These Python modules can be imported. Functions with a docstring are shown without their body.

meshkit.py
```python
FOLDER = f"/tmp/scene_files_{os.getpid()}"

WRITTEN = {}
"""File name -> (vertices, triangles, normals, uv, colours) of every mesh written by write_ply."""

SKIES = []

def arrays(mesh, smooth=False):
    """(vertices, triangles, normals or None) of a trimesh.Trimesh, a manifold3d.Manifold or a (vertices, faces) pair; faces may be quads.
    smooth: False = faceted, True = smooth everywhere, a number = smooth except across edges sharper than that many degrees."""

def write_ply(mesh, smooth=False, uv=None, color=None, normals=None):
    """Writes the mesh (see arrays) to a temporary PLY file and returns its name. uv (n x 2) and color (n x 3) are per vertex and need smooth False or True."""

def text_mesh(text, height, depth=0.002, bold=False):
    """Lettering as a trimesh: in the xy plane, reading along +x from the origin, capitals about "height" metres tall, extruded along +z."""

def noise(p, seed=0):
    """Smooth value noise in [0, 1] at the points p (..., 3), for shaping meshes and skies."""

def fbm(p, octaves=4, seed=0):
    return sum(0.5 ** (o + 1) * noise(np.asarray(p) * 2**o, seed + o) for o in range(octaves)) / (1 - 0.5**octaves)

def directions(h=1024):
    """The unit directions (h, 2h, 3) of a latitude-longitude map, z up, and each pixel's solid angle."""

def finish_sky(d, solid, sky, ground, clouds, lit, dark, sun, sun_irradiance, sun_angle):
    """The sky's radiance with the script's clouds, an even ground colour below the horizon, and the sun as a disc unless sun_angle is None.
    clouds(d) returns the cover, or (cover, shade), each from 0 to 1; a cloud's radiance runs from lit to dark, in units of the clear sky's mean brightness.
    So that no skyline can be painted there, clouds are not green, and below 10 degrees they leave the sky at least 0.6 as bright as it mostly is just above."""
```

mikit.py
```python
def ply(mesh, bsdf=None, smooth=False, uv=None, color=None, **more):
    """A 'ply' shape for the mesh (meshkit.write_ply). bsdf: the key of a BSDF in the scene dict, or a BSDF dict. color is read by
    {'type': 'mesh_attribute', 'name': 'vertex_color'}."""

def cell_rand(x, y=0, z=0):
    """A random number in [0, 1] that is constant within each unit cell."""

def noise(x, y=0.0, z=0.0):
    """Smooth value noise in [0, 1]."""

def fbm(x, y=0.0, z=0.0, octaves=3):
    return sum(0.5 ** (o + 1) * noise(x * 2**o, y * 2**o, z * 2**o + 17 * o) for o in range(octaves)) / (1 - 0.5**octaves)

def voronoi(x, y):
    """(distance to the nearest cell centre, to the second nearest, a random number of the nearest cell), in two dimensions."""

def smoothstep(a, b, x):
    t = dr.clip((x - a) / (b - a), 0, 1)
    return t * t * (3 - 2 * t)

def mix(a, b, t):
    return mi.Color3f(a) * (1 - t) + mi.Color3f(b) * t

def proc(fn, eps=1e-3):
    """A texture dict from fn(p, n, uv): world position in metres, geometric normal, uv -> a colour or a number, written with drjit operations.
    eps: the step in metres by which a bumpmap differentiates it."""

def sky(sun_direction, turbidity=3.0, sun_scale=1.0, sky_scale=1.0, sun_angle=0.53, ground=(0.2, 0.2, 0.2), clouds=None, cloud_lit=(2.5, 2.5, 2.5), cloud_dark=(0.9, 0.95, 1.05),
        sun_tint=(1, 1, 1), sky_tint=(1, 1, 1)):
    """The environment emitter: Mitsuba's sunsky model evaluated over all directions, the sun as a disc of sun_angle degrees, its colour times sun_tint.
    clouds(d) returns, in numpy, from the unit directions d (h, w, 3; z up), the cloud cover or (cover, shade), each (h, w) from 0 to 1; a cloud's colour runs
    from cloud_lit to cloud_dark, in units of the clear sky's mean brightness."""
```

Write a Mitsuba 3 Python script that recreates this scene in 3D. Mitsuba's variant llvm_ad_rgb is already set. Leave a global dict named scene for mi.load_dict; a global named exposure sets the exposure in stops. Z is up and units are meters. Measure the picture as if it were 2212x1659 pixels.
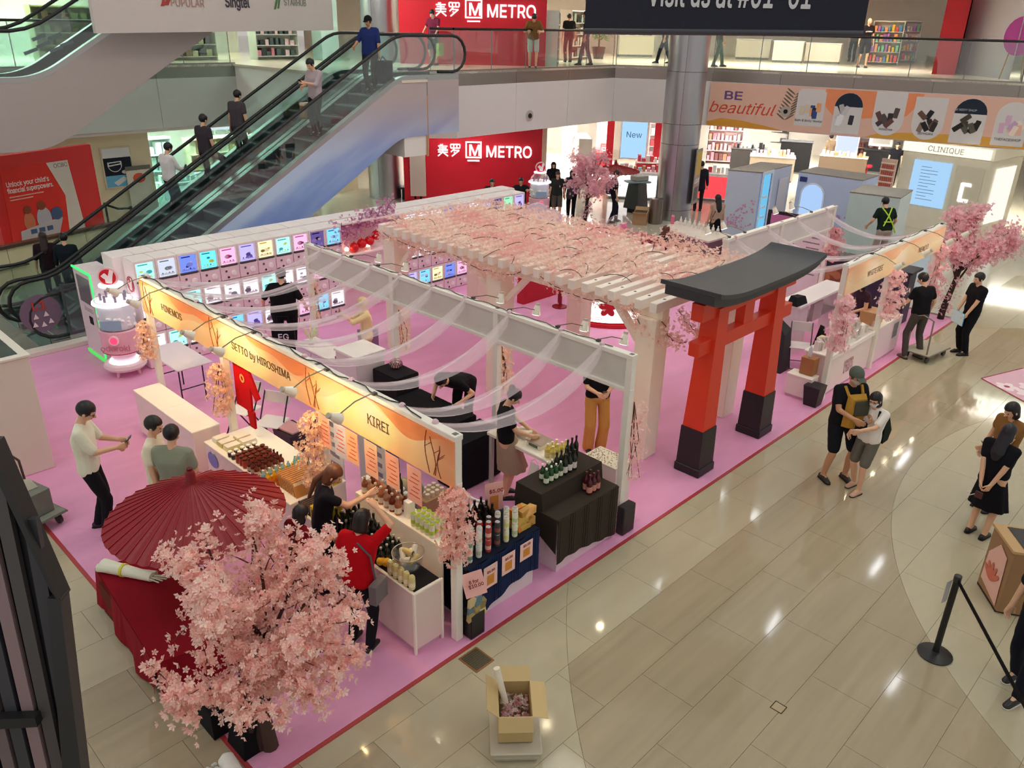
import math, random
import numpy as np, trimesh, drjit as dr, mitsuba as mi, mikit, meshkit
import manifold3d as m3
from shapely.geometry import Polygon, Point, box as sbox
from shapely import affinity
from scipy.spatial import ConvexHull
T = mi.ScalarTransform4f
scene, labels = {}, {}
# ---- camera: a hand-held phone at the upper gallery rail, 5.9 m above the ground floor
FPX, CAM = (1742.407937188572, [[0.699728, -0.714118, 0.020407], [-0.279673, -0.300099, -0.911989], [0.657392, 0.632436, -0.409707]])
CAM = np.array(CAM)
EYE = np.array([0, 0, 5.9])
scene['camera'] = {'type': 'perspective', 'fov': math.degrees(2 * math.atan(1106 / FPX)), 'fov_axis': 'x', 'near_clip': 0.05, 'far_clip': 200.0,
                   'to_world': T().look_at(origin=EYE.tolist(), target=(EYE + CAM[2]).tolist(), up=(-CAM[1]).tolist())}
exposure = 0.0
# ---- the hall's even light from its high roof, and lamps
scene['sky'] = {'type': 'constant', 'sampling_weight': 25.0, 'radiance': {'type': 'rgb', 'value': [0.52, 0.50, 0.465]}}
def emit(key, mesh, rgb, w=1.0, smooth=False):
    scene[key] = mikit.ply(mesh, 'black', smooth, emitter={'type': 'area', 'sampling_weight': float(w), 'radiance': {'type': 'rgb', 'value': list(map(float, rgb))}})
    return key
# ---- materials: every mesh carries uv = (number of its colour in PAL, a brightness factor), so that meshes of one finish share one BSDF
PAL, PIDX, PTAB = [], {}, []
def pal(c):
    c = tuple(round(float(x), 4) for x in c)
    if c not in PIDX: PIDX[c] = len(PAL); PAL.append(c)
    return PIDX[c]
def palette(p, n, uv):
    if not PTAB: PTAB.extend(mi.Float(np.array(PAL, np.float32)[:, i].copy()) for i in range(3))
    i = mi.UInt32(dr.clip(uv.x, 0, len(PAL) - .5))
    return mi.Color3f(*[dr.gather(mi.Float, t, i) for t in PTAB]) * uv.y
def VC(**k):
    return {'type': 'twosided', 'bsdf': {'type': 'principled', 'base_color': mikit.proc(palette), **k}}
scene['matte'] = VC(roughness=0.85, specular=0.25)
scene['satin'] = VC(roughness=0.42, specular=0.45)
scene['gloss'] = VC(roughness=0.12, specular=0.5)
scene['cloth'] = VC(roughness=0.9, specular=0.1, sheen=0.3)
scene['metal'] = VC(roughness=0.32, metallic=1.0)
scene['chrome'] = VC(roughness=0.12, metallic=1.0)
scene['petal'] = {'type': 'principledthin', 'base_color': mikit.proc(palette), 'roughness': 0.8, 'spec_trans': 0.0, 'diff_trans': 0.7, 'spec_tint': 0.0, 'eta': 1.3}
scene['black'] = {'type': 'diffuse', 'reflectance': {'type': 'rgb', 'value': 0.02}}
scene['glass'] = {'type': 'thindielectric', 'int_ior': 1.5, 'specular_transmittance': {'type': 'rgb', 'value': [0.87, 0.94, 0.93]}}
scene['clear'] = {'type': 'thindielectric', 'int_ior': 1.45}
def lin(c):
    if isinstance(c, str):
        c = [int(c[i:i + 2], 16) / 255 for i in (0, 2, 4)]
    c = np.asarray(c, float)
    return np.where(c <= 0.04045, c / 12.92, ((c + 0.055) / 1.055) ** 2.4)
# ---- names
def nm(base):
    if base not in used: used[base] = 0; return base
    used[base] += 1
    return f'{base}_{used[base]:03d}'
used = {}
def tag(key, label=None, cat=None, group=None, kind=None):
    d = labels.setdefault(key, {})
    for k, v in (('label', label), ('category', cat), ('group', group), ('kind', kind)):
        if v: d[k] = v
    return key
def thing(base, label, cat, group=None):
    return tag(nm(base), label, cat, group)
def shape(mesh, col, m='matte', smooth=False):
    """A ply dict with one colour (or per-vertex colours) for the mesh."""
    if not isinstance(mesh, trimesh.Trimesh):
        v, f, _ = meshkit.arrays(mesh)
        mesh = trimesh.Trimesh(v, f, process=False)
    if smooth is not False and smooth is not True:
        mesh = trimesh.graph.smooth_shade(mesh, angle=math.radians(smooth), facet_minarea=None); smooth = True
    if isinstance(col, tuple): i, f = col                                    # palette numbers and factors per vertex
    elif not isinstance(col, str) and np.ndim(col) == 2:
        q, inv = np.unique(np.round(np.asarray(col, float), 4), axis=0, return_inverse=True)
        i, f = np.array([pal(x) for x in q])[np.ravel(inv)], 1.0
    else: i, f = pal(lin(col)), 1.0
    uv = np.empty((len(mesh.vertices), 2)); uv[:, 0] = np.asarray(i) + .5; uv[:, 1] = f
    return mikit.ply(mesh, m, smooth, uv=uv)
def add(key, mesh, col, m='matte', smooth=False):
    scene[key] = shape(mesh, col, m, smooth)
    return key
def part(root, base, mesh, col, m='matte', smooth=False):
    return add(nm(root + '__' + base), mesh, col, m, smooth)
def solo(base, mesh, col, label, cat, m='matte', smooth=False, group=None, kind=None):
    return tag(add(nm(base), mesh, col, m, smooth), label, cat, group, kind)
def struct(base, mesh, col, m='matte', smooth=False):
    return tag(add(nm(base), mesh, col, m, smooth), kind='structure')
def copy(root, base, tf, label, cat=None, group=None):
    """Every entry of the thing `root` again under a new key, moved by the 4x4 matrix tf."""
    key = nm(base)
    ks = [k for k in scene if k == root or k.startswith(root + '__')]
    for k in ks:
        d = scene[k]
        old = np.array(d['to_world'].matrix, float) if 'to_world' in d else np.eye(4)
        scene[key + k[len(root):]] = {**d, 'to_world': T((tf @ old).tolist())}
        if k in labels and k != root: labels[key + k[len(root):]] = dict(labels[k])
    l = labels.get(root, {})
    tag(key, label, cat or l.get('category'), group or l.get('group'))
    return key
def move(root, tf):
    for k in scene:
        if k == root or k.startswith(root + '__'):
            d = scene[k]
            old = np.array(d['to_world'].matrix, float) if 'to_world' in d else np.eye(4)
            scene[k] = {**d, 'to_world': T((tf @ old).tolist())}
def M4(x=0, y=0, z=0, rz=0, s=1.0, rx=0, ry=0):
    R = trimesh.transformations.euler_matrix(math.radians(rx), math.radians(ry), math.radians(rz), 'sxyz')
    R[:3, :3] *= s
    R[:3, 3] = (x, y, z)
    return R
# ---- meshes
def cat(*ms):
    ms = [m for a in ms for m in (a if isinstance(a, (list, tuple)) else [a])]
    return trimesh.util.concatenate(ms)
def bx(x0, x1, y0, y1, z0, z1, b=0.0):
    x0, x1 = sorted((x0, x1)); y0, y1 = sorted((y0, y1)); z0, z1 = sorted((z0, z1))
    b = min(b, 0.45 * min(x1 - x0, y1 - y0, z1 - z0))
    if b <= 0:
        m = trimesh.creation.box((x1 - x0, y1 - y0, z1 - z0))
        m.apply_translation(((x0 + x1) / 2, (y0 + y1) / 2, (z0 + z1) / 2))
        return m
    return hull([(x0 + (b if i != 0 else 0), y0 + (b if i != 1 else 0), z0 + (b if i != 2 else 0)) if False else
                 (x + (sx * b if i != 0 else 0), y + (sy * b if i != 1 else 0), z + (sz * b if i != 2 else 0))
                 for i in range(3) for x, sx in ((x0, 1), (x1, -1)) for y, sy in ((y0, 1), (y1, -1)) for z, sz in ((z0, 1), (z1, -1))])
def cbx(cx, cy, z0, sx, sy, sz, b=0.0, rz=0.0):
    m = bx(-sx / 2, sx / 2, -sy / 2, sy / 2, 0, sz, b)
    m.apply_transform(M4(cx, cy, z0, rz))
    return m
def hull(pts):
    pts = np.asarray(pts, float)
    m = m3.Manifold.hull_points(pts)
    a = m.to_mesh()
    return trimesh.Trimesh(a.vert_properties[:, :3], a.tri_verts, process=False)
def cyl(p, q, r, n=12, r2=None):
    p, q = np.asarray(p, float), np.asarray(q, float)
    d = q - p; L = np.linalg.norm(d); d = d / L
    a = np.cross(d, [0, 0, 1] if abs(d[2]) < 0.9 else [1, 0, 0]); a /= np.linalg.norm(a); b = np.cross(d, a)
    t = np.arange(n) * 2 * math.pi / n
    ring = np.cos(t)[:, None] * a + np.sin(t)[:, None] * b
    r2 = r if r2 is None else r2
    v = np.vstack([p + ring * r, q + ring * r2, [p], [q]])
    f = []
    for i in range(n):
        j = (i + 1) % n
        f += [[i, j, n + j], [i, n + j, n + i], [j, i, 2 * n], [n + i, n + j, 2 * n + 1]]
    return trimesh.Trimesh(v, f, process=False)
def tube(path, r, n=8):
    P = np.asarray(path, float)
    R = np.full(len(P), r) if np.ndim(r) == 0 else np.asarray(r, float)
    tg = np.gradient(P, axis=0); tg /= np.linalg.norm(tg, axis=1)[:, None] + 1e-12
    ref = np.array([0, 0, 1.0]) if abs(tg[:, 2]).max() < 0.95 else np.array([0.31, 0.95, 0.05])
    a = np.cross(tg, ref); a /= np.linalg.norm(a, axis=1)[:, None] + 1e-12
    b = np.cross(tg, a)
    t = np.arange(n) * 2 * math.pi / n
    v = (P[:, None] + R[:, None, None] * (np.cos(t)[None, :, None] * a[:, None] + np.sin(t)[None, :, None] * b[:, None])).reshape(-1, 3)
    f = []
    for k in range(len(P) - 1):
        for i in range(n):
            j = (i + 1) % n; A, B, C, D = k * n + i, k * n + j, (k + 1) * n + j, (k + 1) * n + i
            f += [[A, C, B], [A, D, C]]
    for i in range(1, n - 1):
        f += [[0, i, i + 1], [len(v) - n, len(v) - n + i + 1, len(v) - n + i]]
    return trimesh.Trimesh(v, f, process=False)
def lathe(prof, n=20, at=(0, 0, 0)):
    """prof: (radius, height) from bottom to top."""
    pr = np.asarray(prof, float)
    t = np.arange(n) * 2 * math.pi / n
    v = np.stack([pr[:, None, 0] * np.cos(t), pr[:, None, 0] * np.sin(t), np.repeat(pr[:, 1:2], n, 1)], -1).reshape(-1, 3) + np.asarray(at)
    f = []
    for k in range(len(pr) - 1):
        for i in range(n):
            j = (i + 1) % n
            f += [[k * n + i, k * n + j, (k + 1) * n + j], [k * n + i, (k + 1) * n + j, (k + 1) * n + i]]
    v = np.vstack([v, [[at[0], at[1], at[2] + pr[0, 1]], [at[0], at[1], at[2] + pr[-1, 1]]]])
    c0, c1, o = len(v) - 2, len(v) - 1, (len(pr) - 1) * n
    for i in range(n):
        j = (i + 1) % n
        f += [[j, i, c0], [o + i, o + j, c1]]
    return trimesh.Trimesh(v, f, process=False)
def ball(c, r, sub=2):
    m = trimesh.creation.icosphere(sub, 1.0)
    m.vertices = m.vertices * np.asarray(r if np.ndim(r) else (r, r, r)) + np.asarray(c)
    return m
def prism(poly, z0, z1):
    """Upright prism over a plan polygon (list of (x, y) or shapely)."""
    P = poly if isinstance(poly, Polygon) else Polygon(poly)
    m = trimesh.creation.extrude_polygon(P, z1 - z0, engine='earcut')
    m.apply_translation((0, 0, z0))
    return m
def plate(poly, o, ex, ey, t):
    """A plate of thickness t: polygon in the frame with origin o and unit axes ex, ey; extruded along ex x ey."""
    P = poly if isinstance(poly, Polygon) else Polygon(poly)
    m = trimesh.creation.extrude_polygon(P, t, engine='earcut')
    ex, ey = np.asarray(ex, float), np.asarray(ey, float); ez = np.cross(ex, ey)
    A = np.eye(4); A[:3, 0], A[:3, 1], A[:3, 2], A[:3, 3] = ex, ey, ez, o
    m.apply_transform(A)
    return m
def put(m, o, ex, ey):
    m = m.copy(); ex, ey = np.asarray(ex, float), np.asarray(ey, float)
    A = np.eye(4); A[:3, 0], A[:3, 1], A[:3, 2], A[:3, 3] = ex, ey, np.cross(ex, ey), o
    m.apply_transform(A)
    return m
def text(s, h, o, ex, ey, depth=0.004, bold=False, center=False, width=None):
    m = meshkit.text_mesh(s, h, depth, bold)
    if width: m.apply_scale((width / np.ptp(m.vertices[:, 0]), 1, 1))
    if center: m.apply_translation((-m.bounds[:, 0].mean(), 0, 0))
    return put(m, o, ex, ey)
def rect(w, h): return Polygon([(0, 0), (w, 0), (w, h), (0, h)])
U = np.array([1, 0, 0.]); V = np.array([0, 1, 0.]); Z = np.array([0, 0, 1.])
rng = np.random.default_rng(7)
# ================= setting: lamps high in the hall =================
HALL = 13.0
def tube_lamp(x0, y0, x1, y1, rgb, r=0.05):
    k = thing('ceiling_light', 'slim linear ceiling lamp high above the hall floor', 'ceiling light', 'linear lamps under the hall roof')
    d = np.array([x1 - x0, y1 - y0]); L = np.hypot(*d); a = math.degrees(math.atan2(d[1], d[0]))
    c = ((x0 + x1) / 2, (y0 + y1) / 2)
    part(k, 'housing', cbx(c[0], c[1], HALL + 0.012, L + 0.08, r * 2 + 0.06, 0.08, 0.01, a), 'd8d8d8')
    emit(nm(k + '__diffuser'), cbx(c[0], c[1], HALL, L, r * 2, 0.012, 0, a), rgb)
for a in [((27.87,14.46), (28.73,14.47)), ((27.76,12.62), (28.44,12.65)), ((21.9,8.68), (23.08,8.85)), ((22.15,4.68), (23.12,4.67)),
          ((27.72,7.5), (29.02,7.57)), ((36.97,10.02), (38.86,10.11)), ((21.24,12.78), (21.54,12.78))]:
    tube_lamp(*a[0], *a[1], (34, 35, 36))
for (x, y) in [(10.59,14.72), (10.8,12.97), (36.9,10.58), (38.7,10.52), (13.55,11.32), (17.61,13.37)]:
    k = thing('downlight', 'round warm downlight high above the hall floor', 'ceiling light', 'round downlights under the hall roof')
    part(k, 'ring', lathe([(0.2, 0), (0.2, 0.1), (0.13, 0.1)], 20, (x, y, HALL)), 'd8d8d8')
    emit(nm(k + '__lens'), lathe([(0.12, -0.01), (0.12, 0.0)], 18, (x, y, HALL)), (75, 60, 40))
# broad roof lights out of view, placed to light the hall
for i, (x0, x1, y0, y1) in enumerate([(4, 10, -4, -1), (12, 20, 0, 3), (6, 14, 8, 11), (-6, -1, 6, 10)]):
    k = tag(nm('light_cove'), 'unseen wide roof light above the hall, lighting the booths', 'roof light', 'unseen roof lights of the hall')
    part(k, 'frame', cat(bx(x0 - .1, x1 + .1, y0 - .1, y0, 14, 14.2), bx(x0 - .1, x1 + .1, y1, y1 + .1, 14, 14.2), bx(x0 - .1, x0, y0, y1, 14, 14.2), bx(x1, x1 + .1, y0, y1, 14, 14.2)), 'd0d0d0')
    emit(nm(k + '__diffuser'), bx(x0, x1, y0, y1, 14.05, 14.1), (4.2, 4.0, 3.5), 3)
# ================= ground floor =================
def stone(p, n, uv):
    g = mikit.fbm(p.x * 0.9 + 3, p.y * 14, 0, 4)
    big = mikit.noise(p.x * 0.45, p.y * 2.2, 5.0)
    return mi.Color3f(0.375, 0.318, 0.215) * (0.84 + 0.22 * g + 0.1 * big)
def cream(p, n, uv):
    g = mikit.fbm(p.x * 1.2, p.y * 6, 3, 3)
    return mi.Color3f(0.47, 0.425, 0.30) * (0.94 + 0.1 * g)
for k, fn in (('stone', stone), ('cream', cream)):
    scene[k] = {'type': 'principled', 'base_color': mikit.proc(fn), 'roughness': 0.07, 'specular': 0.4}
FL = struct('floor', bx(-4, 60, -8, 60, -0.3, -0.012), '857c66', 'satin')
CC, R1, R2 = Point(12.2, -3.5), 6.5, 10.35
inner, outer = CC.buffer(R1, 96), CC.buffer(R2, 128)
tiles = []
def lay(x0, x1, y0, y1, rowy=0.29, L=1.2, W=0.6, hide=None):
    r0 = math.floor((y0 - rowy) / W)
    for r in range(r0, math.ceil((y1 - rowy) / W)):
        ya = rowy + r * W
        off = 0.58 + (0.6 if r % 2 else 0.0)
        for c in range(math.floor((x0 - off) / L), math.ceil((x1 - off) / L)):
            xa = off + c * L
            p = sbox(max(xa, x0), max(ya, y0), min(xa + L, x1), min(ya + W, y1))
            if p.area < 1e-3: continue
            for q, warm in split(p):
                q = q.buffer(-0.0018)
                for g in getattr(q, 'geoms', [q]):
                    if g.area > 0.002: tiles.append((g, warm))
def split(p):
    c = p.centroid
    out = []
    ring = outer.difference(inner)
    if p.intersects(inner.exterior) or p.intersects(outer.exterior) or True:
        for reg, ok in ((inner, False), (ring, None), (None, False)):
            q = p.intersection(reg) if reg is not None else p.difference(outer)
            if q.is_empty or q.area < 1e-4: continue
            warm = (c.y < 3.89) if ok is None else (c.x < 2.45 and c.y < 6.89 and reg is None)
            for g in getattr(q, 'geoms', [q]):
                if g.geom_type == 'Polygon': out.append((g, warm))
    return out
lay(0.1, 24.4, -0.3, 4.86); lay(0.1, 2.42, 4.89, 13.1)
tiles.sort(key=lambda t: t[0].centroid.distance(Point(0, 0)) / math.sqrt(t[0].area))
for g, warm in tiles[:296]:
    scene[nm(FL + '__tile')] = mikit.ply(prism(g, -0.012, 0.0), 'stone' if warm else 'cream')
for warm in (False, True):
    ms = [prism(g, -0.012, 0.0) for g, w in tiles[296:] if w == warm]
    if ms: scene[tag(nm(FL + '__far_tiles'), kind='stuff')] = mikit.ply(cat(ms), 'stone' if warm else 'cream')
def far_floor(p, n, uv):
    fx, fy = p.x / 1.2, p.y / 0.6
    ux, uy = fx - dr.floor(fx), fy - dr.floor(fy)
    j = dr.select((dr.minimum(ux, 1 - ux) < 0.004) | (dr.minimum(uy, 1 - uy) < 0.008), 0.75, 1.0)
    return mi.Color3f(0.47, 0.44, 0.36) * j
scene['far_floor'] = {'type': 'principled', 'base_color': mikit.proc(far_floor), 'roughness': 0.12, 'specular': 0.35}
FP = Polygon([(0.1, -8), (60, -8), (60, 60), (0.1, 60)]).difference(sbox(0.1, -0.3, 24.4, 4.86)).difference(sbox(0.1, 4.86, 19.4, 16.0)).difference(Polygon())
scene[nm(FL + '__paving')] = mikit.ply(prism(FP, -0.0125, -0.001), 'far_floor')
# circular paving inlay with blossoms at the right edge (pink floor sticker)
# ================= gallery (upper floor) =================
G2 = 4.56
EDGE = [(12.9, 16.3), (13.7, 16.3), (15.9, 18.9), (16.54, 18.4), (24.2, 18.6), (25.95, 15.75), (28.3, 6.9), (30.2, -0.2)]
GAL = Polygon([(3, 24.5), (12.9, 24.5)] + EDGE + [(60, -0.2), (60, 60), (3, 60)])
struct('ceiling', prism(GAL.buffer(-0.06, join_style=2), 2.75, 4.5), 'e9e6e2')
gf = struct('floor_upper', prism(GAL, 4.5, G2), 'd9d2c0', 'gloss')
def seg(p, q):
    p, q = np.array(p, float), np.array(q, float); d = q - p; L = np.hypot(*d)
    return np.array([p[0], p[1], 0]), np.array([d[0] / L, d[1] / L, 0]), L
def wall_plate(p, q, z0, z1, t=0.05):
    """Vertical plate from p to q with its face to the right of p->q."""
    o, e, L = seg(p, q)
    return plate(rect(L, z1 - z0), o + Z * z0 + np.array([-e[1], e[0], 0]) * t, e, Z, t)
bk = tag(nm('trim_gallery'), kind='structure')
for p, q in list(zip(EDGE, EDGE[1:]))[1:]:
    steel = (p, q) in ((EDGE[1], EDGE[2]), (EDGE[2], EDGE[3]))
    o, e, L = seg(p, q); n = max(1, round(L / 2.4))
    for i in range(n):
        a, b = o[:2] + e[:2] * (L * i / n + 0.004), o[:2] + e[:2] * (L * (i + 1) / n - 0.004)
        part(bk, 'steel_band', wall_plate(a, b, 4.18, 4.6, 0.08), 'a39d98', 'metal')
        part(bk, 'panel', wall_plate(a, b, 2.72, 4.175, 0.06), 'cfa98a' if p == EDGE[1] else 'dedadb', 'metal' if p == EDGE[1] else 'satin')
o, e, L = seg((3, 24.5), (13, 24.5))
for i in range(4):
    a, b = (3 + 2.5 * i, 24.5), (5.5 + 2.5 * i - .008, 24.5)
    part(bk, 'steel_band', wall_plate(a, b, 4.2, 4.6, 0.06), '8f948f', 'metal'); part(bk, 'panel', wall_plate(a, b, 2.84, 4.2, 0.05), 'c9d2cf', 'satin')
# glass railing of the gallery
rl = tag(nm('trim_railing'), kind='structure')
for p, q in list(zip(EDGE, EDGE[1:]))[3:] + [((4, 24.5), (12.9, 24.5)), ((16.0, 18.9), (16.54, 18.45))]:
    o, e, L = seg(p, q); nrm = np.array([-e[1], e[0], 0]) * 0.1
    o = o + nrm; n = max(1, round(L / 1.5))
    part(rl, 'handrail', tube([o + Z * 5.68, o + e * L + Z * 5.68], 0.035), '3b3a3a', 'metal', True)
    for i in range(n):
        a = o + e * (L * i / n + 0.01)
        scene[nm(rl + '__pane')] = mikit.ply(plate(rect(L / n - 0.02, 1.04), a + Z * 4.6, e, Z, 0.004), 'glass')
    for i in range(n + 1):
        a = o + e * min(L * i / n, L - 0.02)
        part(rl, 'post', cyl(a + Z * 4.56, a + Z * 5.66, 0.012, 8), '8a8f90', 'metal')
# second-floor hall ceiling, back walls
struct('ceiling_upper', prism(GAL.buffer(-0.3), 7.6, 7.8), 'e4e2de')
struct('wall_back', cat(wall_plate((24, 38), (52, 6), 0, 2.76, 0.2), wall_plate((24, 38), (52, 6), 4.5, 7.7, 0.2)), 'e9e4dc')
struct('wall_left', cat(wall_plate((2, 29.5), (17.2, 29.5), 0, 2.8, 0.2), wall_plate((2, 32), (17.2, 32), 4.5, 7.7, 0.2)), 'dfe6dc')
# shop lighting: ceiling panels out of view, placed to brighten the shops
for (x, y, z, sx, sy, rz, rgb) in [(24, 24, 2.74, 5, 2, -45, (8, 7.6, 7.2)), (29, 20, 2.74, 6, 2, -60, (8, 7.8, 7.4)), (33, 14, 2.74, 6, 2, -70, (7, 7, 6.6)), (32, 7.5, 2.74, 4, 2, -75, (7, 6.6, 5.6)), (28.5, 26, 2.74, 5, 2, -45, (9, 8.4, 8)), (36, 18, 2.74, 5, 2, -60, (8, 7.8, 7.4)),
                                 (18.6, 20.6, 2.73, 2.6, .4, -45, (7, 6.6, 6)), (9, 27, 2.74, 5, 1.2, 0, (6.5, 8, 7.2)), (14, 27, 2.74, 4, 1.2, 0, (6.5, 8, 7.2)),  # first panel is out of view, placed to brighten the red wall
                                 (25, 24, 7.55, 6, 2, -45, (7, 6.2, 5)), (30, 17, 7.55, 8, 2, -65, (7, 6.4, 5.2)), (33, 9, 7.55, 8, 2, -75, (7, 6.4, 5.4)), (9, 28, 7.55, 8, 2, 0, (5.5, 7, 5.6)), (16, 22, 7.55, 2, 3, 0, (5, 5, 4.4))]:
    k = thing('ceiling_light', 'unseen luminous ceiling panel placed to light the ' + ('ground floor' if z < 4 else 'upper floor') + ' shops', 'ceiling light', 'unseen panel lights of the ' + ('ground floor' if z < 4 else 'upper floor') + ' shops')
    part(k, 'frame', cbx(x, y, z + 0.011, sx + .08, sy + .08, 0.03, 0, rz), 'f0f0f0')
    emit(nm(k + '__diffuser'), cbx(x, y, z, sx, sy, 0.01, 0, rz), [1.7 * c for c in rgb])
# ================= columns =================
def column(x, y, r, label, rows, z1=7.6):
    k = thing('steel_column', label, 'column')
    part(k, 'core', lathe([(r - .02, 0), (r - .02, z1)], 32, (x, y, 0)), '55555a')
    zs = [0] + rows + [z1]
    for a, b in zip(zs, zs[1:]):
        for i in range(4):
            t0, t1 = i * math.pi / 2 + .5, (i + 1) * math.pi / 2 + .5 - 0.012
            t = np.linspace(t0, t1, 12)
            po = [(x + r * math.cos(u), y + r * math.sin(u)) for u in t] + [(x + (r - .02) * math.cos(u), y + (r - .02) * math.sin(u)) for u in t[::-1]]
            part(k, 'panel', prism(po, a + .006, b - .006), 'b4b4ba', 'metal', 20)
    return k
MC = column(*(23.17,14.99), 0.62, 'big round column clad in steel panels behind the pergola', [0.35, 2.43, 3.05, 4.6, 6.1])
column(18.05, 23.9, 0.62, 'round steel column beside the red shop wall', [2.7, 4.5])
# ================= pink carpet =================
def pinkfn(p, n, uv):
    a = mikit.fbm(p.x * 0.8, p.y * 2.6, 1.0, 4)
    b = mikit.noise(p.x * 3, p.y * 9, 2.0)
    return mi.Color3f(0.74, 0.34, 0.57) * (0.88 + 0.2 * a + 0.05 * b)
def wrinkle(p, n, uv):
    return mikit.fbm(p.x * 2.2 + 5, p.y * 5.5, 0, 3)
scene['carpet_pile'] = {'type': 'bumpmap', 'tex': mikit.proc(wrinkle, 0.02), 'scale': 0.012, 'bsdf': {'type': 'principled', 'base_color': mikit.proc(pinkfn), 'roughness': 0.62, 'specular': 0.3, 'sheen': 0.2}}
CZ = 0.008
k = tag('pink_carpet', 'large pink carpet with a red taped edge under all the booths', 'carpet')
scene[k] = mikit.ply(bx(2.07, 19.25, 4.8, 16.02, 0, CZ), 'carpet_pile')
part(k, 'border', cat(bx(2.03, 19.29, 4.755, 4.80, 0, CZ + .001), bx(2.03, 2.075, 4.8, 16.0, 0, CZ + .001), bx(19.25, 19.29, 4.8, 9, 0, CZ + .001)), 'a83a40', 'satin')
solo('kerb_strip', bx(1.5, 5.3, 16.03, 16.28, 0, 0.10, .01), 'd9d2cb', 'pale low kerb between the pink carpet and the escalator landing', 'kerb', 'satin')
# ================= printed fascia material =================
def fascia_fn(u, v):
    """orange and cream waves, u metres along, v metres up from the lower edge (0..0.52)"""
    w1 = 0.30 + 0.13 * dr.sin(u * 2.2 + 0.6) + 0.06 * dr.sin(u * 5.1)
    w2 = 0.40 + 0.10 * dr.sin(u * 2.75 + 2.0) + 0.05 * dr.sin(u * 6.3 + 1)
    base = mikit.mix((0.80, 0.52, 0.27), (0.92, 0.66, 0.36), mikit.smoothstep(0, 0.3, v))
    c = mikit.mix(base, (0.80, 0.30, 0.12), mikit.smoothstep(w1, w1 + 0.012, v) * (0.35 + 0.65 * mikit.smoothstep(w1, w1 + 0.3, v)))
    c = mikit.mix(c, (0.84, 0.20, 0.045), mikit.smoothstep(w2, w2 + 0.01, v) * 0.75)
    return c
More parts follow.
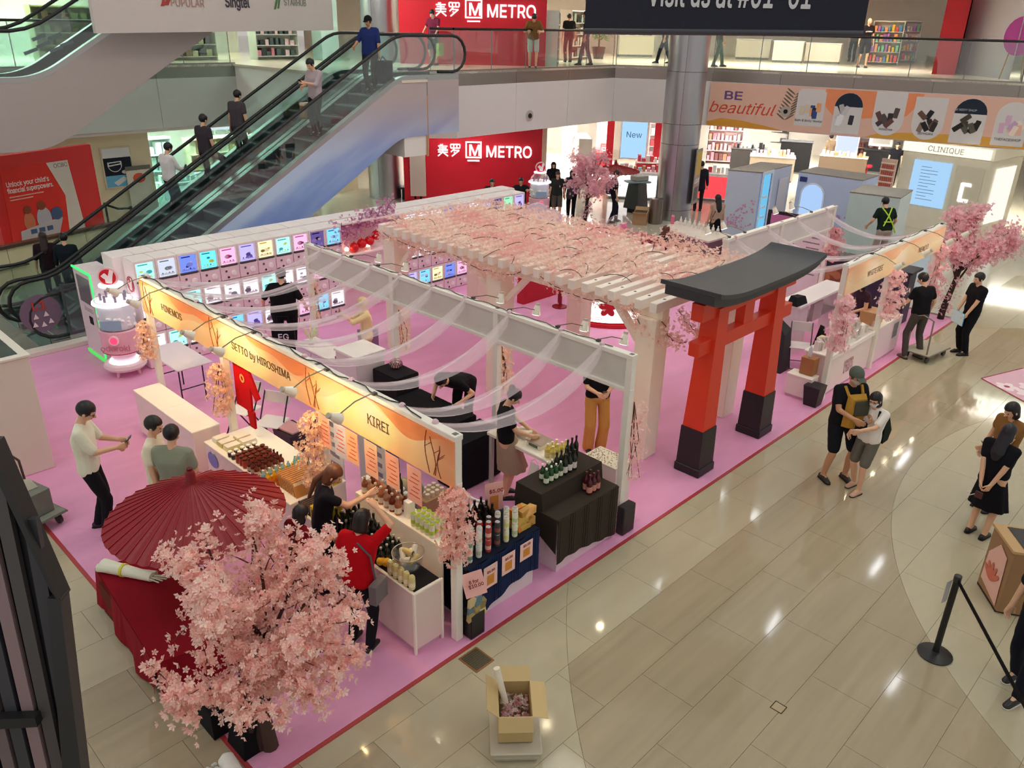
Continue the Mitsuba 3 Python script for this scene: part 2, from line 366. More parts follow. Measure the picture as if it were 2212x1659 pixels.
def fasc_left(p, n, uv):
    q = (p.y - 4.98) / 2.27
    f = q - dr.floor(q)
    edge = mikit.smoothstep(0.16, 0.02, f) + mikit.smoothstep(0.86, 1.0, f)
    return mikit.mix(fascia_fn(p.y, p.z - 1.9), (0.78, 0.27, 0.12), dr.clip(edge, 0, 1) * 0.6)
def fasc_right(p, n, uv):
    return mikit.mix(fascia_fn(p.x * 0.9 + 1.2, p.z - 1.9), (0.95, 0.72, 0.55), 0.35)
scene['print_left'] = {'type': 'twosided', 'bsdf': {'type': 'principled', 'base_color': mikit.proc(fasc_left), 'roughness': 0.5, 'specular': 0.4}}
scene['print_right'] = {'type': 'twosided', 'bsdf': {'type': 'principled', 'base_color': mikit.proc(fasc_right), 'roughness': 0.5, 'specular': 0.4}}
WH = 'e6e2da'
def frame(label, posts, along, fixed, z0, z1, lo, hi, solid):
    """A booth frame: posts, top and bottom rail, infill panels. along: 'x' or 'y'."""
    k = thing('booth_frame', label, 'booth frame')
    def b(a0, a1, c0, c1, za, zb, bev=.006):
        return bx(a0, a1, c0, c1, za, zb, bev) if along == 'x' else bx(c0, c1, a0, a1, za, zb, bev)
    for p in posts:
        part(k, 'post', b(p - .045, p + .045, fixed, fixed + .09, CZ, z1), WH, 'satin')
    part(k, 'top_rail', b(lo, hi, fixed - .005, fixed + .10, z1 - .055, z1 + .004), WH, 'satin')
    part(k, 'bottom_rail', b(lo, hi, fixed, fixed + .09, z0 - .05, z0), WH, 'satin')
    for a, c in zip(posts, posts[1:]):
        part(k, 'panel', b(a + .048, c - .048, fixed + .035, fixed + .05, z0, z1 - .056, 0), solid, 'satin')
    for p in posts:
        part(k, 'socket', b(p - .025, p + .025, fixed + .02, fixed + .07, z1 + .004, z1 + .007, 0), '6a6a66', 'satin')
    return k
PY = [4.95, 7.22, 9.48, 11.75]
FK = frame('long white booth frame whose orange fascia reads HINEMOS, SETTO by HIROSHIMA and KIREI', PY, 'y', 4.36, 1.9, 2.41, 4.9, 11.8, WH)
for a, c in zip(PY, PY[1:]):
    scene[nm(FK + '__fascia')] = mikit.ply(bx(4.342, 4.358, a - .045 if a < 5 else a, c - .003 if c < 11 else c + .04, 1.87, 2.36), 'print_left')
    yy = a + .1 if a < 5 else a
for s, y, h, w in (('KIREI', 6.25, .115, .36), ('SETTO by HIROSHIMA', 9.09, .1, 1.36), ('HINEMOS', 11.10, .1, .62)):
    part(FK, 'lettering', text(s, h, (4.341, y, 2.07), -V, Z, .003, width=w), '5a3d24')
for y, s in ((5.15, 1), (7.22, 1), (9.48, 1), (11.5, 1)):      # printed bare twigs beside each post
    ms = []
    for q in range(4):
        yb = y + .06 * q - .06; pts = [(4.3405, yb + .05 * math.sin(q * 2 + t * 3), 1.9 + t * (.3 + .05 * q)) for t in np.linspace(0, 1, 6)]
        ms.append(tube(pts, .004, 4)); ms.append(tube([pts[3], (4.3405, pts[3][1] - .09, pts[3][2] + .07)], .003, 4))
    part(FK, 'twig_print', cat(ms), '7a3018')
MK = frame('long bare white booth frame between the orange fascia and the pergola', [5.02, 7.24, 9.5, 11.82], 'y', 7.17, 1.98, 2.41, 4.97, 11.87, 'cfccc6')
BK = frame('white booth frame with translucent panels behind the torii gate', [12.95, 15.02, 17.4], 'x', 7.15, 1.95, 2.42, 12.9, 17.45, 'dcd8d8')
XR = [12.95, 14.95, 17.42]
RK = frame('white booth frame on the right with an orange fascia reading WHITETREE', XR, 'x', 4.93, 1.92, 2.42, 12.9, 17.5, WH)
for a, c in zip(XR, XR[1:]):
    scene[nm(RK + '__fascia')] = mikit.ply(bx(a - .04, c - .003 if c < 17 else c + .04, 4.912, 4.928, 1.9, 2.37), 'print_right')
for s, x, w in (('WHITETREE', 13.75, .66), ('NENDO', 16.1, .5)):
    part(RK, 'lettering', text(s, .1, (x, 4.911, 2.06), U, Z, .003, width=w), '7a5a44')
# ================= arm lamps on the frames =================
LAMPS = 0
def arm_lamp(label, base, head, group, power, aim):
    """thin arm from the frame top to a conical head; the bulb shines along aim"""
    k = thing('arm_lamp', label, 'lamp', group)
    b, h = np.array(base, float), np.array(head, float); aim = np.array(aim, float); aim /= np.linalg.norm(aim)
    part(k, 'clamp', cbx(b[0], b[1], b[2], .05, .05, .03, .004), '3a3a3a', 'satin')
    part(k, 'arm', tube([b + Z * .03, (b + h) / 2 + Z * .05, h], .006, 6), '8a8478', 'metal', True)
    part(k, 'shade', cyl(h - aim * .07, h + aim * .06, .034, 16, .062), 'e8e2d4', 'satin', 40)
    part(k, 'cap', cyl(h - aim * .10, h - aim * .065, .03, 12), 'bdb6a8', 'satin', 40)
    emit(nm(k + '__bulb'), cyl(h + aim * .058, h + aim * .064, .05, 14), power, 14 if power[0] > 300 else 4)
    return k
for i, (y, who) in enumerate([(11.6, 'above the word HINEMOS, farthest from the camera'), (10.9, 'left of the word HINEMOS'), (9.3, 'left of the word SETTO'), (8.55, 'in front of the words SETTO by'), (7.0, 'between the words HIROSHIMA and KIREI'), (6.15, 'in front of the word KIREI')]):
    arm_lamp('white cone lamp on a thin arm ' + who, (4.38, y, 2.41), (3.92, y + .03, 2.30), 'lamps on the orange fascia', (330, 215, 88), (.80, 0, -.50))
for i, y in enumerate([10.6, 9.9, 7.75, 7.05, 6.2, 5.55]):
    arm_lamp(['farthest', 'second farthest', 'third', 'fourth', 'fifth', 'nearest'][i] + ' white cone lamp on the bare middle booth frame', (7.25, y, 2.41), (7.78, y, 2.3), 'lamps on the bare frame', (90, 72, 46), (-.25, 0, -1))
for i, x in enumerate([13.05, 13.6, 15.6, 16.3]):
    arm_lamp(['leftmost', 'second', 'third', 'rightmost'][i] + ' lit lamp on the white frame behind the torii gate', (x, 7.2, 2.42), (x - .1, 7.6, 2.5), 'lamps on the back frame', (110, 92, 62), (0, -.5, -1))
for i, x in enumerate([13.9, 15.2, 16.4, 17.3]):
    arm_lamp(['leftmost', 'second', 'third', 'rightmost'][i] + ' lit lamp on the orange WHITETREE fascia', (x, 4.96, 2.42), (x + .05, 4.5, 2.3), 'lamps on the right fascia', (200, 150, 88), (0, .7, -.7))
# wiring clipped along the frames
solo('lamp_cable', tube([(4.40 + .03 * math.sin(t * 9), t, 2.425 + .008 * math.sin(t * 21)) for t in np.linspace(5.4, 11.6, 60)], .007, 5), '44423e', 'dark lamp cable lying along the top of the orange fascia', 'cable')
solo('lamp_cable', tube([(7.22 + .02 * math.sin(t * 7), t, 2.425 + .006 * math.sin(t * 17)) for t in np.linspace(5.3, 11.6, 60)], .007, 5), '6a6660', 'lamp cable lying along the top of the bare middle frame', 'cable')
solo('lamp_cable', tube([(t, 5.0 + .02 * math.sin(t * 7), 2.43 + .006 * math.sin(t * 17)) for t in np.linspace(13.2, 17.3, 50)], .007, 5), '6a6660', 'lamp cable lying along the top of the WHITETREE fascia', 'cable')
# ================= torii gate =================
k = thing('torii_gate', 'red torii gate with a black curved roof and black feet', 'gate')
def legm(cx, cy, w0, w1, z0, z1, lean=0.0):
    return hull([(cx + s * w0 / 2, cy + t * w0 / 2, z0) for s in (-1, 1) for t in (-1, 1)] + [(cx + lean + s * w1 / 2, cy + t * w1 / 2, z1) for s in (-1, 1) for t in (-1, 1)])
RED = 'd63a20'
for cx, ln in ((9.24, .06), (10.97, -.06)):
    lg = part(k, 'leg', legm(cx, 5.18, .335, .25, .70, 2.5, ln), RED, 'satin')
    part(k, 'foot', legm(cx, 5.18, .385, .36, CZ, .72), '1d1b1e', 'satin')
    part(k, 'plinth', cbx(cx, 5.18, CZ, .42, .42, .13, .012), '1a181b', 'satin')
part(k, 'lower_beam', bx(8.84, 11.44, 5.10, 5.26, 1.88, 2.08, .006), RED, 'satin')
part(k, 'upper_beam', bx(8.82, 11.42, 5.09, 5.27, 2.38, 2.62, .006), RED, 'satin')
part(k, 'centre_strut', bx(9.98, 10.24, 5.11, 5.25, 2.08, 2.38), RED, 'satin')
xs = np.linspace(8.63, 11.57, 25)
def sag(x): return 0.11 * abs((x - 10.10) / 1.47) ** 4
tp = [(x, 2.72 + sag(x)) for x in xs]; bt = [(x, 2.60 + sag(x)) for x in xs]
part(k, 'roof', plate(tp + bt[::-1], (0, 5.58, 0), U, Z, .74), '2b2d33', 'satin')
tp = [(x, 2.78 + sag(x)) for x in xs]; bt = [(x, 2.722 + sag(x)) for x in xs]
ridge = plate(tp + bt[::-1], (0, 5.66, 0), U, Z, .9)
part(k, 'roof_board', ridge, '33363d', 'satin')
# ================= pergola =================
PK = thing('pergola', 'white pergola with many rafters under pink blossom vines', 'pergola')
PW = 'f0e4d2'
for x, y in ((9.06, 6.0), (9.06, 9.03), (9.06, 11.8), (11.17, 5.92), (11.17, 9.05), (11.17, 11.8)):
    part(PK, 'column', cbx(x, y, CZ, .33, .33, 2.18, .008), PW, 'satin')
for x in (9.06, 11.17):
    part(PK, 'side_beam', bx(x - .08, x + .08, 5.8, 11.98, 2.19, 2.33, .006), PW, 'satin')
for x, y, s in ((9.06, 6.16, 1), (9.06, 8.87, -1), (9.06, 9.19, 1), (9.06, 11.64, -1), (11.17, 6.08, 1), (11.17, 8.89, -1), (11.17, 9.21, 1)):
    part(PK, 'brace', hull([(x + a, y + s * b + t, z) for a in (-.055, .055) for b, z in ((0, 1.72), (.45, 2.19)) for t in (-.06, .06)]), PW, 'satin')
NR = 26
for i in range(NR):
    y = 5.85 + i * .243
    xl, xr = 8.80 + .02 * math.sin(i * 5.1), 11.46
    part(PK, 'rafter', bx(xl, xr, y - .058, y + .058, 2.33, 2.47, .006), 'efe6dc', 'satin')
    part(PK, 'plug', lathe([(.022, 2.47), (.022, 2.472)], 10, (xl + .26, y, 0)), '5a544c')  # dark disc for each screw recess, its shade put into the colour
# ================= escalators =================
def smooth_profile(x0, x1, z0, z1, xa, xb, n=160, blur=9):
    xs = np.linspace(xa, xb, n)
    zs = np.interp(xs, [x0, x1], [z0, z1])
    kx = np.ones(blur) / blur
    zz = np.convolve(np.pad(zs, blur, mode='edge'), kx, 'same')[blur:-blur]
    return xs, zz
def escalator(label, ya, yb, x0, x1, z0, z1, xa, xb, depth, clad, group, steps=True, blue=False, newel_a=True, newel_b=True):
    k = thing('escalator', label, 'escalator', group)
    xs, zz = smooth_profile(x0, x1, z0 + .12, z1 + .10, xa, xb)
    up = list(zip(xs, zz))
    for side, y in (('near', ya), ('far', yb - .16)):
        part(k, 'deck', plate(up + [(a, b - .12) for a, b in up[::-1]], (0, y + .16, 0), U, Z, .16), 'b9bcbc', 'metal')
        cl = [(a, max(b - .121, -5)) for a, b in up] + [(a, max(b - depth, 0.0)) for a, b in up[::-1]]
        cl = Polygon(cl).buffer(0)
        for g in getattr(cl, 'geoms', [cl]):
            yy = y + .04 if side == 'near' else y + .16
            m = plate(g, (0, yy, 0), U, Z, .04)
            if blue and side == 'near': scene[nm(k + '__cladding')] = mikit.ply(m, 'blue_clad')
            else: part(k, 'cladding', m, clad, 'satin')
        gx = [(a, b) for a, b in up if a > xa + .1 and a < xb - .1]
        gl = Polygon(gx + [(a, b + .86) for a, b in gx[::-1]]).buffer(0)
        yg = y + .08
        # glass with rounded ends
        for xe, s in ((gx[0], -1), (gx[-1], 1)):
            t = np.linspace(-math.pi / 2, math.pi / 2, 9)
            gl = gl.union(Polygon([(xe[0] + s * .38 * math.cos(u), xe[1] + .43 + .43 * math.sin(u)) for u in t]))
        scene[nm(k + '__glass')] = mikit.ply(plate(gl.buffer(0), (0, yg + .005, 0), U, Z, .01), 'glass')
        hp = []
        if newel_a:
            t = np.linspace(-math.pi / 2, math.pi / 2, 9)
            hp += [(gx[0][0] + .5, yg, gx[0][1] + .06)] + [(gx[0][0] - .43 * math.cos(u), yg, gx[0][1] + .47 + .42 * math.sin(u)) for u in t]
        hp += [(a, yg, b + .89) for a, b in gx[2:-2:3]]
        if newel_b:
            t = np.linspace(math.pi / 2, -math.pi / 2, 9)
            hp += [(gx[-1][0] + .43 * math.cos(u), yg, gx[-1][1] + .47 + .42 * math.sin(u)) for u in t] + [(gx[-1][0] - .5, yg, gx[-1][1] + .06)]
        part(k, 'handrail', tube(hp, .037, 8), '1d2022', 'satin', True)
        part(k, 'skirt', plate(up + [(a, b - .3) for a, b in up[::-1]], (0, (ya + .2) if side == 'near' else (yb - .18), 0), U, Z, .02), '30363a', 'satin')
    if steps:
        n = int((x1 - x0) / .405)
        for i in range(-2, n + 3):
            x = x0 + .405 * i; z = float(np.interp(x + .2, xs, zz)) - .14
            if i < 0: z = z0 + .01
            m = bx(x, x + .41, ya + .22, yb - .2, z - .28, z)
            part(k, 'step', m, '454c4e', 'satin')
            if i % 1 == 0: part(k, 'step_edge', bx(x - .006, x + .02, ya + .22, yb - .2, z - .03, z + .004), '7d8585', 'satin')
        part(k, 'comb_plate', bx(xa + .1, x0 - .8, ya + .18, yb - .16, z0 - .0, z0 + .02), '8c9294', 'metal')
        part(k, 'comb_plate', bx(x1 + .9, xb, ya + .18, yb - .16, z1 + .002, z1 + .02), '8c9294', 'metal')
    return k
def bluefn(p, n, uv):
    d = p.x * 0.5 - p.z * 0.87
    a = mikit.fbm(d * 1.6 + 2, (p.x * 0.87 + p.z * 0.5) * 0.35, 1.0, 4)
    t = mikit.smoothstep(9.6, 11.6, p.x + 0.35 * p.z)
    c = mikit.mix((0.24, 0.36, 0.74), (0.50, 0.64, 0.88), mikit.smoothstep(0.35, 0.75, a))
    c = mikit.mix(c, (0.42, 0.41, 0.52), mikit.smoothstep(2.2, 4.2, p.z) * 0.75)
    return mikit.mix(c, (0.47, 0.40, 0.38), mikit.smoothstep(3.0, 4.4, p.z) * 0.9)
scene['blue_clad'] = {'type': 'twosided', 'bsdf': {'type': 'principled', 'base_color': mikit.proc(bluefn), 'roughness': 0.35, 'specular': 0.4}}
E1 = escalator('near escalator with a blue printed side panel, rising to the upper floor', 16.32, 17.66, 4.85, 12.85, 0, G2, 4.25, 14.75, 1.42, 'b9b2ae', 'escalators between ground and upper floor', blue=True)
E2 = escalator('far escalator behind the blue panelled one, carrying three men', 17.72, 19.1, 4.85, 12.85, 0, G2, 4.1, 14.6, 1.3, 'b9c4c2', 'escalators between ground and upper floor')
E3 = escalator('escalator with a plain pinkish grey side panel at the upper left', 20.1, 21.5, 6.1, 14.0, 4.5, 9.2, -1.5, 14.5, 1.5, 'b5a9a8', None, steps=False, newel_a=False, newel_b=False)
# stickers on the glass of the upper escalator and the floor sign on the near newel
for i, (x, z) in enumerate([(6.24,20.15,5.31)[::2], (6.56,20.15,5.33)[::2], (6.3,20.15,5.17)[::2], (6.54,20.15,5.08)[::2], (6.03,20.15,5.04)[::2], (6.77,20.15,5.19)[::2]]):
    part(E3, 'sticker', plate(Polygon([(0, 0), (.28, .1), (.26, .16), (-.02, .06)]), (x - .1, 20.155, z), U, Z, .006), '6f7f84')
d = part(E1, 'floor_sign', plate(Point(0, 0).buffer(.36, 24), (4.16,16.38,0.7), U, Z, .008), '6b5a6e', 'satin')
o = np.array((4.15,16.36,0.7))
part(d, 'lettering', text('L1', .16, o + Z * .08, U, Z, .004, True, True), 'b04038')
part(d, 'symbol', cat(*[plate(Polygon([(-.05, -.04), (.05, -.04), (0, .06)]), o + U * a + Z * b, U, Z, .004) for a, b in ((-.09, -.05), (.09, -.03), (-.13, -.2), (.02, -.22), (.15, -.18))]), 'd9c8d0')
# mirrored illuminated store number reflected in the glass: a small lit sign hung behind the balustrade
o = np.array((12.14,17.6,4.1))
# glass pen beside the landing
k = thing('glass_screen', 'clear glass screen on a steel base beside the bottom of the near escalator', 'glass screen')
part(k, 'base', bx(4.55, 6.1, 16.29, 16.32, .0, .18), 'aab0b0', 'metal')
scene[nm(k + '__pane')] = mikit.ply(bx(4.6, 6.1, 16.298, 16.308, .18, 1.15), 'glass')
part(k, 'post', bx(4.56, 4.6, 16.29, 16.325, .18, 1.2), '3d4a4c', 'satin')
part(k, 'top_rail', bx(4.56, 6.1, 16.29, 16.325, 1.15, 1.18), '3d4a4c', 'satin')
# escalator landing mat
solo('landing_mat', bx(1.2, 4.25, 16.3, 19.2, 0.0, .014), '7b776f', 'brown grey steel landing plate at the foot of the escalators', 'landing plate', 'satin')
# hanging white panel with shop names
k = thing('hanging_sign', 'white hanging sign with shop names in front of the upper escalator', 'sign')
part(k, 'panel', plate([(7.2, 5.49), (13.2, 5.6), (13.2, 8.0), (7.2, 8.0)], (0, 19.62, 0), U, Z, .16), 'd2c9c6', 'satin')
for s, px, h, b, c in (('POPULAR', (8.91,19.45,6.06), .17, False, 'b49088'), ('Singtel', (10.22,19.45,6.08), .22, True, '4a4550'), ('STARHUB', (11.79,19.45,6.15), .15, False, '8a9088')):
    part(k, 'lettering', text(s, h, px, U, Z, .008, b, width=.78 if s[0] == 'P' else .62), c)
o = np.array((8.68,19.45,6.06))
part(k, 'logo', cat(*[plate(Polygon([(0, 0), (.08, 0), (.13, .1), (.05, .1)]), o + U * a + Z * b, U, Z, .01) for a, b in ((0, 0), (.1, .02), (.04, .11), (.14, .12))]), 'b04a48')
o = np.array((11.5,19.45,6.06))
part(k, 'logo', cat(plate(Polygon([(0, 0), (.05, 0), (.13, .22), (.08, .22)]), o, U, Z, .01), plate(Polygon([(.1, .02), (.14, .02), (.2, .26), (.16, .26)]), o, U, Z, .01), plate(Polygon([(.05, .3), (.2, .42), (.16, .46)]), o, U, Z, .01)), '4f7f50')
# hanging black banner
P0, P1 = np.array([10.77, 8.94, 5.75]), np.array([12.93, 5.40, 5.81])
k = thing('hanging_banner', 'big black hanging banner reading Visit us at #01-01', 'banner')
e = P1 - P0; L = np.linalg.norm(e[:2]); e = np.array([e[0] / L, e[1] / L, 0])
part(k, 'cloth', plate([(0, .02), (L, .08), (L, 2.2), (0, 2.2)], P0, e, Z, .03), '2c2f3a', 'cloth')
part(k, 'bottom_bar', tube([P0 + Z * .04, P1 + Z * .04], .05, 12), '3a3c45', 'satin', True)
o = np.array((11.26,8.13,6.17))
part(k, 'lettering', text('Visit us at #01-01', .35, o - np.array([-e[1], e[0], 0]) * .033, e, Z, .006, True, width=np.linalg.norm(np.array((12.51,6.09,6.17)) - o)), 'c3c6cc')
# ================= shop fronts =================
MW = (np.array([18.0, 22.8]), np.array([21.4, 19.4]))          # the red wall, at 45 degrees
def mixp(t): return MW[0] + (MW[1] - MW[0]) * t
wr = struct('wall_metro', cat(wall_plate(MW[0], MW[1], 0, 2.75, .35), wall_plate(MW[0], MW[1], G2, 7.6, .35)), 'c4162c', 'satin')
wo, we, wL = seg(MW[0], MW[1]); wn = np.array([we[1], -we[0], 0])
def cjk(h, which):
    """Two stylised characters drawn with strokes, in a square of height h."""
    S = {0: [(.5, 1, .38, .86), (.3, 1, .36, .86), (.1, .84, .9, .84), (.18, .68, .82, .68), (.06, .52, .94, .52), (.5, .84, .5, .52), (.08, .34, .92, .34), (.5, .46, .48, .34), (.48, .34, .08, 0), (.5, .34, .94, 0)],
         1: [(.1, 1, .9, 1), (.1, 1, .1, .7), (.9, 1, .9, .7), (.1, .7, .9, .7), (.37, 1, .37, .7), (.63, 1, .63, .7), (.42, .64, .12, .36), (.34, .5, .84, .5), (.84, .5, .2, .0), (.38, .36, .52, .22)]}[which]
    ms = []
    for a, b, c, d in S:
        p, q = np.array([a, b]) * h, np.array([c, d]) * h; t = (q - p) / np.linalg.norm(q - p); n = np.array([-t[1], t[0]]) * h * .055
        ms.append(trimesh.creation.extrude_polygon(Polygon([p + n - t * n[1] * 0, q + n, q - n, p - n]), .05, engine='earcut'))
    return cat(ms)
for lev, z in ((0, 1.60), (1, 6.02)):
    k = thing('shop_sign', 'lit white METRO letters and emblem on the red wall, ' + ('lower' if lev == 0 else 'upper') + ' floor', 'sign', 'METRO signs')
    h = .50
    def at(s): return wo + we * s + wn * .06 + Z * z
    s0 = 1.18
    W = [1.6, 1.5, 1.4]
    emit(nm(k + '__character'), put(cjk(.40, 0), at(s0), we, Z), W, .2)
    emit(nm(k + '__character'), put(cjk(.40, 1), at(s0 + .43), we, Z), W, .2)
    fr = Polygon([(0, 0), (.56, 0), (.56, .56), (0, .56)]).difference(Polygon([(.05, .05), (.51, .05), (.51, .51), (.05, .51)]))
    emit(nm(k + '__emblem'), cat(plate(fr, at(s0 + .98) - Z * .05, we, Z, .05), text('M', .36, at(s0 + 1.07) + Z * .04, we, Z, .05, True), plate(rect(.42, .05), at(s0 + 1.05) - Z * .16, we, Z, .05)), W, .2)
    emit(nm(k + '__lettering'), text('METRO', .37, at(s0 + 1.66), we, Z, .05, True, width=1.58), W, .3)
solo('wall_notice', plate(rect(.55, 1.9), wo + we * .22 + wn * .04 + Z * .2, we, Z, .03), 'e9d6d2', 'white and pink notice board on the lower red wall behind the seated woman', 'notice board', 'satin')
k = 'wall_notice'
part(k, 'print', cat(*[plate(rect(w, .02), wo + we * (.22 + a) + wn * .045 + Z * b, we, Z, .004) for a, b, w in ((.12, 1.85, .3), (.1, 1.78, .35), (.1, 1.25, .32), (.1, 1.18, .3), (.1, .9, .2), (.12, .65, .3))]), '7a7274')
# cream lit portal jamb beside the red wall, leading into the department store
struct('door_portal', cat(cbx(21.75, 19.75, 0, .5, .35, 2.75, 0, 45), cbx(22.2, 20.6, 0, .35, 1.4, 2.75, 0, -45)), 'f2e6c8', 'satin')
# ---- generic shop furniture
def goods(w, d, z, n, hmax, pal, r):
    ms, cs = [], []
    for i in range(n):
        a = w / n
        ww, hh, dd = a * r.uniform(.5, .92), hmax * r.uniform(.45, 1), d * r.uniform(.4, .8)
        m = bx(-w / 2 + a * i, -w / 2 + a * i + ww, -dd / 2, dd / 2, z, z + hh)
        ms.append(m); cs.append(np.tile(lin(pal[r.integers(len(pal))]), (len(m.vertices), 1)))
    return ms, cs
def gondola(x, y, rz, w, h, d, pal, label, body='efeae4', group=None, shelves=4, z=0.0, n=8):
    r = np.random.default_rng(int(abs(x * 131 + y * 71 + z * 17)) + 3)
    k = thing('display_shelf', label, 'display shelf', group)
    A = M4(x, y, z, rz)
    def P(name, m, c, mt='satin'): m.apply_transform(A); return part(k, name, m, c, mt)
    P('back_panel', bx(-w / 2, w / 2, d / 2 - .03, d / 2, 0, h), body)
    for s in (-1, 1): P('side_panel', bx(s * w / 2, s * (w / 2 - .025), -d / 2, d / 2, 0, h), body)
    ms, cs = [], []
    for i in range(shelves + 1):
        zz = .12 + i * (h - .15) / (shelves + .0)
        P('shelf', bx(-w / 2 + .026, w / 2 - .026, -d / 2, d / 2 - .031, zz - .025, zz), body)
        if i < shelves:
            a, b = goods(w - .12, d - .1, zz + .001, n, (h - .15) / shelves - .07, pal, r); ms += a; cs += b
    m = cat(ms); m.apply_transform(A)
    tag(part(k, 'goods', m, np.vstack(cs), 'satin'), kind='stuff')
    return k
def counter(x, y, rz, w, d, h, body, top, label, pal=None, base=None, z=0.0, cat_='counter', group=None, glow=None):
    r = np.random.default_rng(int(abs(x * 137 + y * 77 + z * 13)) + 5)
    k = thing('display_counter', label, cat_, group)
    A = M4(x, y, z, rz)
    def P(name, m, c, mt='satin'): m.apply_transform(A); return part(k, name, m, c, mt)
    P('plinth', bx(-w / 2 + .04, w / 2 - .04, -d / 2 + .04, d / 2 - .04, 0, .08), base or '777777')
    P('body', bx(-w / 2, w / 2, -d / 2, d / 2, .08, h - .04, .01), body)
    P('worktop', bx(-w / 2 - .02, w / 2 + .02, -d / 2 - .02, d / 2 + .02, h - .04, h, .008), top)
    if glow:
        m = bx(-w / 2 + .02, w / 2 - .02, -d / 2 - .006, -d / 2 - .001, .12, h - .1); m.apply_transform(A); emit(nm(k + '__lit_front'), m, glow, .3)  # front panel made to glow, so the counter looks brightly lit
    if pal:
        ms, cs = goods(w - .1, d * .6, h, max(4, int(w / .16)), .26, pal, r)
        m = cat(ms); m.apply_transform(A); tag(part(k, 'goods', m, np.vstack(cs), 'satin'), kind='stuff')
    return k
MIX = ['f6f2ee', 'e8a9b4', 'd94a55', '2d2a30', 'f0d9c0', 'b8d0d8', 'f4efe8', 'c98f6a', 'ffffff']
PINK = ['f6dfe2', 'f0b9c4', 'e69aac', 'fff6f4', 'dca07f', '8c5a58']
DARK = ['1d1c20', '2b2a2e', '55514f', 'cfc9c4', '8e4a44', 'f3eee8']
GREEN = ['8ea36a', 'b8c48c', '5d6f52', 'dfe4c0', '90765a', '3c4640']
BRIGHT = ['e9c93a', 'd8524e', '4f8fc0', 'efefef', '7bbf9a', 'a56cc0', 'f3a96b']
# ---- ground floor department store, left of the big column
gondola(*(25.32,20.79), 45, 1.9, 1.9, .5, MIX, 'tall white shelf of gift boxes just inside the store entrance', 'f6f3ee')
gondola(*(29.91,25.4), 35, 2.2, 2.2, .5, MIX, 'white wall shelf far inside the store behind the entrance shelf', 'f6f3ee')
gondola(*(31.75,24.86), 35, 2.4, 2.3, .5, PINK, 'shelf of pink boxes left of the blue lit screen', 'f2e8e4')
k = thing('screen_stand', 'pale blue lit screen reading New between two red posts', 'screen')
x, y = (27.57,20.01)
A = M4(x, y, 0, -55)
for s in (-1, 1):
    m = bx(s * .95 - .14, s * .95 + .14, -.1, .1, 0, 2.7); m.apply_transform(A); part(k, 'post', m, 'c01c2c', 'satin')
m = bx(-.55, .55, -.05, .05, .9, 2.65); m.apply_transform(A); part(k, 'frame', m, 'e9eef2', 'satin')
m = bx(-.5, .5, -.062, -.051, .95, 2.6); m.apply_transform(A); emit(nm(k + '__screen'), m, (.42, .72, 1.05), .2)
m = put(text('New', .22, (0, 0, 0), U, V, .004, center=True), (0, -.064, 1.75), U, Z); m.apply_transform(A); part(k, 'lettering', m, '4f86b4')
counter(*(24.83,17.84), -55, 1.9, .7, 1.0, 'f6f2f0', 'ffffff', 'brightly lit white counter below the blue screen', MIX, glow=(1.9, 1.8, 1.8))
counter(*(27.48,18.39), -50, 2.2, .7, 1.0, 'b5202c', 'ffffff', 'red fronted white counter just left of the big column', MIX)
counter(*(28.41,22.19), 40, 1.6, .6, .95, 'c41f2c', 'e04a4c', 'rounded red counter left of the red posts', PINK)
gondola(*(33.84,22.33), -50, 2.2, 2.2, .5, MIX, 'white shelf behind the red fronted counter', 'f4f0ee')
# ---- right of the big column
counter(*(27.15,15.47), -62, 2.3, .9, 1.0, 'ffffff', 'ffffff', 'white topped counter with a red front right of the big column', MIX, glow=(1.2, .08, .1))
gondola(*(35,20.19), -60, 1.6, 2.0, .5, PINK, 'pink make-up stand behind the red fronted counter', 'f1e3df')
counter(*(33.54,18.09), -62, 1.5, .9, 1.05, '3d3a38', '4a4644', 'dark brown make-up counter with drawers', DARK)
counter(*(32.62,16.48), -62, 1.8, 1.0, 1.0, 'b5a48e', 'cfc0aa', 'wooden make-up counter with pink signs, behind the first pale blue kiosk', PINK)
counter(*(35.23,16.74), -66, 1.3, .8, 1.35, '1e1d20', '2a292c', 'tall black cabinet behind the kiosks', None)
gondola(*(39.55,20.76), -62, 2.6, 2.1, .5, DARK, 'dark cosmetics wall behind the brown counter', '3a393c')
gondola(*(41.36,19.37), -66, 2.4, 2.2, .5, ['d8e4dc', 'c4d4cc', 'eef2ee', '9fb0a8'], 'pale green shelf behind the black cabinet', 'dfe8e2')
counter(*(35.43,14.63), -70, 1.9, .8, .95, '6e5a48', 'cbb9a4', 'brown wooden counter with an orange display beside the man in a beige shirt', ['f0b48a', 'e88a5c', 'f7d9c4', 'fff2e6'])
gondola(*(41.81,16.12), -70, 1.5, 2.0, .5, ['8c5a58', 'c89a94', 'e8c8c0', '5a4644'], 'shelf of lipsticks left of the red stool', 'e2c9c4')
counter(*(38.3,14.28), -72, 1.2, .7, 1.0, '222226', '303034', 'black counter with a white tilted screen', None)
k = thing('arch_light', 'pale blue glowing arch behind the brown counter', 'light panel')
x, y = (38.39,15.83); A = M4(x, y, 0, -70)
ar = Polygon([(-.45, 0), (.45, 0)] + [(.45 * math.cos(u), 1.7 + .45 * math.sin(u)) for u in np.linspace(0, math.pi, 14)])
m = plate(ar.buffer(.06), (0, .06, .3), U, Z, .06); m.apply_transform(A); part(k, 'frame', m, 'f4f4f6', 'satin')
m = plate(ar, (0, -.005, .3), U, Z, .006); m.apply_transform(A); emit(nm(k + '__panel'), m, (.72, .82, 1.3), .2)
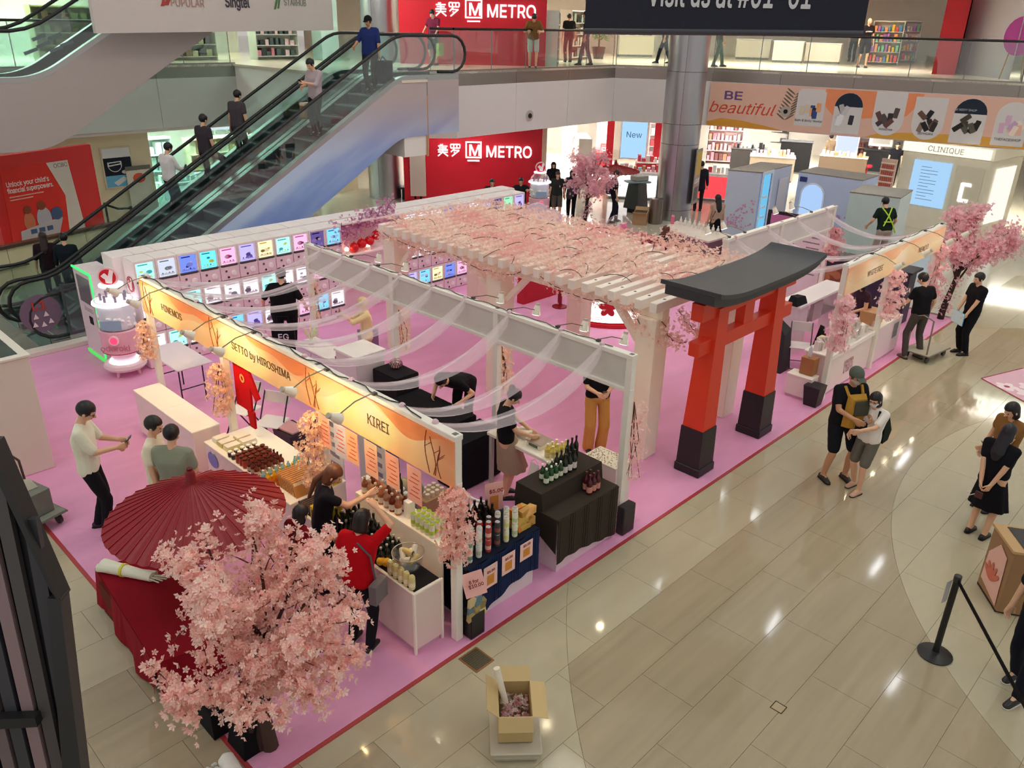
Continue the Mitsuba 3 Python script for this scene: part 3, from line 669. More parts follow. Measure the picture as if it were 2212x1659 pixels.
solo('stool', cat(lathe([(.2, 0), (.2, .03), (.03, .05), (.03, .55), (.19, .56), (.2, .62), (.17, .66)], 16, (*(35.73,13.68), 0))), 'c8203c', 'red stool left of the man in black by the lit white shop', 'stool', 'satin', 40)
k = thing('mirror_screen', 'white tilted square screen on the black counter', 'screen')
x, y = (38.3,14.28); A = M4(x, y, 1.02, -72, 1, -18)
m = bx(-.5, .5, -.03, .03, .1, .9, .02); m.apply_transform(A); part(k, 'frame', m, 'f2f2f2', 'satin')
m = bx(-.36, .36, -.036, -.03, .22, .78); m.apply_transform(A); part(k, 'panel', m, 'c9c4c0', 'satin')
m = cyl((0, 0, -.02), (0, 0, .12), .06); m.apply_transform(A); part(k, 'foot', m, 'dddddd', 'satin')
# ---- pale blue kiosks
def kiosk(c0, c1, c2, h, label, face, art):
    """c0 left front, c1 front corner, c2 right rear corner on the floor."""
    k = thing('kiosk', label, 'kiosk', 'pale blue kiosks')
    c0, c1, c2 = (np.array(c, float) for c in (c0, c1, c2)); c3 = c0 + c2 - c1
    part(k, 'body', prism([c0, c1, c2, c3], 0, h), face, 'satin')
    cx = (c0 + c1 + c2 + c3) / 4
    part(k, 'roof', prism([cx + (c - cx) * 1.01 for c in (c0, c1, c2, c3)], h + .001, h + .03), '7f7a76', 'satin')
    return k, c0, c1, c2
k, a, b, c = kiosk((22.19, 12.56), (22.54, 11.66), (24.7, 11.78), 1.97, 'pale blue kiosk with a lit blue doorway right of the big column', 'c2cbe2', 0)
o, e, L = seg(a, b); n_ = np.array([e[1], -e[0], 0])
pr = rng.random((70, 3))
part(k, 'petal_print', cat(*[plate(Point(0, 0).buffer(.012 + .02 * q[2], 3), o + e * L * (.15 + .8 * q[0]) + n_ * .012 + Z * (.3 + 1.0 * q[1] * (0.3 + .7 * q[0])), e, Z, .003) for q in pr]), 'd08ab0'); tag([q for q in scene if q.startswith(k + '__petal')][-1], kind='stuff')
o, e, L = seg(b, c); n_ = np.array([e[1], -e[0], 0])
m = plate(rect(.5, 1.75), o + e * .12 + n_ * .02 + Z * .15, e, Z, .01); emit(nm(k + '__lit_door'), m, (.16, .55, .85), .2)
part(k, 'door_shelf', cat(*[plate(rect(.3, .08), o + e * .16 + n_ * .05 + Z * z, e, Z, .02) for z in (.6, .9, 1.2)]), 'dff2fa')
part(k, 'door_frame', plate(Polygon([(0, 0), (.75, 0), (.75, 1.95), (0, 1.95)]).difference(Polygon([(.08, .08), (.66, .08), (.66, 1.85), (.08, 1.85)])), o + e * .04 + n_ * .03 + Z * .05, e, Z, .02), 'dbe2ee')
part(k, 'side_panel', plate(rect(.6, 1.4), o + e * (L - .85) + n_ * .02 + Z * .25, e, Z, .015), 'e4e0e0')
k2, a, b, c = kiosk((23.62, 11.01), (23.66, 9.1), (24.9, 9.16), 1.97, 'wide pale blue kiosk with a glowing arched window', 'bcc6e6', 1)
o, e, L = seg(a, b); n_ = np.array([e[1], -e[0], 0])
ar = Polygon([(-.33, 0), (.33, 0)] + [(.33 * math.cos(u), 1.05 + .33 * math.sin(u)) for u in np.linspace(0, math.pi, 14)])
part(k2, 'arch_frame', plate(ar.buffer(.05), o + e * L * .27 + n_ * .012 + Z * .3, e, Z, .01), 'dfe6f4')
emit(nm(k2 + '__arch_window'), plate(ar, o + e * L * .27 + n_ * .02 + Z * .3, e, Z, .006), (.42, .62, .95), .2)
part(k2, 'petal_print', cat(*[plate(Point(0, 0).buffer(.012 + .02 * q[2], 3), o + e * L * (.5 + .4 * q[0]) + n_ * .012 + Z * (.3 + .6 * q[1]), e, Z, .003) for q in pr[:50]]), 'c48ab8'); tag([q for q in scene if q.startswith(k2 + '__petal')][-1], kind='stuff')
part(k2, 'number_plate', plate(rect(.22, .14), o + e * .06 + n_ * .012 + Z * 1.72, e, Z, .006), '3a3f7a')
k3, a, b, c = kiosk((21.61, 8.59), (21.84, 7.37), (23.24, 7.58), 1.97, 'pale mint kiosk with a dark roof nearest the lit white shop', 'c3d3d6', 2)
# ---- lit white shop at the far right
k = thing('shop_booth', 'white lit shop booth with a blue screen and a big letter C on its door', 'shop booth')
q0, q1, q2 = np.array([28.1, 9.7]), np.array([27.9, 7.05]), np.array([30.2, 6.75])
q3 = q0 + (q2 - q1)
part(k, 'body', prism([q0, q1, q2, q3], 0, 2.35), 'e4dcc6', 'satin')
part(k, 'fascia', prism([q0 - (q1 - q0) * .03, q1 + (q1 - q0) * .02, q2, q3], 2.36, 2.72), 'f7f1dc', 'satin')
o, e, L = seg(q0, q1); n_ = np.array([e[1], -e[0], 0])
emit(nm(k + '__lit_fascia'), plate(rect(L, .3), o + n_ * .09 + Z * 2.39, e, Z, .02), (1.15, 1.08, .9), .2)
part(k, 'lettering', text('CLINIQUE', .16, o + e * L * .5 + n_ * .12 + Z * 2.46, e, Z, .01, center=True), 'd9cdb0')
emit(nm(k + '__screen'), plate(rect(.44 * L, 1.4), o + e * L * .16 + n_ * .03 + Z * .75, e, Z, .02), (.40, .66, .95), .2)
part(k, 'screen_print', cat(*[plate(rect(.2 * L * (1 if i % 3 else .6), .018), o + e * L * .26 + n_ * .052 + Z * (1.95 - .1 * i), e, Z, .003) for i in range(11)]), '8fb4d4')
part(k, 'door', plate(rect(.3 * L, 2.05), o + e * L * .66 + n_ * .02 + Z * .08, e, Z, .015), 'd8d0ba', 'satin')
cc = Polygon([(0, 0), (.22, 0), (.22, .5), (0, .5)]).buffer(.05).difference(Polygon([(.07, .06), (.3, .06), (.3, .44), (.07, .44)])).difference(sbox(.16, .14, .4, .36))
emit(nm(k + '__emblem'), plate(cc, o + e * L * .76 + n_ * .045 + Z * 1.1, e, Z, .01), (1.6, 1.55, 1.4), .1)
part(k, 'lettering', text('CLINIC', .09, o + e * L * .76 + n_ * .045 + Z * .75, e, Z, .004), '8a8474')
o, e, L = seg(q1, q2); n_ = np.array([e[1], -e[0], 0])
emit(nm(k + '__lit_panel'), plate(rect(L * .6, 1.7), o + e * L * .2 + n_ * .03 + Z * .4, e, Z, .02), (1.0, .98, .88), .2)
k = thing('display_stand', 'slim stand of red lipsticks left of the lit white shop', 'display stand')
o, e, L = seg(q0 - (q1 - q0) / np.linalg.norm(q1 - q0) * .62, q0)
part(k, 'panel', plate(rect(.5, 2.0), o + Z * .05, e, Z, .06), 'd9b9a8', 'satin')
part(k, 'shelf', cat(*[plate(rect(.46, .03), o + e * .02 - np.array([-e[1], e[0], 0]) * .07 + Z * (.3 + .2 * i), e, Z, .06) for i in range(9)]), 'f0ddd4')
tag(part(k, 'goods', cat(*[plate(rect(.04, .12), o + e * (.05 + .07 * j) - np.array([-e[1], e[0], 0]) * .06 + Z * (.34 + .2 * i), e, Z, .03) for i in range(8) for j in range(6)]), 'b8584c'), kind='stuff')
# ================= printed banner band: BE beautiful =================
b0, b1 = np.array([25.95, 15.75]), np.array([28.9, 4.65])
bo, be, bL = seg(b0, b1); bn = np.array([be[1], -be[0], 0])
k = thing('banner_band', 'long pink and orange printed banner reading BE beautiful along the gallery edge', 'banner')
def bp(z, off=.0): return bo + bn * (.07 + off) + Z * z
part(k, 'sheet', plate(rect(bL, 1.42), bp(2.74), be, Z, .006), 'e3b7a6', 'satin')
def wave(pts): return Polygon(pts).buffer(.12).buffer(-.12)
def S_(px, py): return None
part(k, 'wave_print', plate(wave([(.0, 0), (.0, .12), (.5, .26), (1.2, .22), (1.9, .12), (2.5, .02), (2.5, 0)]), bp(2.75, .004), be, Z, .004), 'd99a3e')
part(k, 'wave_print', plate(wave([(3.8, 1.38), (3.75, .95), (4.1, .6), (4.7, .5), (5.6, .62), (6.3, .7), (6.6, 1.1), (6.7, 1.38)]), bp(2.75, .004), be, Z, .004), 'ec9268')
part(k, 'wave_print', plate(wave([(5.2, 0), (5.6, .15), (6.4, .22), (7.4, .25), (8.3, .3), (9.4, .2), (11.2, .25), (11.2, 0)]), bp(2.75, .004), be, Z, .004), 'd8a24c')
def bspan(p, q): return None
sx = lambda p: float(np.dot(np.array(p[:2]) - b0, be[:2]))
t = np.array((26.07,15.29,3.63)); t2 = np.array((26.23,14.7,3.67))
part(k, 'lettering', text('BE', .26, bp(t[2], .008) + be * sx(t), be, Z, .004, True, width=sx(t2) - sx(t)), '6a4f86')
t = np.array((25.95,15.76,3.19)); t2 = np.array((26.51,13.64,3.22))
sc = text('beautiful', .36, (0, 0, 0), U, V, .004, width=sx(t2) - sx(t)); sc.vertices[:, 0] += sc.vertices[:, 1] * .35
part(k, 'script_lettering', put(sc, bp(t[2], .008) + be * sx(t), be, Z), 'c8503c')
t = np.array((26.62,13.21,3.44)); s0 = sx(t); z0 = t[2]
part(k, 'leaf_print', cat(*[put(trimesh.creation.extrude_polygon(affinity.rotate(affinity.translate(affinity.scale(Point(0, 0).buffer(.5, 4), .34, .05), .18 * 1, 0), a, origin=(0, 0)), .004, engine='earcut'), bp(z0 - .35 + .1 * i, .009) + be * (s0 + .03 * i), be, Z) for i in range(9) for a in (35, 145)]), '6d6256')
part(k, 'camera_hole', put(trimesh.creation.extrude_polygon(Point(0, 0).buffer(.17, 16), .01, engine='earcut'), bp(z0 - .08, .012) + be * s0, be, Z), 'b5aaa2')
part(k, 'camera_lens', put(trimesh.creation.extrude_polygon(Point(0, 0).buffer(.07, 16), .01, engine='earcut'), bp(z0 - .08, .024) + be * s0, be, Z), '241f22')
def card(px0, px1, pyt, pyb, style, art, word):
    a, b = np.array(px0), np.array(px1)
    x0, x1 = sx(a), sx(b); z1, zb = pyt, pyb
    w, h = x1 - x0, z1 - zb
    R = rect(w, h)
    if style == 'arch': P = Polygon([(0, 0), (w, 0)] + [(w / 2 + w / 2 * math.cos(u), h - w / 2 + w / 2 * math.sin(u)) for u in np.linspace(0, math.pi, 12)])
    elif style == 'cup': P = Polygon([(0, h), (w, h)] + [(w / 2 + w / 2 * math.cos(u), w / 2 - w / 2 * math.sin(u)) for u in np.linspace(0, math.pi, 12)])
    else: P = Polygon([(0, 0), (w, 0), (w, h - .1), (w - .1, h), (.1, h), (0, h - .1)])
    O = bp(zb, .008) + be * x0
    c = part(k, 'card', plate(P, O, be, Z, .006), 'd9d3d3', 'satin')
    if style == 'arch' and art != 'pink':
        part(c, 'cap_print', plate(P.intersection(sbox(0, h - w * .5, w, h)).buffer(-.005), O + bn * .008, be, Z, .003), '2a3040')
    r = np.random.default_rng(int(x0 * 100))
    cols = {'bottles': ['3c4f8a', 'e8a878', 'd8c8b8', '2c2c34'], 'fold': ['c9c9cf', '3a3a42', 'eceaf0', 'b5b0b4'], 'rocks': ['4a3f44', '5a4f50', '6a4a48', '3a3438'], 'faces': ['3a3438', '6a5048', '2c2a30', '8a7468'], 'dark': ['2e2c2c', '4a443e', '5f5a50', '2e2c2c'], 'pink': ['e9b9a8', 'd8b0cc', 'f0dcd0', 'c9a8c8']}[art]
    for i in range(7):
        qx, qz = w * (.2 + .6 * r.random()), h * (.28 + .32 * r.random())
        sh = affinity.rotate(sbox(qx - w * .06, qz - h * .1, qx + w * .06, qz + h * .1).buffer(.02), r.uniform(-50, 50) if art != 'bottles' else 0)
        part(c, 'picture_print', plate(sh.intersection(P.buffer(-.02)) if not sh.intersection(P.buffer(-.02)).is_empty and sh.intersection(P.buffer(-.02)).geom_type == 'Polygon' else sh, O + bn * (.010 + .001 * i), be, Z, .002), cols[i % 4])
    if word: part(c, 'lettering', text(word, .07, O + be * w / 2 + bn * .016 + Z * h * .12, be, Z, .002, center=True), '4a4650')
B_ = (25.95, 15.75, 28.9, 4.65)
card((26.71,12.9,3.02), (26.94,12.04,3.01), 4.10, 2.95, 'plain', 'bottles', 'Bath & Body Works')
card((27.01,11.75,2.96), (27.23,10.92,2.91), 4.05, 2.80, 'arch', 'fold', None)
card((27.32,10.6,2.93), (27.55,9.72,2.93), 4.15, 2.84, 'cup', 'rocks', 'innisfree')
card((27.62,9.48,2.92), (27.85,8.61,2.91), 4.05, 2.80, 'cup', 'faces', 'SEPHORA')
card((27.9,8.4,2.87), (28.13,7.54,2.84), 4.08, 2.78, 'arch', 'dark', None)
card((28.19,7.3,2.86), (28.42,6.47,2.84), 4.05, 2.80, 'arch', 'pink', 'THEFACESHOP')
part(k, 'lettering', text('THE BODY SHOP', .06, bp(3.72, .03) + be * (sx((27.97,8.15,3.71))), be, Z, .003, center=True), 'c9c9cf')
# round black security camera on the white gallery edge
k = thing('security_camera', 'round grey camera dome on the white gallery edge left of the big column', 'camera')
o = np.array((19.73,18.48,3.17))
part(k, 'ring', cyl(o - V * .02, o + V * .02, .17, 20), 'b9b4b0', 'satin', 40)
part(k, 'lens', cyl(o - V * .05, o - V * .02, .075, 16), '26242a', 'gloss', 40)
# ================= upper floor shops =================
gondola(*(22.46,20.08), 40, 2.0, 1.7, .5, ['3a4a48', '5a6a66', '8a9a90', '2c3432'], 'shelf of dark goods behind the upper railing, right of the red wall', 'cfd6cc', z=G2)
gondola(*(26.6,22.55), 20, 2.2, 1.8, .5, ['2e2e30', '6a6660', 'b8b0a4', '8a9a90'], 'shoe shelf behind the upper railing left of the black banner', 'd8d4c8', z=G2)
counter(*(32.37,23.85), -40, 1.6, .6, .9, 'eadfc4', 'f4ecd8', 'cream display table behind the upper railing left of the big column', DARK, z=G2)
counter(*(35.96,19.87), -65, 1.5, .8, .85, 'efe6d4', 'ffffff', 'long cream counter behind the upper railing under the black banner', None, z=G2)
counter(*(34.4,17.37), -68, 1.2, .8, .85, 'efe8da', 'ffffff', 'cream checkout counter left of the man in black shorts on the upper floor', None, z=G2)
counter(*(35.27,16.24), -70, 1.4, .8, .8, 'f0e8d8', 'ffffff', 'white low table right behind the upper railing', None, z=G2)
gondola(*(36.98,14.39), -72, 1.2, 1.7, .5, BRIGHT, 'yellow and red snack shelf right of the man in black on the upper floor', 'd8e0d0', z=G2)
gondola(*(40.74,15.04), -72, 1.2, 1.75, .5, BRIGHT, 'colourful shelf left of the red column on the upper floor', 'e4dfe4', z=G2)
gondola(*(45.03,15.86), -74, 2.0, 1.9, .5, BRIGHT, 'far colourful wall shelf left of the red column on the upper floor', 'e8e0ea', z=G2)
struct('column_red', prism([(31.07,10.36), (31.32,9.7), (36.11,11.12), (35.87,11.91)], G2, 7.6), 'c0202c', 'satin')
struct('wall_grey', prism([(32.12,9.86), (30.2,7.73), (38.82,9.94), (41.25,12.72)], G2, 7.6), 'b0aeb4', 'satin')
k = thing('sale_sign', 'pink round sale sign reading 30% on an easel at the upper right', 'sign')
x, y = (30.2,7.73)
o, e, L = seg((x, y + .6), (x + .15, y - .6)); n_ = np.array([e[1], -e[0], 0])
part(k, 'board', plate(affinity.scale(Point(.6, .5).buffer(.45, 5), 1, 1.25), o + Z * (G2 + .75), e, Z, .03), 'c84aa0', 'satin')
part(k, 'lettering', text('30%', .28, o + e * .22 + n_ * .01 + Z * (G2 + 1.1), e, Z, .006, True), 'f0d0e4')
part(k, 'easel', cat(cyl(o + e * .3 + Z * G2, o + e * .5 + Z * (G2 + 1.6), .02, 8), cyl(o + e * .9 + Z * G2, o + e * .7 + Z * (G2 + 1.6), .02, 8)), 'a8845c')
# left: upper clothes shop and lower shop fronts
gondola(9.4, 27.2, 0, 2.2, 1.5, .5, GREEN, 'green shelf of bags behind the upper left railing', 'a8b088', z=G2)
gondola(12.6, 27.0, 0, 2.0, 1.6, .5, GREEN, 'rack of dark green clothes in the upper left shop', 'c8d0b8', z=G2)
gondola(15.6, 26.6, 0, 1.6, 1.5, .5, ['2c3a3a', 'd88a98', 'f0d0d4', '4a5a58'], 'rack with pink bottles in the upper left shop', 'dfe6dc', z=G2)
counter(10.6, 25.9, 0, 1.6, .7, .8, '8f9a62', 'a4ae78', 'olive green display chest behind the upper left railing', ['d0d4b0', 'a8b07c', 'c8b48a'], z=G2)
struct('column_mint', cbx(17.0, 25.6, G2, .7, .6, 3.0, .02), 'bfe0d8', 'satin')
# ground floor left
fw = struct('wall_shopfront', cat(bx(5.5, 10.2, 25.0, 25.3, 0, 2.8), bx(16.5, 18, 25.6, 25.8, 0, 2.8)), 'e0d8b8', 'satin')
k = thing('jewellery_poster', 'framed black and blue jewellery poster on the cream wall left of the escalators', 'poster')
o = np.array([8.8, 24.99, 1.25])
part(k, 'frame', plate(rect(.86, 1.16), o - U * .04 - Z * .04 , U, Z, .03), 'd0cab0', 'satin')
part(k, 'print', plate(rect(.78, .26), o - V * .033 + Z * .82, U, Z, .002), 'e6eef2')
part(k, 'print', plate(rect(.78, .50), o - V * .033 + Z * .32, U, Z, .002), '1d2430')
part(k, 'print', plate(rect(.78, .32), o - V * .033, U, Z, .002), '6db4da')
part(k, 'picture_print', cat(plate(Polygon([(.1, .36), (.5, .4), (.5, .5), (.1, .48)]).difference(Polygon([(.14, .4), (.46, .43), (.46, .47), (.14, .45)])), o - V * .036 + Z * .22, U, Z, .002), plate(Point(.3, .42).buffer(.2, 10).difference(Point(.3, .42).buffer(.18, 10)).intersection(sbox(0, .2, 1, .42)), o - V * .036 + Z * .2, U, Z, .002), plate(affinity.scale(Point(.6, .1).buffer(.12), 1.1, .5), o - V * .036 + Z * .3, U, Z, .002), plate(Polygon([(.3, .02), (.62, .2), (.5, .28), (.2, .12)]), o - V * .036, U, Z, .002)), 'dfe6ea')
# glass shop with lit interior
for i in range(3):
    x = 10.25 + i * 2.1
    scene[tag(nm('window_1'), kind='structure')] = mikit.ply(bx(x, x + 2.05, 25.05, 25.06, .1, 2.75), 'glass')
gondola(11.0, 27.6, 0, 1.8, 2.2, .5, ['e8f4f0', 'c8e8e0', 'ffffff', '9fc8c0'], 'mint glass shelf in the lit shop left of the escalators', 'd8f0e8')
counter(11.8, 26.3, 0, 1.9, .6, .95, 'c8ece4', 'e8fffa', 'lit mint glass counter in the shop behind the man in a white shirt', ['ffffff', 'd8f0e8'], glow=(.7, 1.0, .9))
gondola(13.6, 27.4, 0, 2.4, 2.1, .5, ['f0d078', 'f4e8b8', 'e8b060', 'fff6d8'], 'warm yellow shelf in the lit shop behind the escalators', 'f2e8c0')
k = thing('shop_sign', 'blue lettered lit sign of the shop behind the escalators', 'sign')
o = np.array((12.02,24.9,2.63))
emit(nm(k + '__panel'), plate(rect(2.2, .34), o - U * .1, U, Z, .05), (1.0, 1.05, 1.1), .2)
part(k, 'lettering', text('PRFY', .24, o + U * .75 - V * .06 + Z * .05, U, Z, .02, True), '2f6fc8')
part(k, 'logo', cat(*[plate(Point(0, 0).buffer(.08, 8), o + U * (.08 + .2 * i) - V * .06 + Z * .17, U, Z, .02) for i in range(3)]), '8aa0b0')
k = thing('notice_stand', 'white notice stand with a red picture beside the shop window', 'notice')
o = np.array([*(9.36,24.91), 0.])
part(k, 'board', plate(rect(.7, 1.5), o + Z * .25, U, Z, .03), 'dfdccc', 'satin')
part(k, 'picture_print', plate(affinity.scale(Point(.35, 1.2).buffer(.14), 1.3, 1), o + Z * .25 - V * .032, U, Z, .003), 'c85a48')
part(k, 'header', plate(rect(.74, .12), o + Z * 1.68 - V * .035 - U * .02, U, Z, .01), '6a6a68')
part(k, 'foot', cbx(o[0] + .35, o[1] + .02, 0, .6, .3, .25, .02), '8a8a86')
# red bank poster wall at far left
pw0, pw1 = np.array([5.2, 22.2]), np.array([7.9, 23.1])
po, pe, pL = seg(pw0, pw1); pn = np.array([pe[1], -pe[0], 0])
k = thing('poster_wall', 'big red wall poster with two children at the far left', 'poster')
part(k, 'panel', plate(rect(pL, 2.75), po - pn * .2, pe, Z, .2), 'cf2a2c', 'satin')
part(k, 'side_print', plate(Polygon([(1.75, .5), (2.25, .5), (2.1, 2.45), (1.5, 2.45), (1.85, 1.6)]), po + pn * .008, pe, Z, .003), 'd9d2ca')
part(k, 'red_print', plate(Polygon([(.2, .45), (1.75, .5), (1.85, 1.6), (1.5, 2.45), (.3, 2.45)]), po + pn * .006, pe, Z, .003), 'd83a34')
for s, z, h in (('Unlock your child’s', 2.02, .115), ('financial superpowers.', 1.87, .115)):
    part(k, 'lettering', text(s, h, po + pe * .36 + pn * .012 + Z * z, pe, Z, .003, True, width=1.12 if 'U' in s else 1.22), 'f4e4e0')
part(k, 'lettering', text('OCBC', .1, po + pe * 1.68 + pn * .012 + Z * 2.3, pe, Z, .003), '8a6a68')
part(k, 'caption_print', cat(*[plate(rect(.9 - .3 * (i == 1), .03), po + pe * .38 + pn * .012 + Z * (1.76 - .07 * i), pe, Z, .003) for i in range(2)]), 'e8a8a0')
part(k, 'picture_print', plate(affinity.scale(Point(.75, 1.12).buffer(.16), .9, 1.5), po + pn * .012, pe, Z, .004), 'c87858')
part(k, 'picture_print', plate(affinity.scale(Point(1.15, 1.12).buffer(.2), 1, 1.5), po + pn * .016, pe, Z, .004), 'b8b4c0')
part(k, 'picture_print', cat(plate(Point(.75, 1.42).buffer(.1), po + pn * .02, pe, Z, .004), plate(Point(1.13, 1.46).buffer(.11), po + pn * .02, pe, Z, .004)), '8a4a34')
part(k, 'badge_print', plate(Polygon([(.45, .5), (1.4, .62), (1.6, 1.05), (.5, .9)]).buffer(.04), po + pn * .02, pe, Z, .004), 'b9b4bc')
part(k, 'badge_print', cat(*[plate(rect(.16, .11), po + pe * (.72 + .22 * i) + pn * .026 + Z * .82, pe, Z, .003) for i in range(3)], plate(Point(1.5, 1.2).buffer(.16), po + pn * .026, pe, Z, .003)), '4a5f84')
# parapet with a dark cap in front of the poster wall
q0, q1 = np.array([3.9, 20.3]), np.array([8.6, 21.6])
qo, qe, qL = seg(q0, q1)
k = tag(nm('wall_parapet'), kind='structure')
for i in range(5):
    part(k, 'panel', plate(rect(qL / 5 - .012, 1.0), qo + qe * (qL / 5 * i) + np.array([-qe[1], qe[0], 0]) * .08, qe, Z, .08), 'cfc6a4', 'satin')
part(k, 'cap', plate(rect(qL, .07), qo + Z * 1.0 + np.array([-qe[1], qe[0], 0]) * .12, qe, Z, .18), '4a3228', 'satin')
part(k, 'rail', cat(plate(rect(qL * .28, .035), qo + Z * .55 + np.array([qe[1], -qe[0], 0]) * .03, qe, Z, .03), plate(rect(qL * .28, .035), qo + Z * .12 + np.array([qe[1], -qe[0], 0]) * .03, qe, Z, .03)), '4a4634', 'satin')
# queue post and red cloche by the shop
k = thing('queue_post', 'black queue posts with a belt beside the cream wall at the left', 'queue barrier')
x, y = (8.39,24.24); x2, y2 = (8.44,23.34)
for (a, b) in ((x, y), (x2 + .3, y2)): part(k, 'post', lathe([(.14, 0), (.14, .02), (.03, .03), (.03, .92), (.045, .93), (.045, .98)], 12, (a, b, 0)), '3a3a34', 'satin', 40)
part(k, 'belt', tube([(x, y, .93), ((x + x2 + .3) / 2, (y + y2) / 2, .86), (x2 + .3, y2, .93)], .03, 6), '22231f')
k = thing('red_bin', 'rounded red lidded bin beside the queue posts', 'bin')
x, y = (8.73,23.37)
part(k, 'body', lathe([(.16, 0), (.2, .45)], 18, (x, y, 0)), '7a1418', 'satin', 40); part(k, 'lid', lathe([(.3, .45), (.29, .5), (.22, .64), (.1, .72), (0.01, .74)], 20, (x, y, 0)), 'd0141e', 'gloss', 60)
# potted plant on the gallery
k = thing('potted_plant', 'leafy green plant in a dark pot behind the upper railing, below the black banner', 'plant')
x, y = (28.42,22.78)
part(k, 'pot', lathe([(.2, 0), (.28, .45), (.25, .46), (.24, .4)], 18, (x, y, G2)), '2e2a28', 'satin', 40)
ms = []
r = np.random.default_rng(3)
for i in range(150):
    a, el, rr = r.uniform(0, 6.28), r.uniform(-.3, 1.4), r.uniform(.25, .6)
    c = np.array([x, y, G2 + .85]) + rr * np.array([math.cos(a) * math.cos(el), math.sin(a) * math.cos(el), math.sin(el)])
    d = np.array([math.cos(a), math.sin(a), r.uniform(-.6, .4)]) * .14; s = np.cross(d, [0, 0, 1]); s = s / np.linalg.norm(s) * .05
    ms.append(trimesh.Trimesh([c - d, c + s, c + d, c - s], [[0, 1, 2], [0, 2, 3]], process=False))
tag(part(k, 'foliage', cat(ms), '5f8f4a'), kind='stuff')
part(k, 'stem', cyl((x, y, G2 + .4), (x, y, G2 + 1.1), .03, 8), '5a4a34')
# ================= capsule toy machines =================
SP = .388
DISP = {'teal': ('6fe0e6', ['2a9ab0', 'd8fbfa', 'f2e26a']), 'white': ('f4f0f6', ['b8b0c0', 'd8c8d8', '8a8494']), 'blue': ('6f86e6', ['2c3c90', 'a8b8f4', 'e8ecff']), 'pink': ('f0b4d8', ['d060a0', 'fbe4f2', '8a5a90']),
        'grey': ('c4cadc', ['7f9a8c', 'e8ecf4', '98a0b8']), 'lilac': ('b8aef0', ['8478c8', 'e0daff', '6a6ab0']), 'yellow': ('f4ecb8', ['d8b848', 'fffbe0', '8a7a40']), 'green': ('9af0b8', ['3fae6a', 'd8ffe4', '2c7a48']),
        'dark': ('5a4a86', ['2a2048', 'c0b0f0', 'e8e0ff']), 'sky': ('7ccdf6', ['3a80c8', 'e4f6ff', 'f4f4ff']), 'mint': ('aef4f0', ['58c0c4', 'f4ffff', 'e8f070'])}
scene_proto = {}
def machine_shapes():
    w, d, h = SP - .006, .46, .664
    body = [bx(-w / 2, w / 2, .03, d, 0.005, h - .002, .012), bx(-w / 2, -w / 2 + .035, 0, .04, .30, h - .03, .004), bx(w / 2 - .035, w / 2, 0, .04, .30, h - .03, .004), bx(-w / 2, w / 2, 0, .04, h - .045, h - .004, .004)]
    P = {}
    P['body'] = shape(cat(*body), 'e9e2e2', 'satin')
    P['lower_panel'] = shape(bx(-w / 2 + .004, w / 2 - .004, -.004, .03, .012, .262, .006), 'e8cfdc', 'satin')
    P['tray_lip'] = shape(bx(-w / 2 + .03, w / 2 - .03, -.012, .03, .268, .296, .004), '3a3038', 'satin')
    P['knob'] = shape(cat(cyl((.07, -.028, .13), (.07, -.003, .13), .05, 14), bx(.06, .08, -.042, -.028, .09, .17, .003)), 'f6eef2', 'satin', 40)
    P['coin_slot'] = shape(bx(-.10, -.06, -.012, -.003, .16, .20, .004), '5a4a52', 'satin')
    P['chute'] = shape(cyl((-.045, -.010, .06), (-.045, -.003, .06), .022, 12), '3a2f36', 'satin')
    return P
MP = machine_shapes()
DW, DH = .292, .305
def display(kind, seed):
    base, cols = DISP[kind]
    r = np.random.default_rng(seed)
    c = lin(base)
    e = mikit.ply(bx(-DW / 2, DW / 2, .012, .02, .305, .305 + DH), 'black', emitter={'type': 'area', 'sampling_weight': 0.04, 'radiance': {'type': 'rgb', 'value': [float(v) * 1.35 for v in c]}})
    ms, cs = [], []
    def q(poly, col, lay):
        m = plate(poly, (0, .0115 - .0008 * lay, 0), U, Z, .0008); ms.append(m); cs.append(np.tile(lin(col), (len(m.vertices), 1)))
    for i in range(3): # blobs of the printed goods
        q(affinity.scale(Point(r.uniform(-.08, .08), r.uniform(.38, .5)).buffer(r.uniform(.02, .05), 4), 1.3, .8), cols[i % 3], 1 + i)
    q(sbox(-DW / 2 + .02, .33, DW / 2 - .02, .34 + .03 * r.random()), cols[1], 4)
    q(sbox(-DW / 2 + .03, .57, DW / 2 - .05 - .08 * r.random(), .59), cols[0], 4)
    for i in range(4): q(Point(-.09 + .06 * i, .365).buffer(.014, 3), cols[(i + seed) % 3], 5)
    return e, shape(cat(*ms), np.vstack(cs), 'petal')
DD = {k: [display(k, 11 * i + s) for s in range(2)] for i, k in enumerate(DISP)}
def machine(x, y, z, kind, label, group, tier, seed, facing=1):
    k = thing('capsule_machine', label, 'capsule machine', group)
    A = T(M4(x, y, z, 0 if facing == 1 else 180).tolist())
    for n in (MP if facing == 1 else ('body',)): scene[k + '__' + n] = {**MP[n], 'to_world': A}
    if facing == 1:
        e, a = DD[kind][seed % 2]
        scene[k + '__display'] = {**e, 'to_world': A}
        scene[k + '__display__print'] = {**a, 'to_world': A}
    return k
ORD = ['first', 'second', 'third', 'fourth', 'fifth', 'sixth', 'seventh', 'eighth', 'ninth', 'tenth', 'eleventh']
NAME = {'teal': 'turquoise', 'white': 'white', 'blue': 'deep blue', 'pink': 'pink', 'grey': 'grey', 'lilac': 'lilac', 'yellow': 'pale yellow', 'green': 'green', 'dark': 'dark purple', 'sky': 'sky blue', 'mint': 'mint'}
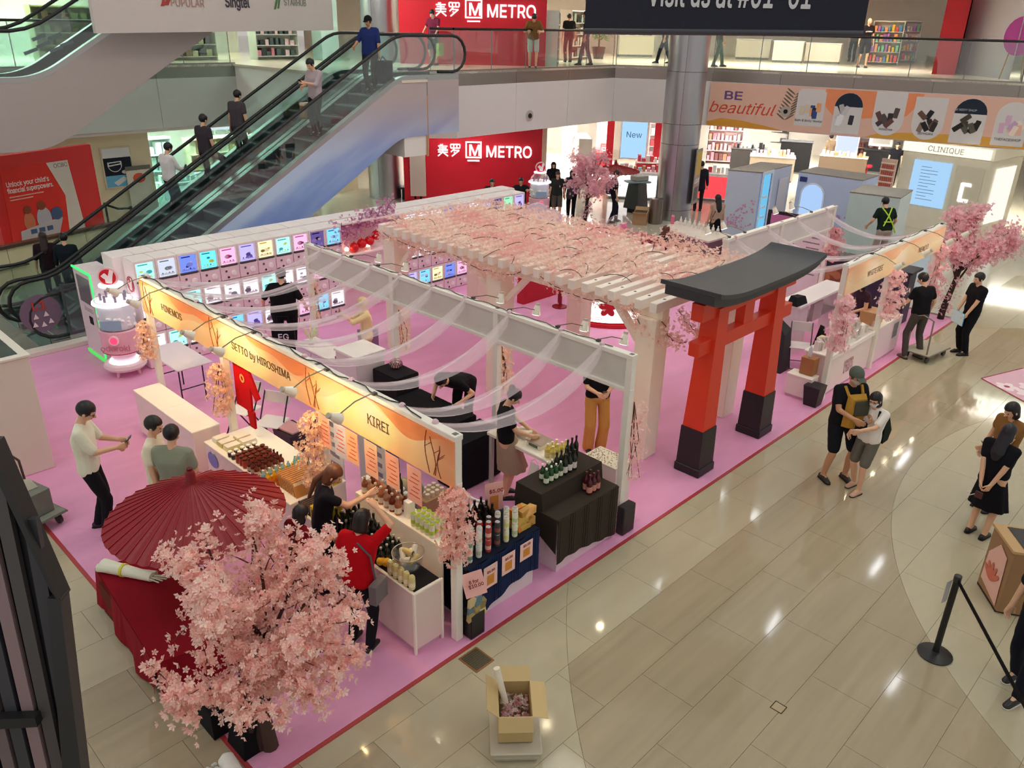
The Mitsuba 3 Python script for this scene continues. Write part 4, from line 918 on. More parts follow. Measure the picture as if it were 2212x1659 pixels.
GRID1 = [['mint', 'grey', 'blue', 'teal', 'pink', 'lilac', 'yellow', 'mint', 'pink', 'dark', 'sky'],
         ['white', 'grey', 'mint', 'white', 'white', 'white', 'mint', 'white', 'white', 'pink', 'white'],
         ['white', 'mint', 'white', 'lilac', 'sky', 'lilac', 'white', 'lilac', 'pink', 'sky', 'white']]
GRID2 = [['white', 'white', 'white', 'blue', 'pink', 'white', 'lilac', 'dark', 'green', 'lilac'],
         ['white', 'white', 'white', 'mint', 'sky', 'pink', 'white', 'lilac', 'white', 'sky'],
         ['lilac', 'sky', 'yellow', 'blue', 'pink', 'white', 'mint', 'white', 'pink', 'lilac']]
YM = 14.02
for G, x0, sect in ((GRID1, 5.31, 'left'), (GRID2, 11.20, 'right')):
    for t, row in enumerate(G):
        for i, kd in enumerate(row):
            machine(x0 + SP * i, YM, CZ + .667 * (2 - t), kd, f'capsule machine with {NAME[kd]} display, {ORD[i]} in the {["top", "middle", "bottom"][t]} row of the {sect} block',
                    'capsule machines in the ' + sect + ' block', t, i * 7 + t * 3)
for i in range(26):
    machine(5.16 + SP * i, YM + .46 + .04 + .48, CZ + 1.34, 'white', f'white machine seen from above, number {i + 1} from the left in the rear top row', 'rear capsule machines seen from above', 0, i, -1)
k = thing('rear_cabinet', 'added white block under the rear capsule machines, red round emblems on its end', 'cabinet')  # added block in place of the hidden lower rear machines
part(k, 'body', bx(4.97, 15.05, YM + .53, YM + .98, CZ, CZ + 1.335, .01), 'e4dcd8', 'satin')
for i, y in enumerate((14.26, 14.78)):
    xx = 5.31 - SP / 2 - .008 if i == 0 else 4.962
    kk = thing('round_emblem', 'red round emblem with white ears on the ' + ('front' if i == 0 else 'rear') + ' end of the capsule machine rows', 'emblem')
    zc = 1.56
    part(kk, 'disc', plate(Point(0, 0).buffer(.14, 20), (xx - .0, y, zc), -V, Z, .004), 'b5484c', 'satin')
    part(kk, 'ears', plate(Polygon([(-.03, -.09), (.05, -.1), (.07, .0), (.1, .1), (.06, .12), (.02, .0), (-.04, .06), (-.09, .02), (-.06, -.01), (-.03, -.03)]).buffer(.008), (xx - .005, y, zc), -V, Z, .003), 'eadcdc')
# recess between the two blocks: white wall with blossom branch and red balls
k = thing('display_backdrop', 'white wall panel in the recess between the two blocks of capsule machines', 'display board')
part(k, 'panel', bx(9.42, 10.98, 14.30, 14.36, CZ, 2.0), 'f2dfe4', 'satin')
part(k, 'shelf', bx(9.42, 10.98, 14.02, 14.30, 1.30, 1.34, .006), 'f4e6ea', 'satin')
part(k, 'shelf', bx(9.42, 10.98, 14.02, 14.30, .70, .74, .006), 'f4e6ea', 'satin')
part(k, 'top_shelf', bx(9.40, 11.0, 14.0, 14.36, 1.99, 2.03, .006), 'f0e6e6', 'satin')
for i, (x, z) in enumerate(((9.75, 1.45), (9.95, 1.50), (10.15, 1.52), (10.34, 1.62))):
    kk = thing('red_balloon', ['leftmost', 'second', 'third', 'rightmost'][i] + ' of four glossy red balls in the recess between the machines', 'balloon', 'red balls in the recess')
    part(kk, 'skin', ball((x, 14.13, z), .105, 3), 'd8141c', 'gloss', True)
    part(kk, 'knot', cyl((x, 14.13, z + .10), (x, 14.13, z + .13), .012, 8, .006), 'b01016')
for i, (x, z) in enumerate(((9.55, 1.38), (10.1, 1.38))):
    kk = thing('spot_lamp', ['left', 'right'][i] + ' glowing warm lamp under the red balls', 'lamp')
    part(kk, 'cup', lathe([(.03, .05), (.06, 0), (.055, -.04)], 14, (x, 14.12, z)), 'f2e2d8', 'satin', 40)
    emit(nm(kk + '__bulb'), ball((x, 14.12, z + .06), .05, 2), (9, 6.5, 4), .3)
# ================= egg shaped capsule machine and its neighbour =================
ex, ey = (4.75,14.16)
def egg(ex, ey, label, s=1.0, partial=False):
    k = thing('egg_machine', label, 'capsule machine')
    L = lambda pr, n=28: lathe([(a * s, b * s) for a, b in pr], n, (ex, ey, CZ))
    for i in range(4):
        a = .6 + i * math.pi / 2
        part(k, 'foot', cyl((ex + .26 * s * math.cos(a), ey + .26 * s * math.sin(a), CZ), (ex + .22 * s * math.cos(a), ey + .22 * s * math.sin(a), CZ + .14 * s), .02 * s, 10, .035 * s), 'cfb6bd', 'satin', 40)
    part(k, 'base_ring', L([(.2, .12), (.32, .13), (.36, .18), (.34, .23), (.27, .25)]), 'e2cfd6', 'satin', 40)
    emit(nm(k + '__lit_tray'), L([(.26, .25), (.24, .29), (.1, .30)]), (2.2, 1.75, 2.0), .3)
    part(k, 'neck', L([(.18, .28), (.22, .42), (.29, .44)]), 'f0e0ea', 'satin', 40)
    part(k, 'drum', L([(.29, .44), (.32, .47), (.33, .86), (.31, .88)]), 'e6b2c4', 'satin', 40)
    part(k, 'trim', L([(.312, .455), (.328, .462), (.328, .472), (.312, .474)]), 'b02a40', 'satin')
    part(k, 'bowl_back', L([(.27, .885), (.285, .95), (.29, 1.25), (.28, 1.30)]), 'dfe9f4', 'satin', 40)
    scene[nm(k + '__bowl')] = mikit.ply(L([(.31, .88), (.325, .95), (.325, 1.25), (.31, 1.32)]), 'clear', 40)
    r = np.random.default_rng(5); ms = []
    for i in range(46):
        a, z = r.uniform(0, 6.28), r.uniform(.93, 1.12)
        ms.append(ball((ex + .285 * s * math.cos(a), ey + .285 * s * math.sin(a), CZ + z * s), .034 * s, 1))
    tag(part(k, 'capsules', cat(ms), 'f4f2f4', 'satin', True), kind='stuff')
    emit(nm(k + '__lit_ring'), L([(.31, 1.32), (.36, 1.335), (.355, 1.37), (.3, 1.38)]), (1.9, 1.6, 1.75), .3)
    scene[nm(k + '__dome')] = mikit.ply(L([(.32, 1.38), (.27, 1.5), (.19, 1.6), (.17, 1.62)]), 'clear', 40)
    part(k, 'figures', cat(*[cat(cyl((ex + .2 * s * math.cos(a), ey + .2 * s * math.sin(a), CZ + 1.38 * s), (ex + .2 * s * math.cos(a), ey + .2 * s * math.sin(a), CZ + 1.46 * s), .02, 8), ball((ex + .2 * s * math.cos(a), ey + .2 * s * math.sin(a), CZ + 1.48 * s), .024, 1)) for a in np.arange(7) * .9]), '8a7f92')
    tag([q for q in scene if q.startswith(k + '__figures')][-1], kind='stuff')
    emit(nm(k + '__top_ring'), L([(.17, 1.62), (.2, 1.63), (.2, 1.66), (.16, 1.67)]), (1.7, 1.4, 1.5), .2)
    c = np.array([ex, ey, CZ + 1.80 * s]); f = np.array([-.62, -.78, 0]); sd = np.array([.78, -.62, 0])
    part(k, 'crest', cyl(c + f * .03, c + f * .08, .165 * s, 28), 'f0c8d0', 'satin', 40)
    part(k, 'crest_disc', cyl(c + f * .081, c + f * .09, .135 * s, 28), 'd01c2a', 'satin', 40)
    part(k, 'crest_ears', plate(Polygon([(-.03, -.09), (.05, -.1), (.07, .0), (.1, .1), (.06, .12), (.02, .0), (-.04, .06), (-.09, .02), (-.06, -.01), (-.03, -.03)]).buffer(.012), c + f * .092, sd, Z, .004), 'f8f0f2')
    c = np.array([ex, ey, CZ + .74 * s]) + f * .325 * s
    part(k, 'dial', cyl(c, c + f * .03, .085 * s, 20), 'f2dfe6', 'satin', 40)
    emit(nm(k + '__dial_light'), cyl(c + f * .03, c + f * .04, .062 * s, 20), (1.6, .08, .22), .1)
    part(k, 'lettering', text('odoroki', .1 * s, c + f * .012 - Z * .19, sd, Z, .006, True, True), 'c07a92')
    part(k, 'price_card', plate(rect(.34, .16), c + f * .02 + Z * .2 - sd * .17, sd, Z, .006), '8fb0cc', 'satin')
    return k
egg(ex, ey, 'round glowing capsule machine with red rabbit ear crest, left of the machine rows')
x2, y2 = (19.68,17.95)
egg(*(18.93,17.2), 'small lit capsule machine far behind the pergola near the red wall', 1.0)
k = thing('card_machine', 'tall pale machine with green glowing edges behind the round capsule machine', 'vending machine')
p0, p1 = np.array((4.62,14.86)), np.array((4.65,14.19))
q = Polygon([(4.62, 15.55), (4.62, 14.72), (5.05, 14.72), (5.05, 15.55)])
part(k, 'body', prism(q, CZ, 1.72), 'd9cfd4', 'satin')
part(k, 'glass_panel', bx(4.612, 4.618, 14.85, 15.42, 1.1, 1.6), '6a6f74', 'gloss')
part(k, 'slot', bx(4.61, 4.619, 15.0, 15.15, .72, .86), '222226')
part(k, 'lettering_panel', cat(*[bx(4.613, 4.619, 14.9, 15.3, .95 + .03 * i, .955 + .03 * i) for i in range(3)]), '9a8f96')
emit(nm(k + '__green_light'), cat(bx(4.60, 4.625, 14.70, 15.56, 1.70, 1.735), bx(4.60, 4.625, 14.70, 14.725, .15, 1.70)), (.08, 1.3, .25), .1)
emit(nm(k + '__green_light'), cat(bx(4.60, 4.625, 14.70, 15.56, .06, .12)), (.1, .75, .12), .1)
# cloud shaped white board at the right end of the machine rows
solo('cloud_board', plate(affinity.translate(Polygon([(0, 0), (1.0, 0), (1.0, 1.2)]).union(Point(.35, 1.3).buffer(.35)).union(Point(.75, 1.2).buffer(.28)).union(Point(.95, .9).buffer(.2)).union(sbox(0, 0, .9, 1.2)), 0, 0), (15.15, 14.3, CZ), np.array([.8, -.6, 0]), Z, .05), 'dcd2e2', 'white cloud shaped board at the right end of the capsule machine rows', 'board', 'satin')
# ================= counters under the orange fascia =================
CT = .76
def cabinet(x0, x1, y0, y1, h, label, cat_='counter', col='e6d8d4', top='efe9dd', base='caa9b8', lip=.012):
    k = thing('white_counter', label, cat_)
    part(k, 'body', bx(x0 + lip, x1 - lip, y0 + .002, y1 - .002, CZ + .05, h - .025, .004), col, 'satin')
    part(k, 'plinth', bx(x0 + .03, x1 - .03, y0 + .02, y1 - .02, CZ, CZ + .05), base)
    part(k, 'worktop', bx(x0, x1, y0, y1, h - .025, h, .006), top, 'satin')
    return k
cabinet(3.94, 4.345, 9.75, 10.70, CT, 'white counter under the word HINEMOS, nearer of the two empty ones')
cabinet(3.94, 4.345, 10.70, 11.66, CT, 'white counter under the word HINEMOS, farther of the two empty ones')
KS = cabinet(3.94, 4.72, 7.30, 9.42, CT, 'white counter crowded with jars and bags below the word SETTO')
part(KS, 'heart_print', plate(affinity.scale(Point(0, 0).buffer(.11, 14), 1.2, 1).difference(Point(0, .13).buffer(.05)), (3.944, 9.22, .56), -V, Z, .004), '8a86c8')
KK = cabinet(3.94, 4.30, 5.06, 7.17, CT, 'white counter of bottles and cans below the word KIREI', col='dfcbc6')
part(KK, 'edge_guard', cat(bx(3.93, 3.955, 5.05, 5.075, CZ, CT + .01), bx(4.285, 4.31, 5.05, 5.07, CZ, CT + .01)), 'eee6da', 'satin')
part(KK, 'black_cloth', bx(3.97, 4.29, 5.09, 7.14, CT, CT + .006), '221f22', 'cloth')
# ---- bottles, cans, jars
CACHE = {}
def lathed(style):
    if style in CACHE: return CACHE[style]
    kind, h, r, col, cap, lab = style
    P = {}
    if kind == 'bottle':
        P['body'] = shape(lathe([(r * .96, 0), (r, .01), (r, h * .56), (r * .8, h * .66), (r * .36, h * .78), (r * .33, h * .93)], 12), col, 'gloss', 40)
        P['cap'] = shape(lathe([(r * .4, h * .9), (r * .42, h), (r * .2, h * 1.005)], 10), cap, 'satin', 40)
        if lab: P['label'] = shape(lathe([(r * 1.02, h * .12), (r * 1.025, h * .42)], 12), lab, 'satin', 40)
    elif kind == 'can':
        P['body'] = shape(lathe([(r * .85, 0), (r, .012), (r, h - .014), (r * .86, h - .003)], 14), col, 'satin', 40)
        P['cap'] = shape(lathe([(r * .86, h - .004), (r * .8, h), (r * .2, h - .002)], 14), cap, 'chrome', 40)
        if lab: P['label'] = shape(lathe([(r * 1.01, h * .25), (r * 1.015, h * .55)], 14), lab, 'satin', 40)
    elif kind == 'jar':
        P['body'] = shape(lathe([(r * .9, 0), (r, .01), (r, h * .72), (r * .8, h * .8)], 12), col, 'gloss', 40)
        P['cap'] = shape(lathe([(r * .85, h * .79), (r * .86, h), (r * .3, h * 1.01)], 12), cap, 'satin', 40)
    CACHE[style] = P
    return P
def vessel(x, y, z, style, label, group, base=None):
    P = lathed(style)
    k = thing(base or style[0], label, {'bottle': 'bottle', 'can': 'can', 'jar': 'jar'}[style[0]], group)
    A = T(M4(x, y, z, float(x * 977 % 360)).tolist())
    for n, d in P.items(): scene[k + '__' + n] = {**d, 'to_world': A}
    return k
zc = CT + .007
r = np.random.default_rng(21)
# black bottles massed on the KIREI counter
BB = ('bottle', .30, .036, '1b1d1a', '141414', None); BL = ('bottle', .24, .034, '20241f', '8a8a84', '3a3c34')
for i in range(6):
    for j in range(4):
        vessel(4.02 + .077 * j, 6.02 + .088 * i, zc, BB if (i + j) % 3 else BL, 'dark glass bottle in the dense pack on the KIREI counter', 'dark bottles on the KIREI counter')
for i in range(4):
    for j in range(4): vessel(4.02 + .077 * j, 5.68 + .084 * i, zc, ('bottle', .20, .033, '23261f', 'a8a89a', '50564a'), 'short dark bottle with pale cap in the KIREI counter pack', 'short dark bottles on the KIREI counter')
# row of gold cans along the near edge
for i in range(5):
    vessel(3.985 + .0 * i, 5.14 + .085 * i, zc, ('can', .155, .034, 'd8c98a', 'e0d090', 'efe8c8'), ['nearest', 'second', 'third', 'fourth', 'farthest'][i] + ' gold topped can in the row at the counter corner', 'gold topped cans at the corner')
for i, (x, y, z) in enumerate(((4.03, 5.60, zc + .05), (4.0, 5.66, zc + .05))):
    solo('lemon', ball((x, y, zc + .048), (.05, .045, .048), 2), 'dba51e', ['nearer', 'farther'][i] + ' of two yellow lemons behind the gold cans', 'lemon', 'satin', True)
k = thing('gift_box', 'brown patterned gift box with pale stripes on the KIREI counter', 'box')
part(k, 'body', cbx(4.0, 5.88, zc, .11, .22, .13, .004), '4a3a32', 'satin')
part(k, 'stripe_print', cat(bx(3.96, 4.04, 5.80, 5.815, zc + .13, zc + .132), bx(3.96, 4.04, 5.9, 5.915, zc + .13, zc + .132)), 'cbb8a0')
part(k, 'round_print', cat(*[put(trimesh.creation.extrude_polygon(Point(0, 0).buffer(.028, 10).difference(Point(0, 0).buffer(.018, 8)), .002, engine='earcut'), (4.0, yy, zc + .131), U, V) for yy in (5.84, 5.95)]), '9a7a5a')
solo('yellow_tin', lathe([(.055, 0), (.06, .01), (.06, .13), (.056, .135)], 18, (3.99, 6.02, zc + .13 * 0)), 'd6b020', 'round yellow tin behind the brown gift box', 'tin', 'satin', 40)
solo('lid_tin', lathe([(.055, 0), (.058, .05), (.052, .055)], 18, (4.06, 5.80, zc)), 'cfc06a', 'flat pale yellow tin beside the brown gift box', 'tin', 'satin', 40)
k = thing('glass_bowl', 'big clear glass bowl full of silver and gold cans', 'bowl')
bxc, byc = 4.17, 5.42
scene[nm(k + '__bowl')] = mikit.ply(lathe([(.07, 0), (.1, .01), (.15, .08), (.17, .17), (.172, .20), (.164, .20), (.158, .17), (.138, .085), (.09, .02), (.02, .018)], 26, (bxc, byc, zc)), 'clear', 50)
part(k, 'rim', tube([(bxc + .169 * math.cos(u), byc + .169 * math.sin(u), zc + .201) for u in np.linspace(0, 2 * math.pi, 30)], .005, 6), 'd8d2bc', 'chrome', True)
for i, (a, b, cc, yaw, tilt) in enumerate(((-.07, -.03, .17, 20, 70), (.02, -.09, .17, 100, 80), (.05, .05, .2, 60, 75), (-.05, .07, .2, 150, 60), (.0, 0, .235, 10, 85), (.09, -.02, .22, 120, 40), (-.03, .0, .13, 80, 90))):
    P = lathed(('can', .13, .03, ['d8d4c4', 'cdb878', 'e4dfd0'][i % 3], 'e8e4d4', None))
    kk = thing('can', ['cream', 'gold', 'pale'][i % 3] + ' can lying in the glass bowl', 'can', 'cans in the glass bowl')
    A = T((M4(bxc + a * .7, byc + b * .7, zc + cc - .03) @ M4(0, 0, 0, yaw, 1, tilt) @ M4(0, 0, -.065)).tolist())
    for n, d in P.items(): scene[kk + '__' + n] = {**d, 'to_world': A}
# raised white shelf with rose bottles and green cans
k = thing('shelf_riser', 'low white shelf behind the KIREI counter bearing amber bottles', 'shelf')
part(k, 'top', bx(4.47, 4.75, 5.25, 6.75, .93, .955, .004), 'ece4d6', 'satin'); part(k, 'front', bx(4.47, 4.49, 5.25, 6.75, CZ + .01, .93), 'e2dace', 'satin'); part(k, 'back', bx(4.73, 4.75, 5.25, 6.75, CZ + .01, .93), 'e2dace', 'satin')
for i in range(7):
    for j in range(2): vessel(4.54 + .1 * j, 6.05 + .1 * i, .956, ('bottle', .22, .04, ['b06a48', '7a3420', 'c88a68'][(i + j) % 3], 'd8c0a0', 'efe2d0'), 'round amber bottle on the low white shelf', 'amber bottles on the white shelf')
for i in range(5):
    for j in range(3): vessel(4.52 + .075 * j, 5.46 + .075 * i, .956, ('can', .16, .032, 'e4e4c8', 'c8d838', 'b8cc50'), 'pale can with a lime green lid on the low white shelf', 'lime topped cans on the shelf')
for i, (y, hh) in enumerate(((5.95, .2), (6.82 - .1, .16))):
    solo('white_carton', cbx(4.6, y - .02, .956, .09, .09, hh, .003), 'e8dfd2', ['tall white carton', 'short white carton'][i] + ' among the amber bottles', 'carton', 'satin')
# ice basin
k = thing('ice_basin', 'round steel basin of ice with a bottle in it, behind the KIREI counter', 'basin')
c = (4.95, 6.55)
part(k, 'stand', lathe([(.2, CZ), (.2, .66), (.18, .68)], 18, (*c, 0)), '5a5450', 'satin', 40)
part(k, 'basin', lathe([(.12, .68), (.2, .7), (.27, .86), (.29, .87), (.26, .85), (.19, .72), (.02, .71)], 26, (*c, 0)), '9a9690', 'metal', 40)
rr = np.random.default_rng(9)
tag(part(k, 'ice', cat(*[trimesh.transformations.identity_matrix() is not None and cbx(c[0] + a * .17, c[1] + b * .17, .74 + .06 * q, .05, .05, .04, .01, q * 90) for a, b, q in rr.uniform(-1, 1, (26, 3)) if a * a + b * b < 1]), 'dfe6ea', 'gloss'), kind='stuff')
vessel(4.92, 6.5, .82, BB, 'black bottle standing in the basin of ice', None)
# yellow boxes and tray
for i, (x, y, z) in enumerate(((4.42, 7.02, .96), (4.42, 7.13, .96))): pass
for i, (x, y, z, w) in enumerate(((4.02, 6.80, zc, .14), (4.16, 6.74, zc, .13))):
    k = thing('yellow_box', ['left', 'right'][i] + ' of two yellow boxes in front of the dark bottles', 'box')
    part(k, 'body', cbx(x, y, z, w, .17, .17, .003), 'd2b41c', 'satin'); part(k, 'print', cbx(x - w / 2 - .001, y, z + .03, .002, .12, .1), '6a5a20')
for i, y in enumerate((7.36, 7.50)):
    k = thing('yellow_box', ['nearer', 'farther'][i] + ' flat yellow box beside the ponytailed woman', 'box')
    part(k, 'body', cbx(4.55, y, CT, .22, .12, .07, .003), 'd6b81e', 'satin'); part(k, 'print', cbx(4.55, y, CT + .07, .06, .04, .001), '5a4a20')
k = thing('grill_tray', 'dark slatted tray between the two KIREI and SETTO counters', 'tray')
for i in range(7): part(k, 'bar', bx(4.0, 4.30, 6.96 + .035 * i, 6.985 + .035 * i, zc + .05, zc + .066), '4a3630', 'satin')
part(k, 'frame', cat(bx(3.99, 4.0, 6.95, 7.2, zc, zc + .07), bx(4.30, 4.31, 6.95, 7.2, zc, zc + .07)), '2a2422', 'satin')
# crowded goods of the SETTO counter, each a thing
def seto(y0, n, m, style, label, group, x0=4.0, dx=.085, dy=.085):
    for i in range(n):
        for j in range(m): vessel(x0 + dx * j, y0 + dy * i, CT, style, label, group)
seto(8.42, 3, 5, ('jar', .13, .036, 'b5482a', '5a2a1c', None), 'red brown jar on the SETTO counter', 'red jars on the SETTO counter')
seto(8.14, 3, 5, ('bottle', .17, .034, '6a2a1e', '3a1812', 'c8a890'), 'dark red bottle on the SETTO counter', 'dark red bottles on the SETTO counter')
seto(7.98, 1, 6, ('bottle', .15, .032, '8ab4b8', 'dfe8e4', None), 'pale blue bottle on the SETTO counter', 'pale blue bottles on the SETTO counter')
seto(7.88, 1, 6, ('bottle', .16, .033, 'e2a820', 'f0c840', None), 'yellow bottle on the SETTO counter', 'yellow bottles on the SETTO counter')
seto(7.78, 1, 6, ('bottle', .16, .034, 'c86420', 'e0902c', None), 'orange bottle on the SETTO counter', 'orange bottles on the SETTO counter')
seto(8.72, 2, 5, ('jar', .08, .032, '3a3028', 'f4ece0', None), 'small dark jar with a white lid on the SETTO counter', 'white lidded jars on the SETTO counter')
for i in range(9):
    k = thing('snack_packet', 'orange snack packet standing in the row on the SETTO counter', 'packet', 'orange packets on the SETTO counter')
    A = M4(4.26, 7.36 + .042 * i, CT, 0, 1, -24)
    m = cat(bx(-.2, .2, -.008, .008, 0, .20, .004)); m.apply_transform(A); part(k, 'pouch', m, 'c98a4a', 'gloss')
    m = bx(-.19, .19, -.010, .010, .14, .18); m.apply_transform(A); part(k, 'band', m, 'efd8b0')
for i in range(10):
    a = r.uniform(0, 3)
    solo('foil_packet', hull(np.array([4.08 + .05 * math.cos(a * i), 7.40 - .0 + .024 * i, CT]) + np.array([(x, y, z) for x, y, z in r.uniform(-1, 1, (9, 3)) * (.045, .03, .03)]) + Z * .032), 'd0a43a', 'crumpled gold foil packet at the near end of the SETTO counter', 'packet', 'gloss', group='gold foil packets')
for i in range(5):
    k = thing('wrapped_tray', 'clear wrapped tray of yellow sweets at the far end of the SETTO counter', 'tray', 'wrapped trays on the SETTO counter')
    part(k, 'tray', cbx(4.12 + .22 * (i % 2), 8.98 + .15 * (i // 2), CT, .2, .13, .05, .006), ['d8cf8a', 'e8e0c8', 'b8a840'][i % 3], 'gloss'); part(k, 'lid', cbx(4.12 + .22 * (i % 2), 8.98 + .15 * (i // 2), CT + .05, .19, .12, .02, .006), 'ece6da', 'gloss')
solo('blue_card', plate(rect(.2, .17), (4.38, 7.95, CT + .02), np.array([.6, -.8, 0]), np.array([.3, .2, .93]) / np.linalg.norm([.3, .2, .93]), .004), '62b4bc', 'light blue card standing among the packets', 'card')
# pink price cards hanging from the fascia
for i, (y, c) in enumerate(((7.02, 'e8b09c'), (6.72, 'c9c4d4'), (6.50, 'f0b890'), (6.16, 'f0b8a0'), (5.80, 'f2b49c'), (5.45, 'f0b4a4'))):
    k = thing('price_card', f'{ORD[i]} printed card from the left hanging below the KIREI fascia', 'price card', 'cards hanging below the fascia')
    part(k, 'sheet', bx(4.30, 4.304, y - .11, y + .11, 1.50 - .02 * (i % 2), 1.89), c, 'satin')
    part(k, 'lettering', cat(*[bx(4.297, 4.30, y - .08 + .02 * (q % 2), y + .08 - .03 * (q % 3), 1.56 + .05 * q, 1.572 + .05 * q) for q in range(6)]), 'c86a4a')
    tag([q for q in scene if q.startswith(k + '__lettering')][-1], kind='stuff')
# white printed roll banners inside the booth
for i, (x, y) in enumerate(((4.9, 7.9), (5.15, 7.35))):
    k = thing('roll_banner', ['farther', 'nearer'][i] + ' white printed banner standing inside the KIREI booth', 'banner')
    part(k, 'sheet', bx(x, x + .01, y - .28, y + .28, .05, 1.55), 'd8d8dc', 'satin'); part(k, 'print', cat(*[bx(x - .004, x, y - .2, y + .0 + .1 * (q % 2), .4 + .14 * q, .46 + .14 * q) for q in range(7)]), '8a8298'); part(k, 'base', cbx(x, y, CZ, .16, .6, .05, .01), 'a8a8a8', 'metal')
# ---- blue table on the aisle, with cans, bottles, sweets
k = thing('blue_table', 'table draped with navy cloth and pink price cards, beside the near post', 'table')
t = np.linspace(4.60, 5.66, 40)
part(k, 'table_top', bx(4.58, 5.68, 5.0, 5.78, .70, .75, .008), '1c2233', 'cloth')
part(k, 'white_panel', bx(4.62, 5.64, 5.03, 5.75, CZ, .70), 'd8cfd4', 'satin')
outl = [(x, 4.985 + .012 * math.sin(x * 22)) for x in t]
part(k, 'cloth_drape', cat(*[plate([(a[0], .10 + .05 * math.sin(a[0] * 5) + .12 * (a[0] - 4.6)), (b[0], .10 + .05 * math.sin(b[0] * 5) + .12 * (b[0] - 4.6)), (b[0], .75), (a[0], .75)], (0, a[1], 0), U, Z, .006) for a, b in zip(outl, outl[1:])]), '1d2a4c', 'cloth')
part(k, 'cloth_side', bx(5.675, 5.685, 4.99, 5.7, .2, .75), '1d2a4c', 'cloth'); part(k, 'cloth_side', bx(4.575, 4.585, 4.99, 5.7, .1, .75), '141826', 'cloth')
for i, x in enumerate((4.79, 5.06, 5.34)):
    kk = thing('price_card', ['left', 'middle', 'right'][i] + ' pink price card hanging on the navy cloth', 'price card')
    part(kk, 'sheet', bx(x - .0, x + .2, 4.955, 4.959, .40 + .04 * i, .68 + .04 * i * .3), 'eec3bc', 'satin')
    part(kk, 'picture_print', bx(x + .05, x + .15, 4.952, 4.955, .44 + .04 * i, .56 + .03 * i), 'd08a3c')
    part(kk, 'lettering', text('$5.00', .03, (x + .045, 4.955, .59 + .03 * i), U, Z, .003, True), '8a4a4a')
for i, c in enumerate(('e2dfd2', 'dfe4dc', 'b04038', '3a3c44', 'e6e4c4', 'e4e6d0')):
    for j in range(3):
        for lv in range(2):
            vessel(4.70 + .135 * i + (.068 if j == 1 else 0), 5.08 + .066 * j, .751 + .158 * lv, ('can', .156, .033, c, 'dedede', ['7a9a84', 'c8c8b8', 'e0b0a8', '8a5048', 'd8d890', 'b8c8a0'][i]),
                   {'e2dfd2': 'white', 'dfe4dc': 'green flecked white', 'b04038': 'red', '3a3c44': 'black', 'e6e4c4': 'cream', 'e4e6d0': 'pale green'}[c] + ' can stacked on the navy table', 'stacked ' + {'e2dfd2': 'white', 'dfe4dc': 'flecked', 'b04038': 'red', '3a3c44': 'black', 'e6e4c4': 'cream', 'e4e6d0': 'pale green'}[c] + ' cans')
for i in range(6):
    for j in range(3): vessel(4.86 + .1 * i, 5.42 + .09 * j, .751, ('bottle', .27, .036, '1a1416', '2a1c1e', '6a3030' if j == 0 else None), 'black wine bottle at the back of the navy table', 'black bottles on the navy table')
k = thing('sign_stand', 'pink price sign in a clear stand behind the black bottles', 'sign')
A = np.array([5.42, 5.60, .76]); e = np.array([.92, -.39, 0])
scene[nm(k + '__stand')] = mikit.ply(plate(rect(.27, .42), A - e * .02 + V * .012, e, Z, .006), 'clear')
part(k, 'sheet', plate(rect(.22, .37), A + Z * .03, e, Z, .004), 'f0b8b4', 'satin'); part(k, 'picture_print', plate(rect(.1, .18), A + e * .06 - V * .006 + Z * .05, e, Z, .003), 'd08440')
part(k, 'lettering', text('$5.00', .045, A + e * .045 - V * .006 + Z * .27, e, Z, .003, True), '9a3c44')
k = thing('price_grid', 'white wire frame of orange price pictures at the left of the navy table', 'sign')
A = np.array([4.6, 5.36, .76]); e = np.array([.92, -.39, 0])
part(k, 'frame', plate(rect(.22, .34).difference(rect(.18, .3).buffer(0) if False else affinity.translate(rect(.19, .30), .015, .02)), A, e, Z, .01), 'e4e0dc', 'satin')
for i in range(4):
    for j in range(3): part(k, 'picture', plate(rect(.05, .06), A + e * (.022 + .06 * j) + Z * (.03 + .072 * i), e, Z, .006), ['c07a34', 'd89a4c', 'a85a28'][(i + j) % 3])
for i in range(14):
    a = np.array([5.52 + .05 * (i % 3) + r.uniform(-.02, .02), 5.12 + .07 * ((i // 3) % 3), .752 + .075 * (i // 5)])
    solo('sweet_bag', hull(a + np.array([(x, y, z) for x in (-.075, .075) for y in (-.035, .035) for z in (.004, .1)]) + r.uniform(-.018, .018, (8, 3)) * (1, 1, 0)), ['d87a2c', 'c8a04c', 'b8863c', 'e0a860'][i % 4], 'clear bag of orange and gold sweets piled on the navy table', 'bag of sweets', 'gloss', group='bags of sweets')
for i, (x, z) in enumerate(((4.92, 1.07), (5.20, 1.07), (5.36, 1.07))):
    pass
